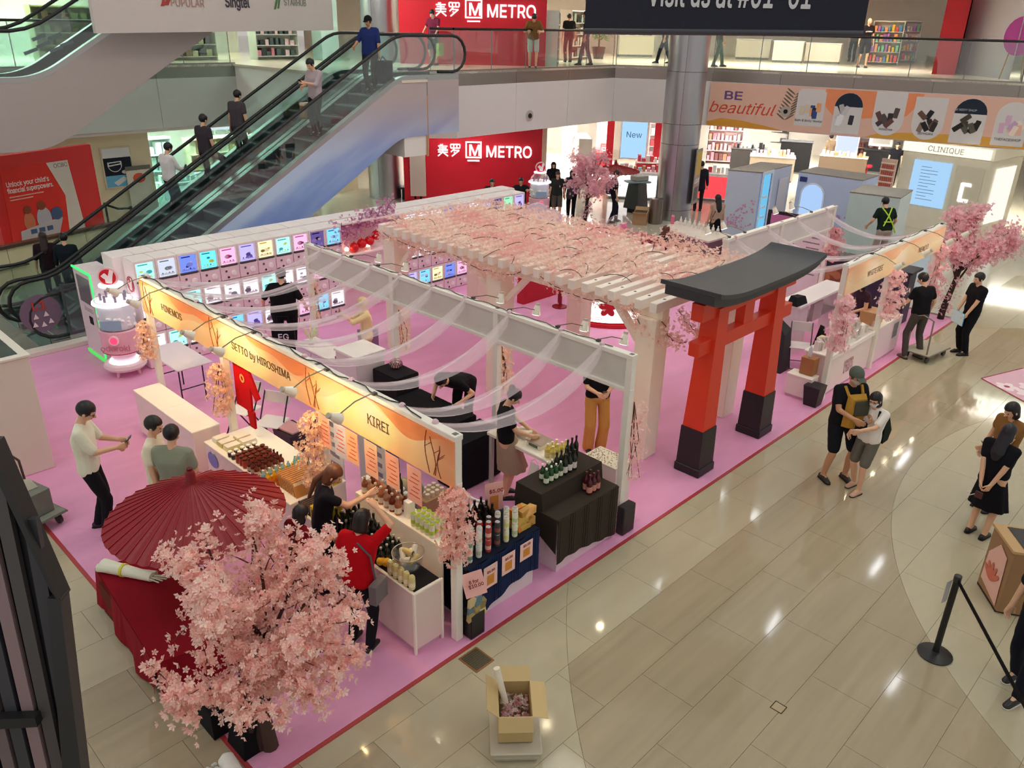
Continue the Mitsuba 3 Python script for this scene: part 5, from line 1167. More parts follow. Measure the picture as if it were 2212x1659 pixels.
# hanging packets and price sheet beside the near post
k = thing('packet_rack', 'rack of shiny snack packets under a pink price sheet, right of the near post', 'rack')
part(k, 'bin', cbx(4.58, 4.90, CZ, .2, .17, .30, .01), '17161a', 'satin')
part(k, 'pole', cyl((4.58, 4.92, .3), (4.58, 4.92, .74), .012, 8), '3a3a3a')
part(k, 'price_sheet', plate(rect(.24, .27), (4.45, 4.855, .54), np.array([.96, -.28, 0]), np.array([-.05, .3, .95]), .004), 'f0b6b2', 'satin')
for s, z in (('8 for', .72), ('$10.00', .66)): part(k, 'lettering', text(s, .036, (4.47, 4.84, z), np.array([.96, -.28, 0]), np.array([-.05, .3, .95]), .003, True), '7a3c34')
for i in range(8):
    a = np.array([4.50 + .075 * (i % 3), 4.845 - .008 * (i // 3), .30 + .09 * (i // 3)])
    part(k, 'packet', hull(a + np.array([(x, y, z) for x in (-.045, .045) for y in (-.02, .02) for z in (-.05, .05)]) + r.uniform(-.012, .012, (8, 3))), ['a8925c', '8a7a4c', 'c8b888', '5a7a88'][i % 4], 'gloss')
# ---- dark tiered table
k = thing('tiered_table', 'two tiered table draped in dark brown cloth with green bottles', 'table')
part(k, 'base_box', bx(5.98, 7.02, 4.97, 5.62, CZ, .70), 'd8c6ce', 'satin')
t = np.linspace(5.93, 7.03, 36); f_ = [(x, 4.93 + .01 * math.sin(x * 25)) for x in t]
part(k, 'cloth_drape', cat(*[plate([(a[0], .12 + .06 * math.sin(a[0] * 3.3)), (b[0], .12 + .06 * math.sin(b[0] * 3.3)), (b[0], .76), (a[0], .76)], (0, a[1], 0), U, Z, .008) for a, b in zip(f_, f_[1:])]), '3a332c', 'cloth')
part(k, 'lower_tier', bx(5.92, 7.04, 4.93, 5.20, .70, .765, .008), '3d362f', 'cloth')
part(k, 'upper_tier', hull([(x, y, z) for x in (5.93, 7.03) for y, z in ((5.17, .76), (5.20, .985), (5.60, .985), (5.63, .72))]), '3a332d', 'cloth')
part(k, 'cloth_side', plate([(0, .2), (.30, .5), (.66, .3), (.66, .76), (0, .76)], (5.922, 5.60, 0), -V, Z, .006), '332c27', 'cloth')
GB = ('bottle', .21, .033, '1f4a26', 'e8e4d4', 'dcdccc'); GB2 = ('bottle', .27, .034, '1c2420', '22201e', 'd8cfcc')
for i in range(7): vessel(6.14 + .083 * i, 5.32, .987, GB if i < 4 else GB2, 'green or dark bottle with a pale label in the front row of the upper tier', 'bottles on the upper tier')
for i in range(6): vessel(6.18 + .083 * i, 5.42, .987, GB if i < 3 else GB2, 'green or dark bottle with a pale label in the rear row of the upper tier', 'bottles in the rear of the upper tier')
for i in range(5): vessel(6.62 + .075 * (i % 3) + .03 * (i // 3), 5.05 + .08 * (i // 3), .767, ('bottle', .26, .037, '4a1622', '5a1c28', 'c88a7a'), 'dark red bottle on the lower tier', 'dark red bottles on the lower tier')
for i in range(3): vessel(6.72 + .08 * i, 5.50, .987, ('bottle', .30, .034, '1e221c', '1a1a18', None), 'tall black bottle at the end of the upper tier', 'tall black bottles on the upper tier')
solo('waste_bin', cbx(7.12, 5.02 + .06, CZ, .22, .28, .42, .012), '201f24', 'black box bin at the foot of the bare frame post', 'bin', 'satin') if False else solo('waste_bin', cbx(7.24, 4.92, CZ, .24, .12, .40, .012), '201f24', 'black box bin at the foot of the bare frame post', 'bin', 'satin')
# ---- white table behind
def table(x0, x1, y0, y1, h, label, col='efe9dc', leg='b8b8b4', th=.05):
    k = thing('table', label, 'table')
    part(k, 'table_top', bx(x0, x1, y0, y1, h - th, h, .008), col, 'satin')
    for x in (x0 + .05, x1 - .05):
        for y in (y0 + .05, y1 - .05): part(k, 'leg', bx(x - .025, x + .025, y - .025, y + .025, CZ, h - th), leg, 'satin')
    return k
table(6.72, 7.14, 5.70, 6.92, .86, 'long white table behind the brown tiered table, with weighing scales')
for i in range(7): vessel(6.80 + .085 * (i % 4), 5.80 + .09 * (i // 4), .861, ('bottle', .19, .04, 'e2cf6a', 'f2ead0', 'efe6b0'), 'pale yellow bottle on the white table', 'pale yellow bottles on the white table')
k = thing('weighing_scale', 'white weighing scale with a steel tray on the white table', 'scale')
part(k, 'body', bx(6.84, 7.08, 6.05, 6.30, .862, .93, .01), 'e4dccb', 'satin'); part(k, 'pan', bx(6.83, 7.09, 6.04, 6.31, .935, .945, .004), 'c8c0b0', 'metal'); part(k, 'display', bx(6.835, 6.842, 6.1, 6.25, .88, .915), '5a6a58')
solo('flower_basket', cat(*[ball((6.86 + .09 * math.cos(i * 2.4) * (i % 5) / 5, 6.70 + .1 * math.sin(i * 2.4) * (i % 5) / 5, .90 + .02 * (i % 4)), .035, 1) for i in range(26)]), 'c8876a', 'heap of peach paper flowers on the white table', 'flowers', 'petal', kind='stuff')
solo('tissue_box', cbx(6.98, 6.48, .861, .14, .2, .1, .006), 'e8e2d0', 'white box with a slot on the white table beside the flowers', 'box', 'satin')
k = thing('glass_cake_dome', 'clear jar of beige snacks on the white table', 'jar')
part(k, 'snacks', lathe([(.05, 0), (.07, .02), (.065, .14), (.03, .16)], 14, (6.97, 6.78, .862)), 'b08a50', 'matte', 40); scene[nm(k + '__jar')] = mikit.ply(lathe([(.078, 0), (.08, .2), (.07, .22)], 16, (6.97, 6.78, .861)), 'clear', 40)
cabinet(7.27, 7.62, 5.15, 5.68, .80, 'small speckled counter on the aisle side of the bare frame', top='d8d0bc')
sp = np.random.default_rng(4).uniform(0, 1, (160, 3))
tag(part('white_counter_004' if 'white_counter_004__body' in scene else KK, 'speckles', cat(*[cbx(7.29 + .31 * a, 5.17 + .49 * b, .80, .012, .012, .004, 0, c * 90) for a, b, c in sp]), '9a8a80'), kind='stuff')
k = thing('shopping_bag', 'white plastic bag hanging under the white table', 'bag')
part(k, 'bag', hull([(6.62 + a, 5.85 + b, z) for a, b, z in ((0, 0, .2), (.05, .28, .2), (-.05, .1, .25), (.04, .05, .78), (.05, .2, .78), (-.04, .2, .5))]), 'dcd2d0', 'satin'); part(k, 'handle', tube([(6.66, 5.9, .78), (6.68, 5.98, .84), (6.67, 6.06, .78)], .006, 5), 'dcd2d0')
# ---- black draped tables inside the booth
def draped(x0, x1, y0, y1, h, label, col='1a191d'):
    k = thing('draped_table', label, 'table')
    part(k, 'cloth_top', bx(x0, x1, y0, y1, h - .02, h, .008), col, 'cloth')
    for nme, a in (('cloth_front', (x0 - .004, x0 + .01, y0, y1)), ('cloth_back', (x1 - .01, x1 + .004, y0, y1)), ('cloth_end', (x0, x1, y0 - .004, y0 + .01)), ('cloth_end', (x0, x1, y1 - .01, y1 + .004))):
        part(k, nme, bx(*a, .03, h - .018, 0), col, 'cloth')
    return k
draped(6.72, 7.14, 8.86, 9.44, 1.0, 'tall black draped stand with a wire ball on it', '221f24')
k = thing('wire_ball', 'openwork silver flower ball on the black draped stand', 'ornament')
part(k, 'weave', cat(*[tube([(6.98 + .10 * math.cos(u) * math.cos(a), 9.2 + .10 * math.cos(u) * math.sin(a), 1.075 + .07 * math.sin(u)) for u in np.linspace(0, 6.283, 16)], .008, 5) for a in np.arange(8) * .39]), 'c8a8a8', 'metal')
draped(6.55, 7.12, 7.55, 8.80, .75, 'long black draped table where the bending man works', '1c1a1e')
draped(6.3, 7.1, 7.02, 7.45, .74, 'black draped table nearest the woman with an apron', '19191f')
k = thing('storage_tub', 'black tub with a pink lid behind the SETTO counter', 'tub')
part(k, 'body', hull([(5.30 + a, 9.55 + b, z) for a, b, z in [(s * .14, t_ * .2, CZ) for s in (-1, 1) for t_ in (-1, 1)] + [(s * .17, t_ * .24, .42) for s in (-1, 1) for t_ in (-1, 1)]]), '1e1c22', 'satin'); part(k, 'papers', cbx(5.3, 9.55, .421, .26, .38, .03, .005, 8), 'c8949a', 'satin')
for i, (x, y, w, d, h, c, l) in enumerate(((5.75, 6.95, .42, .3, .3, 'a8845c', 'open cardboard box of jars inside the KIREI booth'), (5.95, 8.2, .3, .3, .5, '2c3c78', 'blue translucent crate under the black draped table'))):
    k = thing('crate', l, 'box'); part(k, 'body', cbx(x, y, CZ, w, d, h, .004), c, 'satin'); part(k, 'contents', cat(*[cyl((x - .12 + .08 * q, y - .08 + .08 * p, CZ + h), (x - .12 + .08 * q, y - .08 + .08 * p, CZ + h + .06), .03, 8) for q in range(4) for p in range(3)]), 'd8c8b4' if i == 0 else '6a7ab0', 'satin'); tag([q for q in scene if q.startswith(k + '__contents')][-1], kind='stuff')
solo('grey_platform', cbx(5.6, 5.95, CZ, .5, .62, .1, .02, 4), '4a4a44', 'flat grey green plastic lid on the carpet behind the black bottles', 'lid', 'satin')
k = thing('round_chair', 'white chair with a curved back rail behind the black bottles', 'chair')
part(k, 'back_rail', tube([(5.75 + .24 * math.cos(t_), 5.98 + .24 * math.sin(t_), .80 + .05 * math.sin(t_)) for t_ in np.linspace(2.6, 5.6, 12)], .02, 8), 'e8e4e0', 'satin', True); part(k, 'seat', cbx(5.72, 6.0, .44, .4, .4, .03, .012), 'dcd8d4', 'satin')
for i, (a, b) in enumerate(((-.17, -.17), (.17, -.17), (-.17, .17), (.17, .17))): part(k, 'leg', cyl((5.72 + a, 6 + b, CZ), (5.72 + a, 6 + b, .44), .014, 8), 'd0d0d0', 'metal')
for i, (a, b) in enumerate(((-.2, .02), (.16, -.16))): part(k, 'back_post', cyl((5.75 + a, 5.98 + b, .45), (5.75 + a, 5.98 + b, .8), .014, 8), 'd0d0d0', 'metal')
# cooler and cabinets
k = thing('storage_cabinet', 'tall white cabinet with a flat top left of the bare frame', 'cabinet')
part(k, 'body', bx(6.50, 7.04, 9.56, 10.1, CZ, 1.16, .006), 'd8cfd4', 'satin'); part(k, 'top', bx(6.48, 7.06, 9.54, 10.12, 1.16, 1.2, .006), 'ece9e6', 'satin'); part(k, 'drawer_front', bx(6.52, 7.02, 9.555, 9.562, .8, 1.13), 'e0d8da', 'satin'); part(k, 'drawer_front', bx(6.52, 7.02, 9.555, 9.562, .42, .78), 'e0d8da', 'satin')
k = thing('storage_cabinet', 'low white cabinet with doors left of the tall white cabinet', 'cabinet')
part(k, 'body', bx(6.74, 7.14, 10.2, 11.7, CZ, .74, .006), 'd2c0d4', 'satin'); part(k, 'top', bx(6.72, 7.16, 10.18, 11.72, .74, .77, .006), 'ece6e4', 'satin')
for i in range(3):
    d = part(k, 'door', bx(6.728, 6.74, 10.24 + .49 * i, 10.7 + .49 * i, .06, .72), 'd8c8d8', 'satin'); part(d, 'handle', bx(6.71, 6.728, 10.62 + .49 * i, 10.64 + .49 * i, .4, .5), '6a6068', 'satin')
for i in range(16): vessel(6.82 + .08 * (i % 4), 10.3 + .09 * (i // 4), .771, ('jar', .08, .03, ['6a4a48', 'c8a8a0', 'e8dcd8'][i % 3], 'f0e8e6', None), 'tiny cosmetic jar on the low white cabinet', 'tiny jars on the low cabinet')
k = thing('glass_vase', 'clear vase of pale green leaves on the low white cabinet', 'vase')
scene[nm(k + '__vase')] = mikit.ply(lathe([(.05, 0), (.07, .08), (.06, .16), (.075, .18)], 16, (6.9, 11.45, .771)), 'clear', 40)
part(k, 'leaves', cat(*[hull([(6.9, 11.45, .82), (6.9 + .1 * math.cos(a), 11.45 + .1 * math.sin(a), 1.0), (6.9 + .13 * math.cos(a + .3), 11.45 + .13 * math.sin(a + .3), 1.05), (6.9 + .08 * math.cos(a + .3), 11.45 + .08 * math.sin(a + .3), 1.0)]) for a in np.arange(8) * .8]), 'cfe0a0')
tag([q for q in scene if q.startswith(k + '__leaves')][-1], kind='stuff')
# ---- folding table and chairs at the left
k = thing('folding_table', 'white folding table with thin legs behind the HINEMOS fascia', 'table')
part(k, 'table_top', bx(4.75, 5.35, 11.95, 13.2, .71, .74, .01), 'ddd2da', 'satin')
for y in (12.15, 13.0):
    for x in (4.85, 5.25): part(k, 'leg', cyl((x, y, CZ), (x, y, .71), .012, 8), '4a4650', 'metal')
    part(k, 'cross_bar', cyl((4.85, y, .3), (5.25, y, .3), .01, 8), '4a4650', 'metal')
def folding_chair(x, y, rz, label, col='e6e2e2', dark='4a4450', group=None):
    k = thing('folding_chair', label, 'chair', group)
    A = M4(x, y, CZ, rz)
    def P(n, m, c, mt='satin', sm=False): m.apply_transform(A); return part(k, n, m, c, mt, sm)
    P('seat', bx(-.2, .2, -.19, .19, .435, .455, .01), col)
    P('backrest', hull([(sx_ * .2, .21 + dy, z) for sx_ in (-1, 1) for dy in (0, .02) for z in (.66, .84)]), col)
    for s in (-1, 1):
        P('front_leg', tube([(s * .19, -.24, .01), (s * .19, .0, .43), (s * .19, .22, .84)], .011, 7), dark, 'metal', True)
        P('rear_leg', tube([(s * .17, .26, .01), (s * .17, .02, .36), (s * .17, -.16, .44)], .011, 7), dark, 'metal', True)
    P('foot_bar', cyl((-.19, -.22, .04), (.19, -.22, .04), .009, 7), dark, 'metal'); P('foot_bar', cyl((-.17, .24, .04), (.17, .24, .04), .009, 7), dark, 'metal')
    return k
folding_chair(5.18, 9.83 + .05, -60, 'white folding chair beside the black tub')
folding_chair(5.1, 10.55, -70, 'white folding chair partly hidden by the hanging red shirt')
k = thing('red_shirt', 'red printed happi shirt hanging from the post below the word SETTO', 'shirt')
part(k, 'body', hull([(4.462 + dx, 9.18 + y, z) for dx in (0, .03) for y, z in ((-.2, 1.78), (.2, 1.78), (.23, 1.15), (-.16, 1.15))]), 'b8101c', 'cloth')
part(k, 'sleeve', hull([(4.462 + dx, 9.18 + y, z) for dx in (0, .03) for y, z in ((-.19, 1.78), (-.40, 1.42), (-.30, 1.36), (-.15, 1.55))]), 'b0101a', 'cloth')
part(k, 'crest', plate(Point(0, 0).buffer(.06, 12).difference(Point(0, 0).buffer(.03, 8)), (4.458, 9.16, 1.60), -V, Z, .004), 'd8a060')
part(k, 'hook', cyl((4.475, 9.18, 1.77), (4.42, 9.18, 1.90), .006, 6), '9a9a98')
part(k, 'hem', hull([(4.462 + dx, 9.02 + y, z) for dx in (0, .03) for y, z in ((-.05, 1.16), (.12, 1.16), (.08, .92), (-.04, .92))]), 'a80e18', 'cloth')
# ---- inside the pergola: red counter, stool, curved lit display
k = thing('red_counter', 'red counter with a glowing white top edge under the pergola', 'counter')
part(k, 'body', bx(12.8, 14.2, 12.0, 12.22, CZ, .62, .006), 'b31424', 'satin'); part(k, 'top', bx(12.78, 14.22, 11.98, 12.24, .62, .65, .004), 'f2d8dc', 'satin'); emit(nm(k + '__light_strip'), bx(12.85, 14.18, 12.0, 12.03, .651, .665), (4, 3.4, 3.4), .3)
for i, x in enumerate((12.95, 13.2, 13.9)): vessel(x, 12.14, .651, ('jar', .12, .035, 'e8b8c0', 'f4e8ea', None), 'pink jar on the red counter under the pergola', 'pink jars on the red counter')
k = thing('red_stool', 'round dark red stool in front of the red counter', 'stool')
part(k, 'seat', lathe([(.16, .4), (.17, .44), (.16, .47)], 18, (13.3, 11.35, 0)), 'a01424', 'satin', 40); part(k, 'leg', cyl((13.3, 11.35, CZ), (13.3, 11.35, .4), .05, 12), '8a1020', 'satin'); part(k, 'base', lathe([(.17, CZ), (.17, CZ + .02), (.06, CZ + .04)], 18, (13.3, 11.35, 0)), '8a1020', 'satin', 40)
k = thing('curved_display', 'low curved red display with a glowing white panel and a red flower', 'display')
th = np.linspace(-.62, .62, 16); cc = np.array([14.05, 10.55]); R_ = 1.32; di = np.array([-.80, -.60]); a0 = math.atan2(di[1], di[0])
def arc(rr, aa): return [tuple(cc + rr * np.array([math.cos(a0 + u), math.sin(a0 + u)])) for u in aa]
part(k, 'body', prism(arc(R_, th) + arc(R_ - .5, th[::-1]), CZ, .80), 'b8121e', 'satin')
part(k, 'plinth', prism(arc(R_ + .05, th) + arc(R_ - .5, th[::-1]), CZ, .09), 'c01826', 'satin')
emit(nm(k + '__lit_panel'), prism(arc(R_ + .012, th[2:-1]) + arc(R_ + .002, th[2:-1][::-1]), .12, .74), (1.9, 1.75, 1.7), .3)
pc = cc + (R_ + .02) * di
ee = np.array([-di[1], di[0], 0]) * -1
for i in range(5): part(k, 'flower_print', plate(affinity.rotate(affinity.scale(Point(.1, 0).buffer(.085, 8), 1.2, .8), 72 * i + 20, origin=(0, 0)), np.array([*pc, .50]), -ee * -1, Z, .01) if False else plate(affinity.rotate(affinity.scale(Point(.1, 0).buffer(.085, 8), 1.2, .8), 72 * i + 20, origin=(0, 0)), np.array([*(pc + di * .01), .46]), np.array([.60, -.80, 0]), Z, .008), 'c01a2a', 'satin')
part(k, 'lettering', text('SHISEIDO', .05, np.array([*(cc + (R_ + .03) * np.array([math.cos(a0 - .0), math.sin(a0 - .0)])), .19]) - np.array([.60, -.80, 0]) * .42, np.array([.60, -.80, 0]), Z, .006), 'd8b8b4')
# clear bubble with a pink ball behind the pergola, and its white box
k = thing('clear_bubble', 'big clear bubble holding white balls and a pink ball behind the pergola', 'bubble')
bc = np.array([17.14, 12.69, .0])
part(k, 'stand', lathe([(.28, CZ), (.3, .1), (.26, .62), (.22, .64)], 20, (bc[0], bc[1], 0)), 'e8e0e4', 'satin', 40)
scene[nm(k + '__shell')] = mikit.ply(ball(bc + Z * .98, .36, 3), 'clear', True)
for i in range(9): part(k, 'white_ball', ball(bc + np.array([.2 * math.cos(i * .9) * (.4 + .6 * (i % 2)), .2 * math.sin(i * .9) * (.4 + .6 * (i % 2)), .74 + .03 * (i % 3)]), .065, 2), 'f4eef2', 'gloss', True)
part(k, 'pink_ball', ball(bc + np.array([.08, -.06, .98]), .13, 2), 'd85a8a', 'satin', True)
# ================= people =================
ICO = {n: trimesh.creation.icosphere(n, 1.0).vertices for n in (1, 2)}
def sph(c, r, n=1): return np.asarray(c, float) + ICO[n] * np.asarray(r if np.ndim(r) else (r, r, r))
def H(*s): return m3.Manifold.hull_points(np.vstack(s))
def join(ms): return m3.Manifold.batch_boolean(ms, m3.OpType.Add)
def tomesh(M, ln=None, it=8):
    if ln: M = M.refine_to_length(ln)
    a = M.to_mesh()
    m = trimesh.Trimesh(a.vert_properties[:, :3], a.tri_verts, process=False)
    if it: trimesh.smoothing.filter_taubin(m, iterations=it)
    return m
def tomani(m): return m3.Manifold(m3.Mesh(np.asarray(m.vertices, np.float32), np.asarray(m.faces, np.uint32)))
def ik(a, t, l1, l2, hint):
    a, t = np.asarray(a, float), np.asarray(t, float); d = t - a; L = np.linalg.norm(d)
    if L > (l1 + l2) * .998: t = a + d / L * (l1 + l2) * .998; d = t - a; L = np.linalg.norm(d)
    x = (l1 * l1 - l2 * l2 + L * L) / (2 * L); h = math.sqrt(max(l1 * l1 - x * x, 0))
    u = d / L; n = np.asarray(hint, float) - u * np.dot(hint, u); n /= np.linalg.norm(n) + 1e-9
    return a + u * x + n * h, t
def handm(w, d, palm, side, curl=.5):
    """Palm and five bent fingers from wrist w along d; palm is the palm's facing direction."""
    d = d / np.linalg.norm(d); palm = palm - d * np.dot(palm, d); palm /= np.linalg.norm(palm) + 1e-9; s = np.cross(d, palm) * side
    ms = [H(sph(w, .026), sph(w + d * .085 + s * .03, .014), sph(w + d * .09 - s * .03, .014), sph(w + d * .03 + s * .028, .015), sph(w + d * .03 - s * .024, .014))]
    for o, L in ((.031, .062), (.011, .074), (-.010, .070), (-.030, .055)):
        p0 = w + d * .085 + s * o; b = curl
        p1 = p0 + (d * math.cos(b * .6) + palm * math.sin(b * .6)) * L * .5; p2 = p1 + (d * math.cos(b * 1.7) + palm * math.sin(b * 1.7)) * L * .5
        ms += [H(sph(p0, .0095), sph(p1, .0088)), H(sph(p1, .0088), sph(p2, .0072))]
    p0 = w + d * .03 + s * .03; p1 = p0 + (d * .6 + s * .75 + palm * .25) * .042; p2 = p1 + (d * .9 + palm * .4) * .034
    ms += [H(sph(p0, .014), sph(p1, .0105)), H(sph(p1, .0105), sph(p2, .008))]
    return join(ms)
SK, SK2 = 'd9ab8c', 'c18f6c'
def person(x, y, face, label, h=1.70, z=0.0, lean=0.0, hipz=None, hands=(None, None), feet=((-.10, 0), (.10, 0)), head=(0, 10), skin=SK, hair=('short', '16131a'),
           top=('f0ece0', .5, .86), bottom=('trousers', '1b1a20'), shoes='1c1b1e', fat=1.0, mask=None, glasses=False, elbow=None, group=None, cap=None, footz=(0, 0), belt=None):
    k = thing('person', label, 'person', group)
    s = h / 1.72
    A = M4(x, y, z, face - 90, s)
    th = math.radians(lean); hz = hipz or .90
    Rl = np.array([[1, 0, 0], [0, math.cos(th), math.sin(th)], [0, -math.sin(th), math.cos(th)]])
    hc = np.array([0, 0, hz])
    up = lambda p: hc + Rl @ (np.asarray(p, float) - [0, 0, .90])
    def P(name, m, c, mt='matte', sm=True, root=None):
        m = m.copy(); m.apply_transform(A); return part(root or k, name, m, c, mt, sm)
    F = fat
    # legs
    legs = []
    for i, sd in enumerate((-1, 1)):
        hip = np.array([sd * .095 * F, 0, hz]); fx, fy = feet[i]
        an = np.array([fx, fy - .0, .085 + footz[i]])
        kn, an = ik(hip, an, .425, .415, (sd * .12, 1, .05))
        legs.append((hip, kn, an))
    sh = [up((sd * .178 * (.9 + .1 * F), -.005, 1.40)) for sd in (-1, 1)]
    arms = []
    for i, sd in enumerate((-1, 1)):
        t = hands[i] if hands[i] is not None else (sd * .27 * F, .05, .86)
        t = np.asarray(t, float)
        hint = np.array(elbow[i] if elbow is not None and elbow[i] is not None else (sd * .5, -.7, -.4))
        el, wr = ik(sh[i], t, .28, .25, hint); arms.append((sh[i], el, wr))
    yaw, pit = math.radians(head[0]), math.radians(head[1])
    nk = up((0, .0, 1.43)); hb = nk + Rl @ np.array([0, .025 + .04 * math.sin(pit), .075])
    Rh = Rl @ trimesh.transformations.euler_matrix(-pit, 0, yaw, 'sxyz')[:3, :3]
    hp = lambda p: hb + Rh @ np.asarray(p, float)
    hs = lambda c, r: hp(c) + (ICO[1] * np.asarray(r if np.ndim(r) else (r,) * 3)) @ Rh.T
    hd = H(hs((0, -.005, .125), (.078, .092, .088)), hs((0, .035, .03), (.046, .042, .04)), hs((0, .06, .075), (.05, .03, .05)))
    ms = [H(sph(up((-.085 * F, 0, .95)), .10 * F), sph(up((.085 * F, 0, .95)), .10 * F), sph(up((-.07 * F, 0, 1.1)), .092 * F), sph(up((.07 * F, 0, 1.1)), .092 * F)),
          H(sph(up((-.07 * F, 0, 1.1)), .092 * F), sph(up((.07 * F, 0, 1.1)), .092 * F), sph(up((-.10, .0, 1.29)), .098 * F), sph(up((.10, .0, 1.29)), .098 * F)),
          H(sph(up((-.10, .0, 1.29)), .098 * F), sph(up((.10, .0, 1.29)), .098 * F), sph(sh[0], .05), sph(sh[1], .05), sph(nk, .05)),
          H(sph(nk, .054), sph(hp((0, -.01, .03)), .048))]
    for (a, b, c), sd in zip(arms, (-1, 1)): ms += [H(sph(a, .050), sph(b, .038)), H(sph(b, .038), sph(c, .027))]
    for a, b, c in legs: ms += [H(sph(a, .083 * F), sph(b, .054)), H(sph(b, .054), sph(b * .6 + c * .4 + [0, -.015, 0], .05), sph(c, .036)), H(sph(c, .036), sph(c + [0, -.03, -.05], .032), sph(c + [0, .12, -.06], .024))]
    ms += [hd]
    body = tomani(tomesh(join(ms), .03, 6))
    ex = [H(hs((0, .098, .085), .011), hs((0, .112, .062), .012), hs((0, .088, .06), .016)), H(hs((.078, -.005, .075), (.01, .016, .028)), hs((.08, -.008, .08), (.008, .014, .02))), H(hs((-.078, -.005, .075), (.01, .016, .028)), hs((-.08, -.008, .08), (.008, .014, .02)))]
    for (a, b, c), sd in zip(arms, (-1, 1)):
        inward = np.array([-sd * .8, .2, -.1]); dd = c - b; dd = dd / np.linalg.norm(dd)
        ex.append(handm(c, dd, inward if abs(np.dot(inward, dd)) < .7 else np.array([0, 0, -1.]), -sd, .55))
    a_ = join([body] + ex).to_mesh()
    P('body', trimesh.Trimesh(a_.vert_properties[:, :3], a_.tri_verts, process=False), skin, 'satin')
    for sd in (-1, 1): P('eye', trimesh.Trimesh(hs((sd * .03, .081, .092), (.012, .008, .006)), trimesh.creation.icosphere(1).faces, process=False), '1a1414', 'satin')
    if not mask: P('mouth', trimesh.Trimesh(hs((0, .082, .034), (.02, .008, .006)), trimesh.creation.icosphere(1).faces, process=False), '9a4a44')
    if mask: P('mask', tomesh(H(hs((0, .075, .05), (.05, .03, .03)), hs((0, .06, .012), (.042, .03, .016)), hs((0, .1, .062), (.02, .012, .02)), hs((.06, .02, .05), .012), hs((-.06, .02, .05), .012)), None, 0), mask)
    if glasses:
        P('glasses', cat(*[tube([hp((sd * .033 + .026 * math.cos(u), .094, .092 + .02 * math.sin(u))) for u in np.linspace(0, 6.28, 12)], .0025, 5) for sd in (-1, 1)], *[tube([hp((sd * .06, .09, .095)), hp((sd * .082, -.01, .095))], .0025, 5) for sd in (-1, 1)]), '1a1a1c')
    # hair
    hk, hc_ = hair
    sp = m3.Manifold.sphere(1, 24)
    def hm(M): return M.transform(np.hstack([Rh, hb[:, None]]))
    capm = sp.scale((.089, .106, .102)).translate((0, -.012, .128))
    facecut = m3.Manifold.cube((.13, .2, .2), True).translate((0, .135, .035))
    low = m3.Manifold.cube((.4, .4, .2), True).translate((0, 0, -.075))
    if hk == 'hijab':
        g = join([H(sph((0, -.01, .12), (.1, .115, .112)), sph((0, .01, .02), (.085, .085, .06))), H(sph((0, .0, .0), (.09, .085, .06)), sph((0, .0, -.14), (.17, .12, .06)))]) - m3.Manifold.cube((.105, .2, .17), True).translate((0, .15, .075))
        P('head_scarf', tomesh(hm(g), .02, 4), hc_, 'cloth')
    elif hk != 'bald':
        g = capm - facecut - low
        if hk in ('bob', 'long', 'pony'):
            g = g + (H(sph((0, -.03, .12), (.092, .09, .09)), sph((0, -.03, -.0), (.095, .075, .05))) - m3.Manifold.cube((.125, .2, .34), True).translate((0, .125, .05)))
        if hk == 'long': g = g + H(sph((0, -.05, .1), (.088, .06, .06)), sph((0, -.1, -.2), (.09, .03, .05)), sph((0, -.09, -.28), (.05, .022, .03)))
        if hk == 'pony': g = g + H(sph((0, -.1, .08), (.03, .03, .03)), sph((.02, -.15, -.05), (.04, .035, .05))) + H(sph((.02, -.15, -.05), (.04, .035, .05)), sph((.05, -.12, -.26), (.022, .02, .03)))
        if hk == 'bun': g = g + m3.Manifold.sphere(.05, 16).translate((0, -.1, .19))
        P('hair', tomesh(hm(g), .018, 5), hc_, 'satin')
    if cap:
        g = (sp.scale((.094, .11, .105)).translate((0, -.008, .13)) - m3.Manifold.cube((.5, .5, .3), True).translate((0, 0, -.03))) + H(sph((-.05, .08, .125), (.01, .01, .006)), sph((.05, .08, .125), (.01, .01, .006)), sph((-.035, .16, .11), (.015, .012, .006)), sph((.035, .16, .11), (.015, .012, .006)))
        P('cap', tomesh(hm(g), .02, 3), cap, 'cloth')
    # top
    if top:
        tc, sl, hem = top[:3]; e = .02
        zz = lambda q: max(hem, q)
        t = [H(sph(up((-.085 * F, 0, hem + .10)), .112 * F), sph(up((.085 * F, 0, hem + .10)), .112 * F), sph(up((-.07 * F, 0, 1.1)), .108 * F), sph(up((.07 * F, 0, 1.1)), .108 * F)),
             H(sph(up((-.07 * F, 0, 1.1)), .108 * F), sph(up((.07 * F, 0, 1.1)), .108 * F), sph(up((-.10, .0, 1.29)), .113 * F), sph(up((.10, .0, 1.29)), .113 * F)),
             H(sph(up((-.10, .0, 1.29)), .113 * F), sph(up((.10, .0, 1.29)), .113 * F), sph(sh[0], .066), sph(sh[1], .066), sph(up((0, 0, 1.43)), .05))]
        for a, b, c in arms:
            if sl <= 1: t.append(H(sph(a, .068), sph(a + (b - a) * max(sl, .15), .060)))
            else: t += [H(sph(a, .066), sph(b, .054)), H(sph(b, .054), sph(b + (c - b) * (sl - 1), .043))]
        m = tomesh(join(t), .028, 5)
        n_ = m.vertex_normals; m.vertices = m.vertices + n_ * ((meshkit.fbm(m.vertices * (9, 9, 5), 3, 5)[:, None] - .5) * .022)
        P('top', m, tc, 'cloth')
    bk, bc = bottom[0], bottom[1]
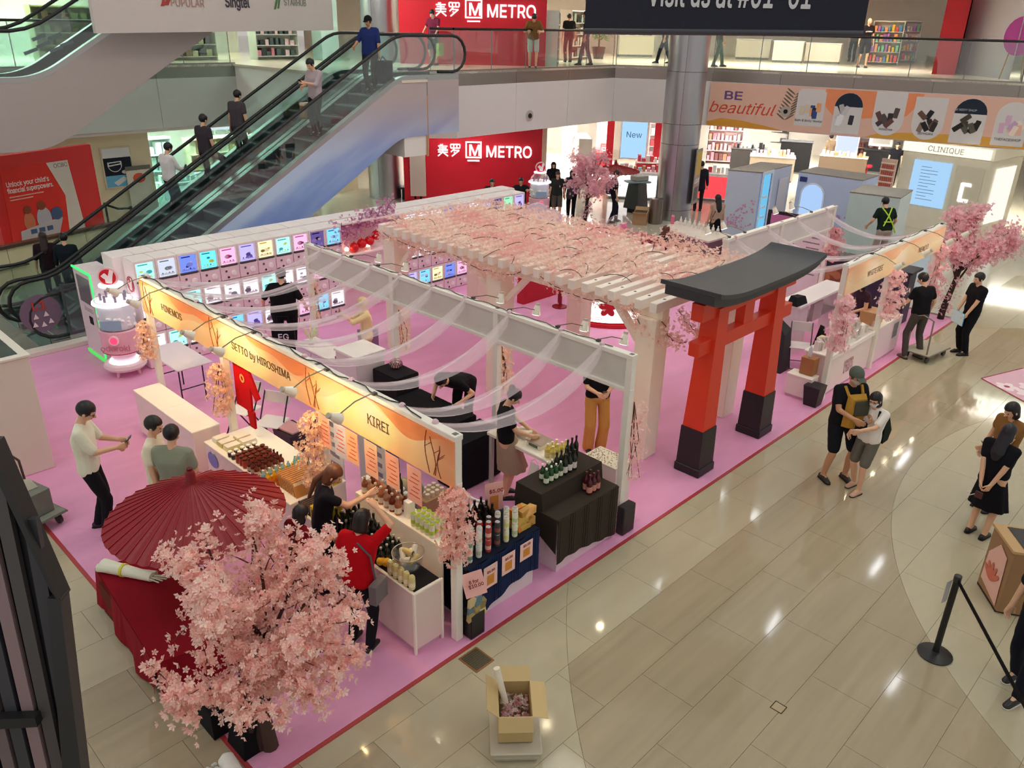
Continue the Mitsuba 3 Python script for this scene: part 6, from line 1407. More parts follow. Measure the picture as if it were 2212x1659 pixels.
    if bk in ('trousers', 'shorts', 'wide'):
        e = .026 if bk == 'trousers' else .03
        t = [H(sph(up((-.085 * F, 0, .95)), .104 * F), sph(up((.085 * F, 0, .95)), .104 * F), sph(legs[0][0], .095 * F), sph(legs[1][0], .095 * F))]
        for a, b, c in legs:
            if bk == 'shorts': t.append(H(sph(a, .098 * F), sph(a + (b - a) * .86, .085)))
            else: t += [H(sph(a, .098 * F), sph(b, .070 if bk == 'trousers' else .09)), H(sph(b, .070 if bk == 'trousers' else .09), sph(c + (0, -.005, .0), .058 if bk == 'trousers' else .095))]
        M = join(t)
        m = tomesh(M, .03, 5); n_ = m.vertex_normals; m.vertices = m.vertices + n_ * ((meshkit.fbm(m.vertices * (10, 10, 6), 3, 9)[:, None] - .5) * .018)
        P(bk if bk != 'wide' else 'trousers', m, bc, 'cloth')
    elif bk in ('skirt', 'dress', 'gown'):
        L = {'skirt': .50, 'dress': .46, 'gown': .10}[bk]
        n = 40; rows = []
        for q in np.linspace(0, 1, 7):
            zq = 1.04 + (L - 1.04) * q; rr = .125 * F + .10 * q ** .8
            c0 = up((0, 0, 1.04)) * (1 - q) + (legs[0][1] + legs[1][1]) / 2 * q if bk != 'gown' else up((0, 0, 1.04)) * (1 - q) + np.array([0, 0, L]) * q
            u = np.arange(n) * 2 * math.pi / n
            rp = rr * (1 + .06 * q * np.sin(u * 9))
            rows.append(np.stack([c0[0] + rp * 1.12 * np.cos(u), c0[1] + rp * .92 * np.sin(u), np.full(n, c0[2] if q == 0 else zq if bk != 'gown' else zq)], -1))
        v = np.vstack(rows); f = []
        for a in range(6):
            for b in range(n): c = (b + 1) % n; f += [[a * n + b, (a + 1) * n + b, (a + 1) * n + c], [a * n + b, (a + 1) * n + c, a * n + c]]
        P('skirt', trimesh.Trimesh(v, np.array(f)[:, ::-1], process=False), bc, 'cloth')
    if shoes:
        for (a, b, c) in legs:
            P('shoe', tomesh(H(sph(c + [0, -.045, -.045], (.038, .04, .04)), sph(c + [0, .02, -.03], (.042, .05, .042)), sph(c + [0, .13, -.062], (.04, .045, .024))), .03, 2), shoes, 'satin')
            P('sole', tomesh(H(*[sph(c + np.array(q), (.042, .045, .008)) for q in ((0, -.05, -.078), (0, .03, -.078), (0, .135, -.078))]), None, 0), 'd8d4cc' if shoes == '1c1b1f' else '2a2828')
    def W(p): return (A @ np.array([*p, 1.0]))[:3]
    W.A = A; W.hp = lambda p: W(hp(p)); W.arms = arms; W.up = lambda p: W(up(p)); W.key = k
    return W
def phone(W, c, label, tilt=-50, col='15151a'):
    k = thing('phone', label, 'phone')
    m = bx(-.036, .036, -.004, .004, -.075, .075, .003); m.apply_transform(W.A @ M4(*c, 0, 1, tilt)); part(k, 'body', m, col, 'gloss')
    m = bx(-.032, .032, -.0055, -.004, -.07, .07); m.apply_transform(W.A @ M4(*c, 0, 1, tilt)); part(k, 'screen', m, '3a4a6a', 'gloss')
def held(W, base, label, cat_, pieces):
    """pieces: (part, mesh in the person's frame, colour, bsdf)"""
    k = thing(base, label, cat_)
    for n, m, c, mt in pieces: m.apply_transform(W.A); part(k, n, m, c, mt, 40)
    return k
# ---- around the booths
W = person(*(2.54,9.46), -28, 'young man in a loose white T-shirt looking down at his phone at the left', 1.78, hands=((-.07, .36, 1.16), (.07, .34, 1.13)), head=(0, 28), feet=((-.1, -.05), (.12, .08)), top=('dfe0cc', .85, .80), hair=('short', '17141c'), glasses=True)
phone(W, (0, .44, 1.17), 'black phone held by the man in a loose white T-shirt')
person(*(3.04,8.69), -35, 'man in a white T-shirt in profile beside the man in grey, behind the red parasol', 1.70, head=(-10, 12), top=('e4ddc6', .6, .84), hair=('short', '1a161c'))
person(*(3.11,8.32), 40, 'man in a grey green T-shirt seen from behind above the red parasol', 1.68, top=('8a9080', .6, .84), hair=('short', '141118'), fat=1.1)
person(*(3.88,6.57), -32, 'woman with long brown hair in a black top reaching across the KIREI counter', 1.62, hands=((-.2, .3, 1.0), (.1, .55, 1.32)), head=(-12, 20), lean=10, top=('191922', .5, .86), hair=('pony', '5a3626'), elbow=(None, (.3, 0, -.9)))
person(*(3.48,6.31), 10, 'black haired child in a dark red shirt half hidden by the blossom tree', 1.40, hands=((-.2, .2, .95), (.15, .4, 1.1)), top=('7a1822', .5, .86), hair=('bob', '16131a'))
W = person(*(3.65,5.57), 22, 'woman in red top and black trousers reaching up at the corner counter', 1.56, hands=((-.3, .1, .9), (.12, .25, 1.72)), head=(0, 15), lean=8, feet=((-.12, 0), (.14, -.05)), top=('b8101c', .75, .82), hair=('bob', '1a161a'), elbow=(None, (.9, .1, 0)), shoes='1c1b1f')
held(W, 'shoulder_bag', 'grey bag on the hip of the woman in the red top', 'bag', [('body', hull([(.22 + a, -.02 + b, z) for a in (0, .09) for b in (-.12, .12) for z in (.74, .98)]), '6a6668', 'satin'), ('strap', tube([(.22, 0, .98), (.2, -.04, 1.3), (.06, -.06, 1.44)], .012, 6), '55525a', 'satin')])
person(*(6.73,6.57), -42, 'woman in a black T-shirt and beige apron behind the black bottles', 1.62, hands=((-.12, .35, 1.02), (.14, .35, 1.05)), head=(0, 35), top=('16161a', .6, .9), bottom=('skirt', 'a08a76'), hair=('bun', '15131a'), fat=1.08)
person(7.62, 8.32, 196, 'man in a black T-shirt bending far over the black draped table', 1.72, lean=72, hands=((-.25, .55, .80), (.25, .50, .80)), head=(0, -20), top=('17161b', .5, .86), hair=('short', '141218'))
W = person(*(8.63,6.55), 232, 'person in a black top and mustard trousers holding a phone, head behind the bare frame', 1.66, hands=((-.08, .3, 1.14), (.08, .3, 1.12)), head=(0, 25), top=('17151a', .7, .88), bottom=('wide', 'c08c4a'), hair=('bob', '18141a'))
phone(W, (0, .37, 1.16), 'phone held by the person in mustard trousers')
W = person(*(7.21,12.81), 50, 'big man in a black T-shirt and cap seen from behind, before the capsule machines', 1.74, hands=((-.38, .12, 1.0), (.38, .12, 1.0)), top=('15161a', .8, .82), cap='17171b', fat=1.28, hair=('short', '141218'))
held(W, 'tote_bag', 'black bag with white letters behind the big man in black', 'bag', [('body', hull([(a, -.26 + b, z) for a in (-.2, .2) for b in (-.05, .05) for z in (.32, .72)]), '17171c', 'cloth'), ('lettering', text('FG', .11, (-.10, -.315, .50), U, Z, .004, True), 'd8d4dc', 'matte'), ('strap', tube([(-.1, -.26, .72), (-.1, -.2, .9), (.1, -.2, .9), (.1, -.26, .72)], .012, 6), '17171c', 'cloth')])
W = person(*(7.72,10.97), 150, 'woman in a pale yellow blouse photographing with her phone behind the bare frame', 1.55, hands=((-.05, .42, 1.42), (.10, .40, 1.34)), top=('e2cda0', 1.2, .84), bottom=('trousers', 'b89a7a'), hair=('short', 'd8c49a'))
phone(W, (.0, .50, 1.46), 'phone held up by the woman in a pale yellow blouse', 10)
held(W, 'tote_bag', 'purple printed tote bag beside the woman in a pale yellow blouse', 'bag', [('body', hull([(.26 + a, -.05 + b, z) for a in (0, .1) for b in (-.2, .2) for z in (.55, .95)]), '8a6a94', 'cloth'), ('print', bx(.361, .364, -.2, .1, .65, .85), 'c8b0cc', 'matte')])
W = person(*(10.46,3.64), 236, 'man in a cap and black clothes with a yellow backpack worn on his chest', 1.76, hands=((-.1, .36, 1.14), (.12, .36, 1.12)), head=(0, 12), feet=((-.17, .02), (.14, -.02)), skin='c08f6e', top=('1a1a1e', .6, .84), bottom=('shorts', '1c1d24'), shoes='2a2622', cap='5a6258', mask='b8b0a8', fat=1.15, hair=('short', '4a4644'))
held(W, 'backpack', 'mustard yellow backpack worn on the chest of the man in a cap', 'backpack', [('body', hull([(a * w, .15 + b, zz) for a in (-1, 1) for b, zz, w in ((0, .92, .15), (.13, .95, .13), (.14, 1.2, .13), (.0, 1.38, .13), (.09, 1.34, .10))]), 'b58a3a', 'cloth'), ('pocket', hull([(a * .1, .285 + b, zz) for a in (-1, 1) for b, zz in ((0, 1.12), (.03, 1.14), (.025, 1.30), (0, 1.34))]), '4a4a3e', 'cloth'), ('strap', tube([(-.1, .14, 1.34), (-.12, .05, 1.45), (-.12, -.09, 1.38)], .022, 6), 'b58a3a', 'cloth'), ('strap', tube([(.1, .14, 1.34), (.12, .05, 1.45), (.12, -.09, 1.38)], .022, 6), 'b58a3a', 'cloth'), ('pouch', hull([(-.06 + a * .1, .3 + b, zz) for a in (-1, 1) for b, zz in ((0, .92), (.06, .94), (.06, 1.04), (0, 1.06))]), '1c1b1e', 'cloth')])
W = person(*(10.43,3.26), 165, 'woman in white T-shirt and grey shorts with a dark backpack', 1.52, hands=((-.12, .46, 1.22), (.2, .2, 1.0)), head=(10, 15), feet=((-.1, .12), (.12, -.05)), top=('e6e0da', .7, .84), bottom=('shorts', '6a665e'), shoes='c8a48c', mask='d0d4d6', glasses=True, hair=('bob', '16131a'), elbow=((-.6, 0, -.6), None))
held(W, 'backpack', 'dark green backpack on the back of the woman in a white T-shirt', 'backpack', [('body', hull([(a * w, -.14 + b, zz) for a in (-1, 1) for b, zz, w in ((0, .86, .15), (-.15, .88, .13), (-.19, 1.05, .13), (.0, 1.38, .12), (-.09, 1.36, .09))]), '1e2a22', 'cloth'), ('strap', tube([(-.1, -.12, 1.36), (-.12, .05, 1.44), (-.13, .12, 1.25), (-.14, -.1, 1.0)], .02, 6), '1a241e', 'cloth'), ('strap', tube([(.1, -.12, 1.36), (.12, .05, 1.44), (.13, .12, 1.25), (.14, -.1, 1.0)], .02, 6), '1a241e', 'cloth'), ('badge', cyl((.06, -.335, 1.0), (.06, -.345, 1.0), .02, 10), 'd8d8d8', 'satin')])
W = person(*(16.16,4.63), 62, 'man in a black polo shirt and dark trousers leaning over his trolley, seen from behind', 1.70, hands=((-.2, .35, 1.0), (.33, .12, .92)), head=(20, 15), feet=((-.16, 0), (.15, -.08)), lean=6, top=('16161b', .6, .86), bottom=('trousers', '4a4442'), shoes='6a6258', hair=('short', '141218'))
W = person(*(17.14,3.99), 140, 'man in a black polo shirt standing in profile and holding a blue folder', 1.68, hands=((-.14, .22, .88), (.16, .22, .86)), head=(0, 8), top=('17171b', .6, .86), bottom=('trousers', '17171c'), shoes='141316', hair=('short', '1a161a'))
held(W, 'folder', 'light blue folder in the hands of the man in profile', 'folder', [('cover', bx(-.19, .19, .27, .285, .66, .92, .004), '5ab0cc', 'satin'), ('page_edge', bx(-.18, .18, .285, .29, .67, .91), 'cfe8f0', 'matte')])
W = person(*(10.45,1.72), -12, 'woman in a short black dress with her hands clasped behind her back', 1.58, hands=((-.05, -.2, .86), (.06, -.2, .85)), head=(0, 15), top=('17171d', .6, .92), bottom=('dress', '17171d'), shoes='1a181c', hair=('long', '1a1620'), elbow=((-1, -.2, 0), (1, -.2, 0)))
held(W, 'face_mask', 'dark red phone and white cord in the hands of the woman in a black dress', 'phone', [('body', bx(-.05, .05, -.29, -.27, .70, .80, .006), '4a2428', 'satin'), ('cord', tube([(-.05, -.28, .74), (-.12, -.28, .68), (-.16, -.28, .72), (-.1, -.28, .75)], .006, 6), 'd8d0cc', 'satin')])
W = person(*(11.24,1.83), 150, 'woman in a leopard print top at the right edge, phone in hand', 1.60, hands=((-.06, .38, 1.1), (.25, .1, .9)), head=(0, 20), top=('8a6238', .5, .88), bottom=('trousers', '1c1a1e'), hair=('bob', '15121a'))
phone(W, (-.06, .44, 1.14), 'grey phone held by the woman in the leopard print top', -40, '4a4a4e')
person(*(7.84,0.57), 160, 'person in dark trousers and black white-soled trainers stepping in at the lower right corner', 1.72, feet=((-.1, .16), (.12, -.14)), top=('1c1e26', .8, .84), bottom=('trousers', '171a26'), shoes='1c1b1f', hair=('short', '141218'))
person(*(19.98,6.95), 52, 'man with lime reflective braces over a dark T-shirt, seen from behind', 1.68, z=.62, lean=14, hands=((-.3, .3, .98), (.3, .25, .95)), top=('1d2a24', .6, .86), bottom=('trousers', 'a89c94'), hair=('short', '121016'))
W_ = W = None
bx_, by_ = (19.98,6.95)
solo('step_platform', cbx(bx_, by_, 0, .6, .5, .62, .01, 52), '4a484e', 'dark step platform under the man with lime braces', 'platform', 'satin')
k = thing('reflective_braces', 'lime yellow reflective braces on the back of the man in dark green', 'braces')
A = M4(bx_, by_, .62, 52 - 90, 1.68 / 1.72)
for pts in ([(-.13, .04, 1.47), (0, -.05, 1.26), (.13, -.06, 1.02)], [(.13, .04, 1.47), (0, -.05, 1.26), (-.13, -.06, 1.02)], [(-.11, -.05, 1.12), (.11, -.05, 1.12)], [(.12, -.06, 1.02), (.2, -.04, .86)]):
    th_ = math.radians(14)
    q = [(a, (b - .09) * math.cos(th_) + (c - .9) * math.sin(th_), .9 - (b - .09) * math.sin(th_) + (c - .9) * math.cos(th_)) for a, b, c in pts]
    m = tube(q, .018, 6); m.apply_transform(A); part(k, 'strap', m, 'b4e03a', 'satin')
person(*(16.15,10.62), -30, 'woman with brown hair behind the long counter beyond the pergola', 1.56, hands=((-.15, .3, 1.0), (.15, .3, 1.0)), top=('1c181e', .5, .88), hair=('long', '5a2e24'))
person(*(15.51,5.43), 140, 'woman in a plum top with bent arms working inside the WHITETREE booth', 1.60, lean=16, hands=((-.1, .34, 1.0), (.15, .3, 1.0)), top=('3a2634', .4, .88), bottom=('trousers', '2a2228'), hair=('bob', '1a1418'))
# ---- mall visitors
W = person(*(20.27,11.66), 60, 'long haired woman in a black skirt walking away beside the first pale blue kiosk', 1.62, top=('b8988a', .2, .92), bottom=('skirt', '16151a'), hair=('long', '1a1418'), feet=((-.08, .1), (.1, -.1)))
held(W, 'shoulder_bag', 'black bag at the hip of the woman with long dark hair', 'bag', [('body', hull([(-.26 + a, b, z) for a in (0, .1) for b in (-.16, .14) for z in (.62, .9)]), '17161a', 'satin'), ('strap', tube([(-.2, 0, .9), (-.12, -.11, 1.25), (-.1, 0, 1.47)], .01, 6), '17161a', 'satin')])
person(*(21.11,18.58), 225, 'woman in a black head scarf walking beside the red wall', 1.58, top=('1a191f', 1.9, .7), bottom=('gown', '1c1b20'), hair=('hijab', '17161a'))
person(*(20.32,17.05), 215, 'woman in dark blue head scarf striding past the distant tree', 1.60, feet=((-.1, .3), (.12, -.26)), top=('4a4450', 1.9, .72), bottom=('trousers', '17161a'), hair=('hijab', '1c1c2a'))
person(*(19.85,17.27), 226, 'person in a dark T-shirt and camouflage shorts walking towards the booths', 1.58, top=('2c3030', .6, .84), bottom=('shorts', '54504c'), hair=('short', '2a201c'), feet=((-.1, .12), (.1, -.1)), shoes='8a8078')
W = person(*(21.05,15.89), -40, 'person in navy with a backpack walking right of the distant blossom tree', 1.66, top=('20202c', .8, .84), bottom=('trousers', '1c1e30'), hair=('short', '17141a'), feet=((-.1, .15), (.1, -.1)))
held(W, 'backpack', 'navy backpack of the walker near the distant blossom tree', 'backpack', [('body', hull([(a * .14, -.13 + b, zz) for a in (-1, 1) for b, zz in ((0, .95), (-.14, .97), (-.14, 1.25), (0, 1.4))]), '262c4c', 'cloth')])
person(*(24.79,15.05), 40, 'dark clothed person half hidden behind the big column', 1.68, top=('262430', 1.9, .7), bottom=('trousers', '2a2226'), hair=('short', '17141a'))
person(*(35.96,15.54), 60, 'man in a beige shirt standing at the brown counter', 1.70, top=('a08a72', .6, .84), bottom=('trousers', 'd8d0c4'), hair=('short', '17141a'))
person(*(35.58,12.56), 200, 'man in black standing left of the lit white shop', 1.72, top=('1c1b20', .6, .86), bottom=('trousers', '19181d'), hair=('short', '17141a'))
bxs, bys = (18.64,22.77)
k = thing('bench', 'low bench under the seated woman by the red wall', 'bench'); part(k, 'seat', cbx(bxs, bys, .38, 1.4, .4, .06, .01, -45), '3a3638', 'satin'); part(k, 'leg', cbx(bxs, bys, 0, 1.2, .3, .38, 0, -45), '2a282a')
person(bxs, bys, 225, 'woman in a head scarf and burgundy top sitting with a phone by the red wall', 1.60, hipz=.50, hands=((-.06, .32, .78), (.06, .32, .78)), head=(0, 25), feet=((-.1, .42), (.1, .42)), top=('4a1c2a', 1.9, .86), bottom=('trousers', '1c1a1e'), hair=('hijab', '3a1a24'))
person(*(18.75,19.15), 225, 'dark haired sitter whose head shows over the capsule machines before the red wall', 1.62, hipz=.46, feet=((-.1, .42), (.1, .42)), top=('1c1a20', .6, .86), hair=('short', '15121a'))
person(*(19.67,18.71), 215, 'second sitter over the capsule machines, nearer the right end of the red wall', 1.62, hipz=.46, feet=((-.1, .42), (.1, .42)), top=('24222a', .6, .86), hair=('short', '15121a'))
person(*(5.21,19.08), 70, 'woman with long dark hair standing at the far left by the parapet', 1.58, top=('2a1c24', 1.0, .8), bottom=('trousers', '1c1c26'), hair=('long', '2a161a'))
person(*(5.45,18.55), 60, 'person in a dark blue top beside the long haired woman at the far left', 1.62, top=('1c242c', 1.5, .8), bottom=('trousers', '1c1c22'), hair=('short', '15121a'))
# ---- on the escalators
def on_step(px): return px
def stepz(x): return float(np.interp(x + .2, *smooth_profile(4.85, 12.85, .12, G2 + .10, 4.25, 14.75))) - .14
for (x, yy, face, lab, kw) in (((12.53,17,5.78)[0], 17.0, 205, 'older man in a blue shirt and black cap riding the near escalator', dict(h=1.70, top=('27356e', .9, .78), bottom=('trousers', '2a2428'), cap='1a1a1e', fat=1.15, hands=((-.3, .12, .9), (.26, .3, 1.05)), skin=SK2)),
                               ((10.92,17,4.72)[0], 17.0, 190, 'young man in a pale shirt looking at his phone on the near escalator', dict(h=1.70, top=('b8aab0', 1.2, .80), bottom=('trousers', '241e22'), head=(0, 28), hands=((-.06, .34, 1.2), (.1, .3, 1.1)))),
                               ((9.64,18.4,4.01)[0], 18.4, 20, 'man in a dark grey shirt higher up on the far escalator', dict(h=1.70, top=('4a444c', .6, .82), bottom=('trousers', '2a3032'), lean=5)),
                               ((8.78,18.4,3.88)[0], 18.4, 15, 'man in a dark grey shirt climbing lower on the far escalator', dict(h=1.70, top=('403a42', .6, .82), bottom=('trousers', '1c1c20'), feet=((-.1, -.05), (.1, .32)), footz=(0, .2))),
                               ((7.85,18.4,3.2)[0], 18.4, 10, 'man in a white shirt holding a device low on the far escalator', dict(h=1.68, top=('e4e0e2', 1.9, .84), bottom=('trousers', '17161a'), head=(0, 22), hands=((-.1, .36, 1.1), (.1, .36, 1.08))))):
    # the head pixel fixes x only roughly: solve for the step under the figure
    W = person(x, yy, face, lab, z=stepz(x) - .18, **kw)
    if 'blue shirt' in lab: held(W, 'travel_bag', 'black bag carried by the man in a blue shirt', 'bag', [('body', hull([(-.36 + a, .0 + b, z) for a in (-.12, .12) for b in (-.2, .2) for z in (.28, .74)]), '15161a', 'cloth'), ('handle', tube([(-.36, -.1, .74), (-.34, .05, .84), (-.36, .2, .74)], .014, 6), '2a2a2c', 'satin')])
    if 'pale shirt' in lab:
        phone(W, (0, .42, 1.22), 'phone of the young man in a pale shirt', -40)
        held(W, 'shopping_bag', 'brown patterned bag hanging beside the young man in a pale shirt', 'bag', [('body', hull([(.26 + a, .06 + b, z) for a in (-.07, .07) for b in (-.16, .16) for z in (.38, .68)]), '8a6a3e', 'cloth'), ('flap', bx(.18, .335, -.1, .22, .66, .74, .01), 'd8c8b0', 'cloth')])
    if 'device' in lab: phone(W, (0, .44, 1.12), 'dark handheld device of the man in a white shirt', -30, '2a2c2c')
# ---- on the upper floor
for (px, face, lab, kw) in (((18.29,21.41), 200, 'woman in a maroon T-shirt and face mask stepping onto the escalator upstairs', dict(h=1.64, top=('6a2440', .6, .86), bottom=('shorts', '2a2228'), mask='d8d4dc', hands=((-.2, .25, .95), (.3, .2, 1.0)), hair=('short', '17131a'), head=(0, 25))),
                            ((20.03,18.68), 225, 'person in an olive shirt and pale shorts leaning on the upper railing', dict(h=1.66, lean=22, top=('7a5a34', .7, .84), bottom=('shorts', 'b0b4ac'), hands=((-.2, .4, 1.12), (.2, .4, 1.12)), hair=('short', '2a1a14'), head=(0, 25))),
                            ((22.07,19.92), 215, 'woman in a grey top beside the leaning person at the upper railing', dict(h=1.64, top=('8a8e92', .6, .9), bottom=('shorts', '2c3444'), hair=('long', '1c1418'))),
                            ((24.74,21.28), 60, 'shopper in a black top among the racks upstairs', dict(h=1.66, top=('1a1a1c', .6, .84), bottom=('trousers', '26343a'), hair=('short', '17131a'))),
                            ((23.44,19.37), 130, 'man in dark clothes walking past the left end of the black banner upstairs', dict(h=1.72, top=('22242a', .8, .84), bottom=('trousers', '23404a'), hair=('short', '17131a'), feet=((-.1, .2), (.1, -.2)))),
                            ((27.42,18.84), 130, 'walker in black trousers below the black banner, left of the big column', dict(h=1.72, top=('20202a', .8, .84), bottom=('trousers', '1c1e2a'), hair=('short', '17131a'), feet=((-.1, .26), (.1, -.26)))),
                            ((27.72,16.67), -40, 'walker in green trousers below the black banner, right of the big column', dict(h=1.70, top=('3a4038', .8, .84), bottom=('trousers', '4a5e50'), hair=('short', '17131a'), feet=((-.1, .2), (.1, -.2)))),
                            ((33.24,13.71), 222, 'man in a black T-shirt and black shorts walking along the upper railing', dict(h=1.74, top=('19171a', .6, .84), bottom=('shorts', '19171a'), skin='c79a78', hair=('bald', '000000'), feet=((-.1, .15), (.1, -.12)))),
                            ((38.95,16.57), 40, 'person in dark jeans behind the man in black shorts upstairs', dict(h=1.66, top=('5a4a50', .6, .84), bottom=('trousers', '2a2e38'), hair=('short', '17131a')))):
    W = person(*px, face, lab, z=G2, **kw)
    if 'maroon' in lab: held(W, 'shopping_bag', 'lime green shopping bag carried by the woman in maroon', 'bag', [('body', hull([(-.3 + a, .12 + b, z) for a in (-.05, .05) for b in (-.17, .17) for z in (.3, .7)]), '9aae54', 'satin'), ('handle', tube([(-.3, .0, .7), (-.24, .16, .9), (-.3, .25, .7)], .01, 6), '7a8a44', 'satin')])
    if 'black T-shirt and black shorts' in lab:
        m = text('pristine', .05, (-.11, .135, 1.24), U, Z, .004, True); m.vertices[:, 0] *= -1; m.vertices[:, 0] -= 0; m.invert(); m.apply_transform(W.A); part(W.key, 'chest_print', m, 'd8d4d0')
# ================= blossom =================
def flowers(P, N, R, C, r, cup=.35):
    """Five petalled flowers at P facing N with radii R and colours C, as one mesh and its vertex colours."""
    n = len(P); N = N / (np.linalg.norm(N, axis=1)[:, None] + 1e-9)
    a = np.cross(N, r.normal(size=(n, 3))); a /= np.linalg.norm(a, axis=1)[:, None] + 1e-9; b = np.cross(N, a)
    V_, K = [P - N * (R * .25)[:, None]], [.90]
    for i in range(5):
        u = i * 1.2566
        for du, rr, up, sh in ((-.5, .68, .18, 1.0), (0.0, 1.0, cup, 1.04), (.5, .68, .18, 1.0)):
            d = np.cos(u + du) * a + np.sin(u + du) * b
            V_.append(P + d * (R * rr)[:, None] + N * (R * up * r.uniform(.4, 1.4, n))[:, None]); K.append(sh)
    v = np.stack(V_, 1).reshape(-1, 3); c = (np.repeat(C[0], 16), (np.tile(K, n).reshape(n, 16) * C[1][:, None]).ravel())
    t = np.array([q for i in range(5) for q in ([0, 1 + 3 * i, 2 + 3 * i], [0, 2 + 3 * i, 3 + 3 * i])])
    f = (np.arange(n)[:, None, None] * 16 + t[None]).reshape(-1, 3)
    return trimesh.Trimesh(v, f, process=False), c
def tint(n, base, r, var=.10):
    b = np.array([pal(lin(x)) for x in base])
    return b[r.integers(len(b), size=n)], r.uniform(1 - var, 1 + var, n)
def cluster_shape(seed, base, rad, nf, fr):
    r = np.random.default_rng(seed); d = r.normal(size=(nf, 3)); d /= np.linalg.norm(d, axis=1)[:, None]
    m, c = flowers(d * rad * r.uniform(.55, 1, (nf, 1)), d, fr * r.uniform(.8, 1.2, nf), tint(nf, base, r), r)
    return shape(m, c, 'petal')
def blossom_tree(x, y, h, cz, rad, rz_, label, base, seed, nbig, nfl, fr, lean=(0, 0), trunk='3a2a26', low=.55, z0=0.0):
    r = np.random.default_rng(seed)
    k = thing('blossom_tree', label, 'tree')
    tr = [(x + lean[0] * t * t + .025 * math.sin(t * 7 + seed), y + lean[1] * t * t + .025 * math.cos(t * 6), z0 + t * cz * .8) for t in np.linspace(0, 1, 9)]
    part(k, 'trunk', tube(tr, np.linspace(.075, .035, 9), 10), trunk, 'matte', True)
    if nbig > 100: part(k, 'trunk', tube([(a - .1 - .06 * i / 8, b + .05, c * .8) for i, (a, b, c) in enumerate(tr)], np.linspace(.06, .03, 9), 9), trunk, 'matte', True)
    top = np.array(tr[-1]); ctr = np.array([x + lean[0], y + lean[1], z0 + cz])
    ends, tw = [], []
    nb = 16 if nbig > 100 else 11
    for i in range(nb):
        a = i * 2.4 + r.uniform(-.3, .3); el = r.uniform(-.55, 1.35)
        d = np.array([math.cos(a) * math.cos(el), math.sin(a) * math.cos(el), math.sin(el)])
        e = ctr + d * np.array([rad, rad, rz_]) * r.uniform(.75, 1.0)
        s0 = np.array(tr[r.integers(4, 9)])
        mid = (s0 + e) / 2 + r.normal(size=3) * .06 + Z * .05
        path = [(1 - t) ** 2 * s0 + 2 * t * (1 - t) * mid + t * t * e for t in np.linspace(0, 1, 8)]
        part(k, 'branch', tube(path, np.linspace(.024, .007, 8), 6), '4a342c', 'matte', True)
        for t in np.linspace(.35, 1, 12): ends.append(path[min(7, int(t * 7.99))] + r.normal(size=3) * .02)
        for q in range(7):
            p0 = np.array(path[r.integers(2, 8)]); dd = r.normal(size=3) + d * .8; dd /= np.linalg.norm(dd); L = rad * r.uniform(.22, .48)
            p1 = p0 + dd * L; rel = (p1 - ctr) / np.array([rad, rad, rz_])
            if np.linalg.norm(rel) > 1.05: p1 = ctr + rel / np.linalg.norm(rel) * np.array([rad, rad, rz_]) * 1.0
            tw.append(tube([p0, (p0 + p1) / 2 + r.normal(size=3) * .02, p1], [.007, .005, .003], 4))
            for t in np.linspace(.2, 1, 6): ends.append(p0 + (p1 - p0) * t + r.normal(size=3) * .02)
    for q in range(10):      # sprays hanging low along the trunk
        p0 = np.array(tr[r.integers(1, 6)]); ends += [p0 + r.normal(size=3) * np.array([.05, .05, .12]) for _ in range(3)]
    tag(part(k, 'twig', cat(tw), '5a3e34', 'matte'), kind='stuff')
    E_ = np.array(ends); E_ = E_[E_[:, 2] > z0 + low * .3]
    # nearest large clusters as parts, the rest as one mesh
    order = np.argsort(((E_ - EYE) ** 2).sum(1) + r.uniform(0, 1.5, len(E_)))
    cs = [cluster_shape(seed * 10 + q, base, fr * 1.7, 9, fr) for q in range(6)]
    for i in order[:nbig]:
        key = nm(k + '__blossom_cluster')
        scene[key] = {**cs[i % 6], 'to_world': T(M4(*E_[i], r.uniform(0, 360), r.uniform(.8, 1.25), r.uniform(0, 360), r.uniform(0, 360)).tolist())}
    c0 = E_[r.integers(len(E_), size=nfl)] + r.normal(size=(nfl, 3)) * fr * 1.6
    nn = (c0 - ctr) / rad + r.normal(size=(nfl, 3)) * .6 + Z * .3
    m, c = flowers(c0, nn, fr * r.uniform(.75, 1.25, nfl), tint(nfl, base, r), r)
    tag(part(k, 'blossom', m, c, 'petal'), kind='stuff')
    return k
PINKS = ['fde3da', 'fbdcd4', 'f9d4cd', 'fee8df', 'f7ccc8']
FT = blossom_tree(2.27, 5.12, 2.45, 1.42, .98, .80, 'blossoming pink cherry tree in the near corner of the pink carpet', PINKS, 5, 290, 5200, .034, (.13, .02), low=1.6)
part(FT, 'planter_cloth', hull([(2.2 + a * .13 * w, 5.24 + b * .14 * w, zz) for a in (-1, 1) for b in (-1, 1) for zz, w in ((CZ, 1.1), (.34, .7), (.42, .4))]), '16151a', 'cloth', 20)
part(FT, 'planter_cloth', hull([(2.08 + a * .1, 5.62 + b * .14, zz) for a in (-1, 1) for b in (-1, 1) for zz in (CZ, .3)]), '18171c', 'cloth', 20)
part(FT, 'bark_stump', tube([(2.30, 5.08, CZ), (2.29, 5.09, .3), (2.25, 5.12, .5)], [.075, .062, .05], 9), '4a3832', 'matte', 30)
blossom_tree(*(19.05,5.01), 2.6, 1.85, .85, .72, 'slender pink cherry tree at the far right end of the carpet', ['f8d0d8', 'f4c4ce', 'fad8de'], 8, 60, 3400, .042, (.12, -.15))
blossom_tree(*(20.11,16.27), 2.5, 1.6, .85, .8, 'pink cherry tree beyond the pergola in front of the lit store', ['f9d2dc', 'f5c6d2', 'fbdce2'], 12, 60, 2200, .045, (.05, -.05))
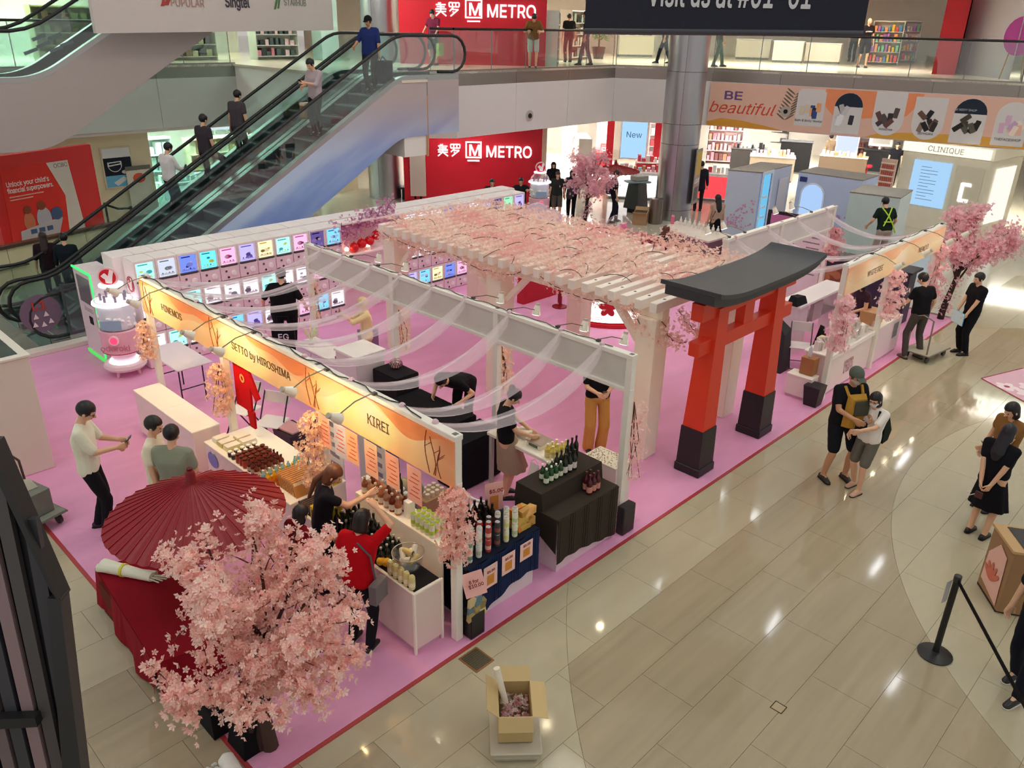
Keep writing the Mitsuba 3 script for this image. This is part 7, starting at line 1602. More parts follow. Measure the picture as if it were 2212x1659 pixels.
# ---- vines over the pergola
r = np.random.default_rng(31)
def vines():
    P, N = [], []
    n = 0
    while n < 9000:
        x, y = r.uniform(8.72, 11.75, 4000), r.uniform(5.75, 12.1, 4000)
        den = meshkit.fbm(np.stack([x * 1.3, y * 1.1, x * 0], -1), 3, 4)
        keep = den + .16 * np.minimum(1, (y - 5.7) / 2.4) - .20 * ((y < 7.4) & (x < 9.5)) - .12 * (y < 6.1) > .47
        x, y = x[keep], y[keep]
        z = 2.485 + r.exponential(.035, len(x)) + .05 * meshkit.fbm(np.stack([x * 4, y * 4, x * 0], -1), 2, 8)
        P.append(np.stack([x, y, z], -1)); N.append(np.stack([r.normal(size=len(x)) * .5, r.normal(size=len(x)) * .5, np.ones(len(x))], -1)); n += len(x)
    return np.vstack(P)[:9000], np.vstack(N)[:9000]
P_, N_ = vines()
peach = ['fdecdf', 'fce4d6', 'fadccf', 'feefe4', 'f8d6cc']
col = tint(len(P_), peach, r)
pk = meshkit.fbm(P_ * (1.6, 1.6, 0), 2, 17) > .60
col = (np.where(pk, pal(lin('f8ccc6')), col[0]), col[1])
m, c = flowers(P_, N_, .027 * r.uniform(.75, 1.3, len(P_)), col, r)
k = solo('blossom_vine', m, c, 'peach pink artificial blossom vines spread over the rafters of the pergola', 'blossoms', 'petal', kind='stuff')
fr_, tw = [], []
def garland(p0, p1, sag, n, spread):
    t = r.uniform(0, 1, n); b = np.outer(1 - t, p0) + np.outer(t, p1); b[:, 2] -= sag * 4 * t * (1 - t)
    fr_.append(b + r.normal(size=(n, 3)) * spread)
    s_ = np.linspace(0, 1, 12); q = np.outer(1 - s_, p0) + np.outer(s_, p1); q[:, 2] -= sag * 4 * s_ * (1 - s_); tw.append(tube(q + r.normal(size=q.shape) * .02, .006, 4))
for p0, p1, sg, n in (((8.85, 6.4, 2.35), (9.0, 5.8, 1.85), .0, 160), ((8.95, 5.8, 2.2), (9.5, 5.72, 1.75), .1, 130), ((9.3, 5.75, 2.3), (9.9, 5.7, 1.8), .08, 120), ((8.84, 8.0, 2.36), (8.9, 6.6, 2.3), .12, 130), ((8.82, 9.9, 2.34), (8.86, 8.4, 2.32), .14, 260), ((8.84, 11.9, 2.36), (8.84, 10.1, 2.33), .14, 260), ((8.9, 12.1, 2.3), (9.2, 11.7, 1.8), .05, 120),
                     ((11.55, 7.2, 2.5), (11.5, 5.8, 2.45), .06, 200), ((11.55, 9.5, 2.52), (11.55, 7.2, 2.52), .05, 300), ((11.3, 6.6, 2.6), (11.6, 7.6, 2.72), .0, 120)):
    garland(np.array(p0), np.array(p1), sg, n, .055)
g = np.vstack(fr_); m, c = flowers(g, r.normal(size=g.shape), .027 * r.uniform(.75, 1.3, len(g)), tint(len(g), ['fbdfd4', 'f9d8cc', 'fce6da'], r), r)
solo('hanging_garland', m, c, 'blossom garlands hanging along the edges of the pergola', 'blossoms', 'petal', kind='stuff')
for i in range(42):
    x, y = r.uniform(8.8, 11.4), r.uniform(5.9, 11.9); a = r.uniform(0, 3.14); L = r.uniform(.12, .3)
    s_ = np.linspace(-1, 1, 6); tw.append(tube([(x + math.cos(a) * L * q - math.sin(a) * .05 * q * q, y + math.sin(a) * L * q + math.cos(a) * .05 * q * q, 2.53 + .05 * (1 - q * q)) for q in s_], .005, 4))
solo('vine_twig', cat(tw), '4a3a30', 'bare dark twigs showing between the blossoms on the pergola', 'twigs', 'matte', kind='stuff')
# ---- bunches tied to the booth posts
def bunch(x, y, z0, z1, rad, label, base, n=420, fr=.03, dx=0, dy=0):
    k = thing('blossom_bunch', label, 'blossom bunch')
    t = r.uniform(0, 1, n); w = rad * (.45 + .55 * np.sin(np.clip(.1 + t * .85, 0, 1) * math.pi)) * (.8 + .4 * np.sin(t * 23))
    d = r.normal(size=(n, 3)); d /= np.linalg.norm(d, axis=1)[:, None]
    c0 = np.stack([x + dx + d[:, 0] * w, y + dy + d[:, 1] * w, z0 + (z1 - z0) * t + d[:, 2] * .04], -1)
    m, c = flowers(c0, d + Z * .2, fr * r.uniform(.75, 1.25, n), tint(n, base, r), r)
    tag(part(k, 'blossom', m, c, 'petal'), kind='stuff')
    for q in range(4): part(k, 'twig', tube([(x + dx * .3, y + dy * .3, z1), (x + dx + r.uniform(-.5, .5) * rad, y + dy + r.uniform(-.5, .5) * rad, (z0 + z1) / 2), (x + dx + r.uniform(-.6, .6) * rad, y + dy + r.uniform(-.6, .6) * rad, z0)], [.006, .005, .003], 5), '5a3a30')
    return k
PE = ['fbdfc8', 'f9d8be', 'f5ceb2', 'fce4d2']
bunch(4.32, 11.72, 1.15, 1.72, .15, 'peach blossom bunch on the farthest post of the orange fascia', PE, 420, .026, -.05, 0)
bunch(4.32, 9.45, 1.05, 1.74, .17, 'peach blossom bunch on the post below the word SETTO', PE, 480, .026, -.05, .0)
bunch(4.32, 7.20, .95, 1.85, .19, 'large peach blossom bunch on the post between SETTO and KIREI', PE, 750, .028, -.06, .02)
bunch(4.36, 4.93, 1.05, 1.86, .19, 'large pink blossom bunch on the nearest post of the orange fascia', ['fad4ca', 'f7cac2', 'fcdcd2'], 800, .028, -.02, -.04)
bunch(7.24, 4.98, .75, 1.80, .14, 'sparse pink blossom bunch on the nearest post of the bare frame', ['fad6d2', 'f6cac8', 'fbdeda'], 260, .022, .10, -.04)
bunch(7.26, 7.22, 1.15, 1.85, .12, 'small peach blossom bunch on the second post of the bare frame', PE, 220, .024, .10)
bunch(7.26, 9.48, 1.1, 1.8, .11, 'small peach blossom bunch on the third post of the bare frame', PE, 180, .024, .10)
bunch(7.2, 11.8, 1.05, 1.8, .12, 'small peach blossom bunch on the farthest post of the bare frame', PE, 200, .024, .08)
bunch(12.95, 4.93, .95, 1.9, .22, 'pink blossom bunch on the nearest post of the WHITETREE frame', ['fcdce0', 'f9d0d8', 'fde4e6'], 620, .036, .02, -.05)
bunch(14.95, 4.93, 1.05, 1.95, .24, 'pink blossom bunch on the middle post of the WHITETREE frame', ['fcdce0', 'f9d2d8', 'fde6e6'], 620, .036, .06, -.08)
bunch(17.42, 4.93, .9, 2.0, .2, 'pink blossom bunch on the end post of the WHITETREE frame', ['fad6da', 'f7ccd2'], 420, .038, 0, -.06)
bunch(17.4, 7.1, 1.25, 1.95, .2, 'pale pink blossom bunch on the right post of the white back frame', ['f4c8c8', 'f0bcc0'], 420, .036, 0, -.05)
# purple blossom branch over the recess
k = thing('blossom_branch', 'mauve pink blossom branch above the recess between the capsule machines', 'branch')
n = 520; t = r.uniform(0, 1, n); c0 = np.stack([9.15 + 1.65 * t, 14.08 + r.normal(size=n) * .06, 1.72 + .48 * t + r.normal(size=n) * .13], -1); c0[:, 2] -= .0
m, c = flowers(c0, r.normal(size=(n, 3)) - V * .8, .036 * r.uniform(.7, 1.3, n), tint(n, ['d49ac0', 'c888b4', 'e0b0cc'], r), r)
tag(part(k, 'blossom', m, c, 'petal'), kind='stuff')
for q in range(6): part(k, 'twig', tube([(9.3 + .25 * q, 14.1, 1.6 + .08 * q), (9.4 + .25 * q, 14.05, 1.85 + .08 * q), (9.4 + .27 * q, 14.02, 2.05 + .06 * q)], .006, 5), '6a4458')
# ---- sheer ribbons between the frames
scene['tulle'] = {'type': 'blendbsdf', 'weight': .34, 'a': {'type': 'thindielectric', 'int_ior': 1.03}, 'b': {'type': 'twosided', 'bsdf': {'type': 'diffuse', 'reflectance': {'type': 'rgb', 'value': [.82, .72, .76]}}}}
def ribbon(p, q, sag, w, label, group):
    p, q = np.array(p, float), np.array(q, float); s_ = np.linspace(0, 1, 26); rows = []
    d = q - p; sd = np.cross(d, Z); sd /= np.linalg.norm(sd)
    for t in s_:
        c = p + d * t - Z * sag * 4 * t * (1 - t); ww = w * (.12 + .88 * math.sin(math.pi * min(max(t, .0), 1)) ** .6)
        rows.append([c + sd * ww * (j / 6 - .5) + Z * .03 * math.sin(j * 2.1 + t * 5) - Z * abs(j / 6 - .5) * .10 for j in range(7)])
    v = np.array(rows).reshape(-1, 3); f = []
    for i in range(25):
        for j in range(6): a = i * 7 + j; f += [[a, a + 1, a + 8], [a, a + 8, a + 7]]
    k = tag(nm('sheer_ribbon'), label, 'ribbon', group)
    scene[k] = mikit.ply(trimesh.Trimesh(v, f, process=False), 'tulle', True)
    part(k, 'knot', cat(ball(p, .035, 1), ball(q, .035, 1)), 'd8bcc6', 'cloth', True); tag([a for a in scene if a.startswith(k + '__')][-1], kind='stuff')
for i, (ya, yb, sg) in enumerate(((11.6, 11.35, .30), (10.9, 10.75, .34), (10.1, 10.0, .34), (9.2, 9.3, .36), (8.35, 8.55, .36), (7.5, 7.85, .36), (6.6, 7.0, .38), (5.75, 6.1, .40), (5.25, 5.45, .36))):
    ribbon((4.42, ya, 2.42), (7.2, yb, 2.42), sg, .30, f'{["farthest", "second", "third", "fourth", "fifth", "sixth", "seventh", "eighth", "nearest"][i]} sheer white ribbon slung between the orange fascia and the bare frame', 'sheer ribbons of the left booth')
for i, (xa, xb) in enumerate(((13.2, 13.4), (14.4, 14.5), (15.6, 15.6), (16.9, 16.7))):
    ribbon((xa, 7.16, 2.42), (xb, 5.0, 2.42), .34, .3, f'{["left", "second", "third", "right"][i]} sheer white ribbon slung between the back frame and the WHITETREE frame', 'sheer ribbons of the right booth')
# ================= parasols =================
def parasol(x, y, z, R, drop, label, ribs=40, pole=True, z0=0.0):
    k = thing('paper_parasol', label, 'parasol')
    n = ribs * 4; rows = []; nr = 9
    for q in range(nr + 1):
        t = q / nr; u = np.arange(n) * 2 * math.pi / n
        rr = .045 + (R - .045) * t; zz = z - drop * (t ** 1.12)
        ph = (u * ribs / (2 * math.pi)) % 1.0
        rows.append(np.stack([x + rr * np.cos(u), y + rr * np.sin(u), zz + (np.abs(ph - .5) - .25) * .05 * t * R], -1))
    v = np.vstack(rows); f = []
    for q in range(nr):
        for i in range(n): j = (i + 1) % n; f += [[q * n + i, (q + 1) * n + i, (q + 1) * n + j], [q * n + i, (q + 1) * n + j, q * n + j]]
    part(k, 'canopy', trimesh.Trimesh(v, f, process=False), '86101e', 'satin', 25)
    for i in range(ribs):
        u = (i + .0) * 2 * math.pi / ribs
        part(k, 'rib', tube([(x + rr * math.cos(u), y + rr * math.sin(u), z - drop * ((rr - .045) / (R - .045)) ** 1.12 + .018 * (rr - .045) / (R - .045) * R * .7 + .004) for rr in np.linspace(.06, R, 6)], [.003, .004, .004, .0045, .0045, .0045], 5), '9c1a28', 'gloss', True)
    part(k, 'ferrule', lathe([(.07, z - .03), (.055, z + .01), (.045, z + .10), (.03, z + .13), (.01, z + .135)], 16, (x, y, 0)), '7a0e1a', 'satin', 40)
    part(k, 'ferrule_cap', lathe([(.026, z + .13), (.03, z + .15), (.0, z + .17)], 12, (x, y, 0)), '5a0a14', 'satin', 40)
    if pole: part(k, 'pole', cyl((x, y, z0), (x, y, z - .02), .016, 10), '5a2a1c', 'satin')
    return k
parasol(2.72, 6.93, 1.74, .86, .38, 'large red paper parasol over the red bench, beside the near blossom tree', z0=.44)
parasol(*(21.61,16.33), 1.72, .80, .20, 'distant red paper parasol beside the blossom tree beyond the pergola', 32)
# red cloth bench
k = thing('bench', 'low bench covered in dark red cloth under the red parasol', 'bench')
part(k, 'cloth_top', hull([(x, y, z) for x, y in ((1.86, 6.28), (2.62, 6.1), (2.72, 7.95), (2.02, 8.12)) for z in (.40, .43)]), '8a1524', 'cloth')
def drape(p, q, z0, z1, sh=.05):
    p, q = np.array(p), np.array(q); t = np.linspace(0, 1, 16); e = (q - p) / np.linalg.norm(q - p); n_ = np.array([e[1], -e[0]])
    top_ = [np.array([*(p + (q - p) * a + n_ * .004), z1]) for a in t]; bot = [np.array([*(p + (q - p) * a + n_ * (sh + .03 * math.sin(a * 19))), z0 + .04 * math.sin(a * 7)]) for a in t]
    v = np.array(top_ + bot); f = [q_ for i in range(15) for q_ in ([i, 16 + i, 17 + i], [i, 17 + i, i + 1])]
    return trimesh.Trimesh(v, f, process=False)
part(k, 'cloth_side', drape((2.02, 8.12), (1.86, 6.28), .05, .43), '7e1220', 'cloth'); part(k, 'cloth_side', drape((1.86, 6.28), (2.62, 6.1), .05, .43), '861422', 'cloth'); part(k, 'cloth_side', drape((2.62, 6.1), (2.72, 7.95), .05, .43), '7e1220', 'cloth'); part(k, 'cloth_side', drape((2.72, 7.95), (2.02, 8.12), .05, .43), '7e1220', 'cloth')
part(k, 'frame', bx(1.96, 2.58, 6.3, 7.9, CZ, .40), '5a2018')
k = thing('wrapped_roll', 'white wrapped bouquet with a yellow band lying on the red bench', 'bouquet')
a, b = np.array([2.08, 8.02, .49]), np.array([2.36, 7.45, .50])
part(k, 'wrap', cyl(a, b, .075, 16, .05), 'e8ecd8', 'satin', 40); part(k, 'wrap', cyl(a + [-.06, .0, -.0], b + [.05, .03, -.01], .045, 12, .04), 'dfe4d0', 'satin', 40); part(k, 'band', cyl(a * .6 + b * .4, a * .55 + b * .45, .074, 16, .073), 'd8d84a', 'satin')
part(k, 'stems', cat(*[cyl(b + [.02 * i - .04, .0, .01 * (i % 2)], b + [.04 * i, -.16, .02], .008, 6) for i in range(5)]), 'c8d0b8'); tag([q for q in scene if q.startswith(k + '__stems')][-1], kind='stuff')
# ================= left edge: white kiosk, trolley, dark slatted screen =================
k = thing('white_kiosk', 'tall white kiosk box with a black top at the left edge of the carpet', 'kiosk')
part(k, 'body', bx(.9, 2.66, 11.5, 13.3, CZ, 1.70, .01), 'd8cdc2', 'satin'); part(k, 'rim', bx(.88, 2.68, 11.48, 13.32, 1.70, 1.735, .006), 'd9d2c8', 'satin'); part(k, 'top', bx(1.0, 2.56, 11.6, 13.2, 1.736, 1.742), '1a1c1a', 'satin')
part(k, 'poster_print', bx(.95, 1.95, 11.492, 11.5, .3, 1.6), '5a8a80', 'satin'); part(k, 'poster_print', bx(1.0, 1.9, 11.486, 11.492, .4, .8), 'c8868a', 'satin')
k = thing('platform_trolley', 'grey platform trolley with a folded handle and boxes beside the white kiosk', 'trolley')
A = M4(1.98, 10.22, 0, 15)
def P(n, m, c, mt='satin', sm=False):
    m.apply_transform(A); return part(k, n, m, c, mt, sm)
P('deck', bx(-.24, .24, -.35, .35, .16, .20, .01), '7d847c'); P('bumper', bx(-.26, .26, -.37, .37, .165, .185, .01), '55584f')
for i, (a, b) in enumerate(((-.17, -.27), (.17, -.27), (-.17, .27), (.17, .27))): P('wheel', cyl((a - .02, b, .075), (a + .02, b, .075), .065, 14), '2c2c2a')
P('handle', tube([(-.18, .3, .2), (-.18, .34, .72), (0, .38, 1.0), (.18, .34, .72), (.18, .3, .2)], .016, 8), '6a6460', 'metal', True)
kk = thing('box', 'grey box with a paper bag on the platform trolley', 'box')
m = bx(-.18, .16, -.25, .12, .205, .52, .006); m.apply_transform(A); part(kk, 'body', m, '6f746c', 'satin'); m = hull([(-.1, -.1, .525), (.1, -.12, .525), (.02, .08, .525), (-.05, 0, .66), (.06, -.05, .64)]); m.apply_transform(A); part(kk, 'paper', m, 'b8b8a8')
# dark slatted screen close to the camera
k = thing('slatted_screen', 'dark slatted screen close to the camera at the lower left', 'screen')
fw, rt = np.array([0.7206, 0.6933, 0.]), np.array([0.6933, -0.7206, 0.])
def scr(s, z): return fw * 3.0 + rt * s + Z * z
for i in range(9):
    s = -2.13 - .085 * i
    zt = float(np.interp(-s, [2.085, 2.166, 2.24], [3.42, 4.23, 4.46])) - .03 if s > -2.24 else 4.5
    lean_ = -.12
    w = .062
    col = ['33333a', '4a4648', '8a7478', '3a3a42', '6e6064', '2c2c32'][i % 6]
    part(k, 'slat', hull([scr(s + a, zt) + fw * b for a in (-w / 2, w / 2) for b in (0, .03)] + [scr(s + a + lean_, 2.2) + fw * b for a in (-w / 2, w / 2) for b in (0, .03)]), col, 'satin')
part(k, 'edge_post', hull([scr(-2.10 + a, 3.42) + fw * b for a in (-.03, .03) for b in (-.02, .06)] + [scr(-2.255 + a, 2.2) + fw * b for a in (-.05, .05) for b in (-.02, .06)]), '2a2a2e', 'satin')
part(k, 'top_rail', hull([scr(s, z) + fw * b for s, z in ((-2.07, 3.40), (-2.10, 3.48), (-2.19, 4.22), (-2.23, 4.22)) for b in (-.03, .07)]), '222226', 'satin')
part(k, 'cross_rail', hull([scr(s, z) + fw * b for s, z in ((-2.33, 2.64), (-2.33, 2.70), (-2.9, 2.58), (-2.9, 2.66)) for b in (-.05, .0)]), '1c1c20', 'satin')
part(k, 'backing', hull([scr(s, z) + fw * b for s, z in ((-2.10, 3.42), (-2.2, 4.2), (-2.9, 4.6), (-2.9, 2.2), (-2.26, 2.2)) for b in (.04, .05)]), '26262c', 'satin')
# ================= right booth contents =================
XC0, XC1 = 13.02, 14.86
k = thing('glass_counter', 'white display counter with clear packaged goods and SAKURA print below WHITETREE', 'counter')
part(k, 'body', bx(13.05, 14.88, 4.99, 5.44, CZ + .04, .74, .006), 'e6d6d6', 'satin'); part(k, 'plinth', bx(13.08, 14.85, 5.0, 5.43, CZ, CZ + .04), 'b898a8'); part(k, 'worktop', bx(13.03, 14.90, 4.97, 5.46, .74, .77, .006), 'f2ece8', 'satin')
part(k, 'edge_band', bx(13.03, 14.90, 4.962, 4.97, .70, .775), 'efe8e4', 'satin')
for s, z, x in (('SAKURA', .42, 13.72), ('TREATS', .33, 13.74), ('& GIFTS', .24, 13.76)): part(k, 'lettering', text(s, .075, (x, 4.987, z), U, Z, .003), 'b08090')
scene[nm(k + '__glass')] = mikit.ply(bx(13.06, 14.86, 4.98, 4.986, .775, 1.0), 'clear')
rb = np.random.default_rng(14)
for i in range(34):
    x, y = 13.14 + .052 * i, 5.08 + .26 * rb.random()
    w = rb.uniform(.03, .05)
    solo('gift_packet', hull(np.array([x, y, .772]) + np.array([(a * w, b * .035, c) for a in (-1, 1) for b in (-1, 1) for c in (0, rb.uniform(.10, .2))])), ['e8e4e2', 'd8d2d0', 'c8bcb8', 'f2eeec', 'b8a89c'][i % 5], 'clear and white gift packet on the WHITETREE counter', 'packet', 'gloss', group='gift packets on the WHITETREE counter')
k = cabinet(15.02, 16.35, 4.99, 5.46, .76, 'white counter with a black sign right of the middle WHITETREE post', col='e8d2dc')
part(k, 'print', plate(rect(.22, .3), (15.95, 4.985, .36), U, Z, .003), '8a8490')
solo('carton', cbx(15.35, 5.25, .761, .42, .3, .26, .004), 'b98a62', 'brown cardboard carton on the counter behind the man with the trolley', 'carton', 'satin')
solo('carton', cbx(13.62, 5.56 + .12, .772 - .02, .2, .16, .16, .004), 'd8b884', 'small tan carton at the back of the WHITETREE counter', 'carton', 'satin') if False else solo('carton', cbx(13.5, 5.36, .771, .2, .14, .14, .004), 'd8b884', 'small tan carton at the back of the WHITETREE counter', 'carton', 'satin')
k = thing('sign_card', 'white framed price card standing at the back of the WHITETREE counter', 'sign'); part(k, 'frame', bx(14.4, 14.72, 5.38, 5.395, .771, 1.12, .004), 'c8c4c0', 'satin'); part(k, 'sheet', bx(14.43, 14.69, 5.374, 5.38, .80, 1.09), 'efe6e2'); part(k, 'picture_print', bx(14.48, 14.64, 5.37, 5.374, .84, .98), 'b8a09a')
k = thing('sign_card', 'blank white card leaning at the left end of the WHITETREE counter', 'sign'); part(k, 'sheet', plate(rect(.26, .3), (13.95, 5.42, .772), U, np.array([0, .2, .98]), .005), 'efeaea', 'satin')
solo('carton', cbx(12.98 - .14, 5.24, CZ + .44, .2, .24, .30, .004), 'a06a3c', 'orange brown wrapped carton on the low white cabinet at the booth corner', 'carton', 'satin')
cabinet(12.62, 12.90, 5.06, 5.52, .44, 'low white cabinet at the near corner of the WHITETREE booth', 'cabinet')
solo('bottle_water', lathe([(.032, 0), (.034, .02), (.034, .14), (.014, .18), (.014, .20)], 12, (12.84, 5.26, .745 + .005)), 'cfd6dc', 'clear water bottle on the wrapped carton', 'bottle', 'gloss', 40)
k = thing('waste_bin', 'black square bin on the carpet at the corner of the WHITETREE booth', 'bin'); part(k, 'body', hull([(12.62 + a * .13 * w, 4.98 + b * .13 * w, z) for a in (-1, 1) for b in (-1, 1) for z, w in ((CZ, .85), (.36, 1.1))]), '19181c', 'satin'); part(k, 'rim', bx(12.475, 12.765, 4.835, 5.125, .355, .375), '242328', 'satin')
solo('white_bin', hull([(12.80 + a, 4.93 + b, z) for a in (0, .1) for b in (0, .1) for z in (CZ, .3)]), 'd8d0d0', 'white printed sack beside the black bin', 'sack', 'satin')
# white L shaped table behind the torii gate
k = thing('white_desk', 'white high desk behind the torii gate with a black bag at its end', 'desk')
part(k, 'worktop', bx(14.4, 16.6, 6.25, 6.75, .98, 1.03, .006), 'ece6e6', 'satin'); part(k, 'side_panel', bx(14.42, 14.9, 6.3, 6.72, CZ, .98), 'dfd2da', 'satin'); part(k, 'side_panel', bx(16.5, 16.58, 6.3, 6.72, CZ, .98), 'd8ccd2', 'satin'); part(k, 'shelf', bx(14.92, 16.48, 6.4, 6.72, .5, .53), '8a7c80', 'satin'); part(k, 'drawer', bx(15.2, 15.6, 6.32, 6.4, .53, .9), 'b8a8ac', 'satin')
part(thing('black_bag', 'black padded bag on the end of the white desk behind the torii gate', 'bag'), 'body', hull([(14.45 + a, 6.3 + b, z) for a, b, z in ((-.1, 0, 1.035), (.3, -.02, 1.035), (-.08, .22, 1.035), (.3, .2, 1.035), (-.05, .04, 1.2), (.28, .03, 1.17), (.24, .18, 1.18), (0, .2, 1.2))]), '232327', 'cloth', 20)
folding_chair(14.0 - .02, 5.95, -60, 'grey and white folding chair between the torii gate and the WHITETREE booth', 'dcd6d8', '6a6068')
part(thing('black_jacket', 'black padded jacket draped on a seat right of the torii gate', 'jacket'), 'body', hull([(13.62 + a, 6.2 + b, z) for a, b, z in ((-.18, -.2, CZ), (.2, -.2, CZ), (-.18, .2, CZ), (.2, .2, CZ), (-.16, -.16, .75), (.16, -.12, .8), (0, .16, 1.0), (.14, .1, .95))]), '3a3a3e', 'cloth', 25)
part(thing('black_backpack', 'black backpack on the carpet under the white desk', 'backpack'), 'body', hull([(15.2 + a, 6.05 + b, z) for a, b, z in ((-.16, -.1, CZ), (.16, -.1, CZ), (-.16, .12, CZ), (.16, .12, CZ), (-.12, .04, .46), (.12, .04, .46), (0, .08, .52))]), '17171b', 'cloth', 25)
solo('cardboard_box', cbx(12.0 + .32, 6.55, CZ, .12, .3, .34, .003), 'a88a72', 'small brown board leaning on the carpet behind the torii gate', 'box', 'satin')
struct('wall_partition', bx(12.6, 13.9, 7.3, 7.36, CZ, 1.55), 'e0d8da', 'satin')
# trolley in front of the right booth
k = thing('platform_trolley', 'flat platform trolley with a hooped handle beside the man in a black polo shirt', 'trolley')
A = M4(16.42, 4.45, 0, -8)
P('deck', bx(-.42, .42, -.26, .26, .15, .19, .012), 'a8a494'); P('bumper', bx(-.44, .44, -.28, .28, .155, .178, .01), '6a665c')
for i, (a, b) in enumerate(((-.33, -.2), (.33, -.2), (-.33, .2), (.33, .2))): P('wheel', cyl((a, b - .02, .07), (a, b + .02, .07), .06, 14), '2a2a2a')
P('handle', tube([(-.38, -.2, .19), (-.42, -.2, .88), (-.44, 0, .95), (-.42, .2, .88), (-.38, .2, .19)], .015, 8), '9a948a', 'metal', True)
# big panels behind: purple counter, posters
k = thing('dark_counter', 'long dark plum counter with a yakitori picture panel behind the right booth', 'counter')
part(k, 'body', bx(17.9, 18.3, 5.5, 8.9, 0.01, 1.15, .01), '2f2a40', 'satin'); part(k, 'worktop', bx(17.85, 18.5, 5.45, 8.95, 1.15, 1.2, .006), '232030', 'satin')
part(k, 'picture_print', plate(Point(0, 0).buffer(.42, 20), (17.895, 7.0, .62), -V, Z, .004), '8a5440'); part(k, 'picture_print', cat(*[plate(Point(rb.uniform(-.3, .3), rb.uniform(-.3, .3)).buffer(.09, 8), (17.89, 7.0, .62), -V, Z, .003) for i in range(9)]), 'b8785a')
tag([q for q in scene if q.startswith(k + '__picture')][-1], kind='stuff')
k = thing('poster_board', 'white tall menu board behind the right end of the back frame', 'poster board'); part(k, 'board', bx(17.7, 17.74, 7.4, 8.1, CZ, 2.05), 'dcd0d6', 'satin')
part(k, 'print', cat(*[bx(17.694, 17.7, 7.5, 7.9 - .1 * (q % 3), 1.8 - .12 * q, 1.83 - .12 * q) for q in range(10)]), '8a8088'); tag([q for q in scene if q.startswith(k + '__print')][-1], kind='stuff')
k = thing('pink_screen', 'dark framed pink poster panel beyond the back frame', 'poster board'); part(k, 'board', bx(19.2, 19.26, 8.2, 9.6, 0.01, 1.7), '221e26', 'satin'); part(k, 'print', bx(19.19, 19.2, 8.25, 9.5, .9, 1.62), 'c87aa8')
# long counter beyond the pergola with the seller
k = thing('long_counter', 'long mauve brown counter with small white bottles beyond the pergola', 'counter')
part(k, 'body', prism([(17.63,10.28), (17.99,11.92), (18.95,12.1), (18.68,10.25)], 0, .96), '7a5a66', 'satin'); part(k, 'worktop', prism([(17.63,10.28), (17.97,11.94), (19,12.13), (18.7,10.24)], .96, 1.0), 'cfc2b8', 'satin')
for i in range(9):
    a = np.array((18.74,11.84)) * (1 - i / 9) + np.array((18.5,10.41)) * (i / 9)
    vessel(a[0], a[1], 1.001, ('bottle', .2, .04, 'e8e2da', 'f4f0ea', None), 'small white bottle on the long mauve counter', 'white bottles on the long counter')
solo('pink_card', cbx(*(18.66,12.05), 1.001, .22, .08, .2, .006, 30), 'd86a8a', 'pink card stand on the long mauve counter', 'card', 'satin')
k = thing('crimson_panel', 'crimson side of the low counter left of the seller beyond the pergola', 'counter'); part(k, 'body', prism([(17.76,12.67), (17.84,11.79), (17.49,11.58), (17.4,12.44)], 0, .8), 'a01c3c', 'satin')
k = thing('dark_display', 'dark case behind the two lamps of the white back frame', 'display case'); part(k, 'body', cbx(19.0, 9.0 + .9, 0.01, 1.4, .6, .95, .01, -20), '26222c', 'satin')
# stuff by the column
solo('trash_bin', lathe([(.22, 0), (.23, .03), (.23, .78), (.2, .8)], 20, (*(22.03,14.89), 0)), '8e8680', 'grey cylindrical bin at the foot of the big column', 'bin', 'metal', 40)
k = thing('carton', 'open brown carton of sticks left of the grey bin', 'carton')
x, y = (21.65,15.21)
part(k, 'body', cbx(x, y, 0, .6, .45, .36, .004, 30), 'b08c68', 'satin')
A = M4(x, y, .36, 30)
for s in (-1, 1):
    m = hull([(s * .3, a, z) for a in (-.22, .22) for z in (0, .006)] + [(s * .48, a, .08 + z) for a in (-.22, .22) for z in (0, .006)]); m.apply_transform(A); part(k, 'flap', m, 'c2a07a')
part(k, 'inside', cbx(x, y, .361, .54, .40, .004, 0, 30), '4a3828')  # dark sheet on the solid carton, interior shade put into its colour
k = thing('black_cart', 'cart hung with a black bag and pale trays left of the big column', 'cart')
x, y = (22.91,16.34)
part(k, 'bag', hull([(x + a, y + b, z) for a, b, z in ((-.3, -.3, .15), (.3, -.3, .15), (-.3, .3, .15), (.3, .3, .15), (-.22, -.2, 1.0), (.25, -.2, 1.0), (.22, .25, 1.0), (-.2, .22, 1.0))]), '2a3234', 'satin'); part(k, 'tray', cbx(x, y, 1.01, .8, .5, .05, .01, -30), '8ca4a8', 'satin'); part(k, 'tray', cbx(x + .1, y, 1.07, .5, .4, .16, .02, -20), 'a8a8a0', 'satin'); part(k, 'foot', cbx(x, y, 0, .4, .4, .15), '222222')
k = thing('column_poster', 'tall black and gold perfume poster on the big column reading LIBRE', 'poster')
px_, py_ = (23.17,14.99)
e = np.array([.963, .27, 0]); o = np.array([px_ + .17, py_ - .66, .55]) - e * .31
part(k, 'sheet', plate(rect(.62, 1.75), o, e, Z, .02), '8a8684', 'satin'); part(k, 'picture_print', plate(rect(.52, .75), o + e * .05 + Z * .92 + np.array([.27, -.963, 0]) * .022, e, Z, .003), 'c8a860'); part(k, 'lettering', text('LIBRE', .13, o + e * .06 + Z * .68 + np.array([.27, -.963, 0]) * .022, e, Z, .004, True), 'efeae4')
part(k, 'picture_print', plate(rect(.4, .42), o + e * .1 + Z * .12 + np.array([.27, -.963, 0]) * .022, e, Z, .003), '6a6664')
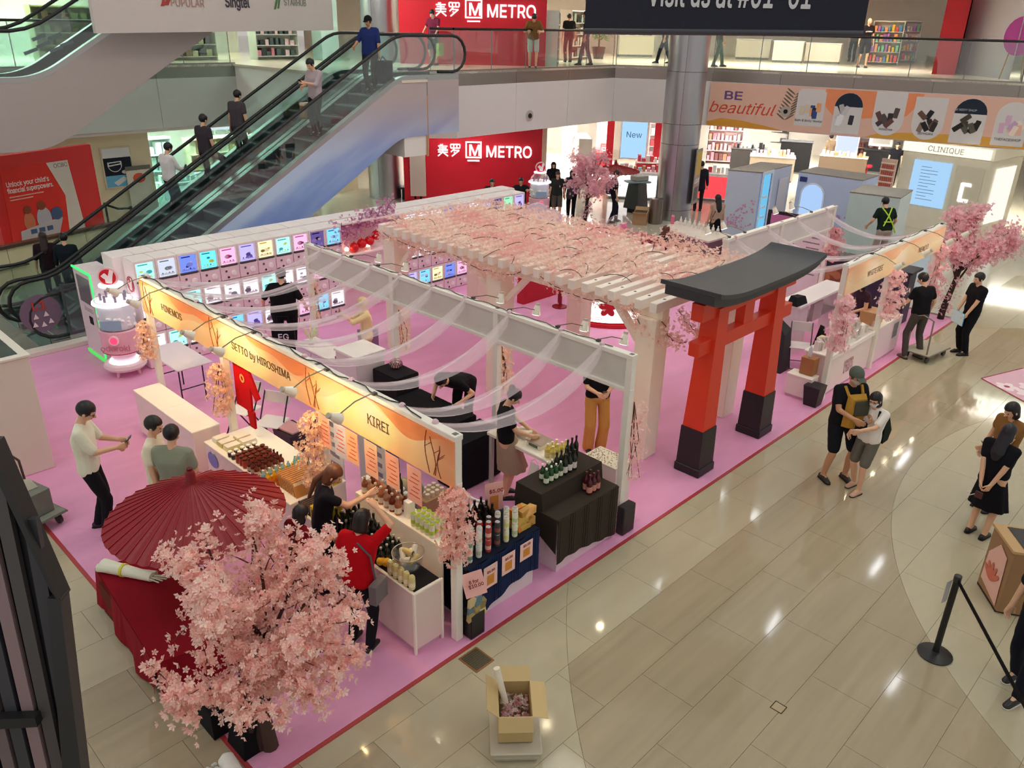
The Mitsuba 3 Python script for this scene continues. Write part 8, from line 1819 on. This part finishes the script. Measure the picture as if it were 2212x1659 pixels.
# ================= aisle: stanchion, wooden kiosk, box, floor marks =================
def stanchion(x, y, label):
    k = thing('stanchion', label, 'stanchion')
    part(k, 'base', lathe([(.165, 0), (.17, .012), (.12, .03), (.04, .042), (.035, .05)], 28, (x, y, 0)), '17171a', 'satin', 30)
    part(k, 'pole', lathe([(.032, .045), (.032, .93)], 16, (x, y, 0)), '141416', 'satin', 40); part(k, 'head', lathe([(.036, .93), (.036, 1.0), (.02, 1.006)], 16, (x, y, 0)), '2a2a2e', 'satin', 40)
    return k
sx_, sy_ = 7.79, 1.32
k = stanchion(sx_, sy_, 'black barrier post with a round base standing on the cream tiles')
part(k, 'paper', plate(rect(.10, .26), (sx_ - .045, sy_ + .03, .70), np.array([-.5, .86, 0]) * .4 + np.array([-.6, -.1, 0]), Z, .003), 'a8a8aa', 'satin')
k2 = stanchion(6.15, .18, 'second black barrier post at the lower right corner')
k = thing('barrier_belt', 'black belt stretched between the two barrier posts', 'belt'); part(k, 'belt', plate([(0, -.025), (1, -.025 + .0), (1, .025), (0, .025)], (sx_, sy_, .955), np.array([6.15 - sx_, .18 - sy_, 0]), Z, .0015), '17171a', 'cloth')
k = thing('wooden_kiosk', 'brown wooden sales kiosk with pink flower prints at the right edge', 'kiosk')
a, b, c = np.array([8.96, 1.07]), np.array([9.39, 1.39]), np.array([9.3, .47])
d = b + (c - a)
ext = (c - a) / np.linalg.norm(c - a) * 1.5
part(k, 'body', prism([a, b, b + ext, a + ext][::-1], .03, .80), '8f6c4a', 'satin'); part(k, 'plinth', prism([a + (b - a) * .05, b, b + ext, a + ext][::-1], 0, .03), '3a2c22')
o, e, L = seg(b, a); n_ = np.array([e[1], -e[0], 0]) 
cx = (a + b) / 2 + ext / 2
part(k, 'worktop', prism([cx + (q - cx) * 1.03 for q in (a, b, b + ext, a + ext)][::-1], .80, .83), 'b89466', 'satin')
part(k, 'dark_inset', prism([cx + (q - cx) * .86 for q in (a, b, b + ext, a + ext)][::-1], .831, .835), '2c2826', 'satin')
if np.dot(n_[:2], cx - a) > 0: n_ = -n_
part(k, 'flower_print', plate(Polygon([(.05, .14), (L - .05, .06), (L - .1, .66), (.25, .72), (.06, .5)]), o + n_ * (.006 if np.cross(e, Z) @ n_ > 0 else .010), e, Z, .004), 'dfb0a4', 'satin')
for i in range(5): part(k, 'petal_print', plate(affinity.rotate(affinity.scale(Point(.1, 0).buffer(.07, 6), 1.6, .45), 40 + 28 * i, origin=(0, 0)), o + e * .25 + n_ * .016 + Z * .25, e, Z, .003), 'c8705c')
k = thing('picture_card', 'pink card with a coral flower on a round foot, on the wooden kiosk', 'card')
q = cx - ext * .12
part(k, 'foot', lathe([(.05, .836), (.05, .845)], 16, (q[0], q[1], 0)), 'efe8e4', 'satin'); t_ = np.array([.6, -.8, 0])
part(k, 'sheet', plate(rect(.24, .3), np.array([q[0], q[1], .846]) - t_ * .12, t_, np.array([.25, .2, .95]), .004), 'f0c0b0', 'satin')
for i in range(5): part(k, 'flower_print', plate(affinity.rotate(affinity.scale(Point(.045, 0).buffer(.04, 8), 1.1, .8), 72 * i, origin=(0, 0)), np.array([q[0], q[1], .99]) + np.array([-.002, -.0, .0]) - np.cross(t_, Z) * -.006 + np.array([.03, .02, 0]), t_, np.array([.25, .2, .95]), .004), 'e06a4a', 'satin')
q = cx + ext * .22
P0_ = np.array([q[0], q[1], .85]) + rb.uniform(-1, 1, (46, 3)) * (.16, .16, .02); m, c_ = flowers(P0_, rb.normal(size=(46, 3)) * .4 + Z, np.full(46, .06), tint(46, ['f4b0b8', 'f0706a', 'f8d0d0', 'e8564a'], rb), rb)
tag(add(nm('flower_heap'), m, c_, 'petal'), 'heap of pink and coral flowers on the wooden kiosk', 'flowers', None, 'stuff')
# cardboard box with blossoms on the floor
k = thing('cardboard_box', 'open cardboard box of blossoms standing on a plastic crate on the tiles', 'box')
bxc, byc = 3.93, 3.66
A = M4(bxc, byc, .14, 47)
def P(n, m, c, mt='satin', sm=False):
    m.apply_transform(A); return part(k, n, m, c, mt, sm)
w, d, hh = .21, .15, .30
P('bottom', bx(-w, w, -d, d, 0, .006), '8a7650')
for a_, b_, c_, d_ in ((-w, w, -d, -d + .006), (-w, w, d - .006, d), (-w, -w + .006, -d, d), (w - .006, w, -d, d)): P('side', bx(a_, b_, c_, d_, .006, hh), 'b39c6c')
P('flap', hull([(-w, d, hh), (w, d, hh), (-w, d + .006, hh), (w, d + .006, hh), (-w, d + .10, hh + .09), (w, d + .10, hh + .09), (-w, d + .105, hh + .085), (w, d + .105, hh + .085)]), 'b9a272')
P('flap', hull([(-w, -d, hh), (w, -d, hh), (-w, -d - .006, hh), (w, -d - .006, hh), (-w, -d - .13, hh - .02), (w, -d - .13, hh - .02), (-w, -d - .13, hh - .026), (w, -d - .13, hh - .026)]), 'c2aa78')
P('flap', hull([(w, -d, hh), (w, d, hh), (w + .006, -d, hh), (w + .006, d, hh), (w + .12, -d, hh + .06), (w + .12, d, hh + .06), (w + .12, -d, hh + .054), (w + .12, d, hh + .054)]), 'bea676')
P('flap', hull([(-w, -d, hh), (-w, d, hh), (-w - .006, -d, hh), (-w - .006, d, hh), (-w - .09, -d, hh - .08), (-w - .09, d, hh - .08), (-w - .096, -d, hh - .08), (-w - .096, d, hh - .08)]), 'b39c6c')
kb = thing('loose_blossom', 'white and pink loose blossoms inside the cardboard box', 'blossoms')
q = rb.uniform(-1, 1, (150, 3)) * (.17, .12, .03) + (0, 0, .17); q = (A @ np.hstack([q, np.ones((150, 1))]).T).T[:, :3]
m, c_ = flowers(q, rb.normal(size=(150, 3)) + Z, rb.uniform(.02, .03, 150), tint(150, ['e0b0b4', 'c88a94', 'd8d0cc', 'efe8e4'], rb), rb); tag(part(kb, 'blossom', m, c_, 'petal'), kind='stuff')
m = cyl((.06, .05, .05), (.14, .16, .52), .03, 14); m.apply_transform(A); solo('paper_tube', m, 'e4ddcc', 'white paper tube standing in the cardboard box', 'tube', 'satin', 40)
k = thing('plastic_crate', 'clear grey plastic crate under the cardboard box', 'crate')
A = M4(bxc - .02, byc - .03, 0, 47)
for i in range(4): P('layer', bx(-.25 - .012 * i, .25 + .012 * i, -.19 - .012 * i, .19 + .012 * i, .003 + .033 * i, .028 + .033 * i, .008), ['a8a28e', 'b8b2a0', 'aaa492', 'bcb6a4'][i])
# floor marks
k = thing('floor_drain', 'dark square floor grille with a rust coloured frame beside the carpet', 'floor grille')
A = M4(4.335, 4.585, 0, 0)
P('frame', bx(-.125, .125, -.135, .135, .0, .006), '8a5a34'); P('plate', bx(-.105, .105, -.115, .115, .006, .008), '4a4434')
for i in range(9): P('bar', bx(-.105, .105, -.108 + .024 * i, -.098 + .024 * i, .008, .011), '5a523e')
k = thing('floor_hatch', 'small square hatch with a dark edge in the stone floor', 'hatch'); part(k, 'frame', prism(rect(.12, .12).difference(affinity.translate(rect(.105, .105), .0075, .0075)), .0, .0025), '3a342c'); move(k, M4(5.90, 2.06))
part(k, 'lid', bx(5.91, 6.01, 2.07, 2.17, 0, .0015), 'a8997a', 'satin')
k = thing('floor_sticker', 'pink floor sticker with white blossoms at the right edge', 'floor sticker')
part(k, 'sheet', prism([(15.5, 2.44), (16.06, 3.30), (17.2, 2.9), (16.5, 1.6)][::-1], .0, .003), 'd8a8bc', 'satin'); part(k, 'edge', tube([(15.5, 2.44, .004), (16.06, 3.30, .004), (17.2, 2.9, .004)], .012, 4), 'a85a6a')
for i, (x, y) in enumerate(((16.0, 2.85), (16.3, 2.55), (15.95, 2.5))):
    part(k, 'blossom_print', cat(*[prism(affinity.translate(affinity.rotate(affinity.scale(Point(.11, 0).buffer(.09, 8), 1, .8), 72 * q, origin=(0, 0)), x, y), .003, .0045) for q in range(5)]), 'f0dfe4')
    part(k, 'blossom_heart', prism(Point(x, y).buffer(.05, 8), .0045, .006), 'a8506a')
    tag([q for q in scene if q.startswith(k + '__blossom_print')][-1], kind='stuff')
# white thing at the bottom edge
k = thing('white_bag', 'white rounded foam roll and crumpled net at the bottom edge beside the carpet', 'roll')
x, y = (1.92,5.13)
part(k, 'roll', tube([(x - .05, y - .35, .09), (x - .02, y - .2, .1), (x, y, .12), (x + .01, y + .04, .12)], [.07, .075, .07, .03], 14), 'e2e2dc', 'satin', True)
part(k, 'net', cat(*[ball((x - .14 + rb.uniform(-.06, .05), y - .02 + rb.uniform(-.1, .06), .05 + rb.uniform(0, .1)), rb.uniform(.012, .025), 1) for _ in range(40)]), 'c8ccc8', 'satin'); tag([q for q in scene if q.startswith(k + '__net')][-1], kind='stuff')
solo('small_ball', ball((x - .1, y - .2, .03), .03, 2), '1a1a1c', 'small black ball beside the white foam roll', 'ball', 'satin', True)
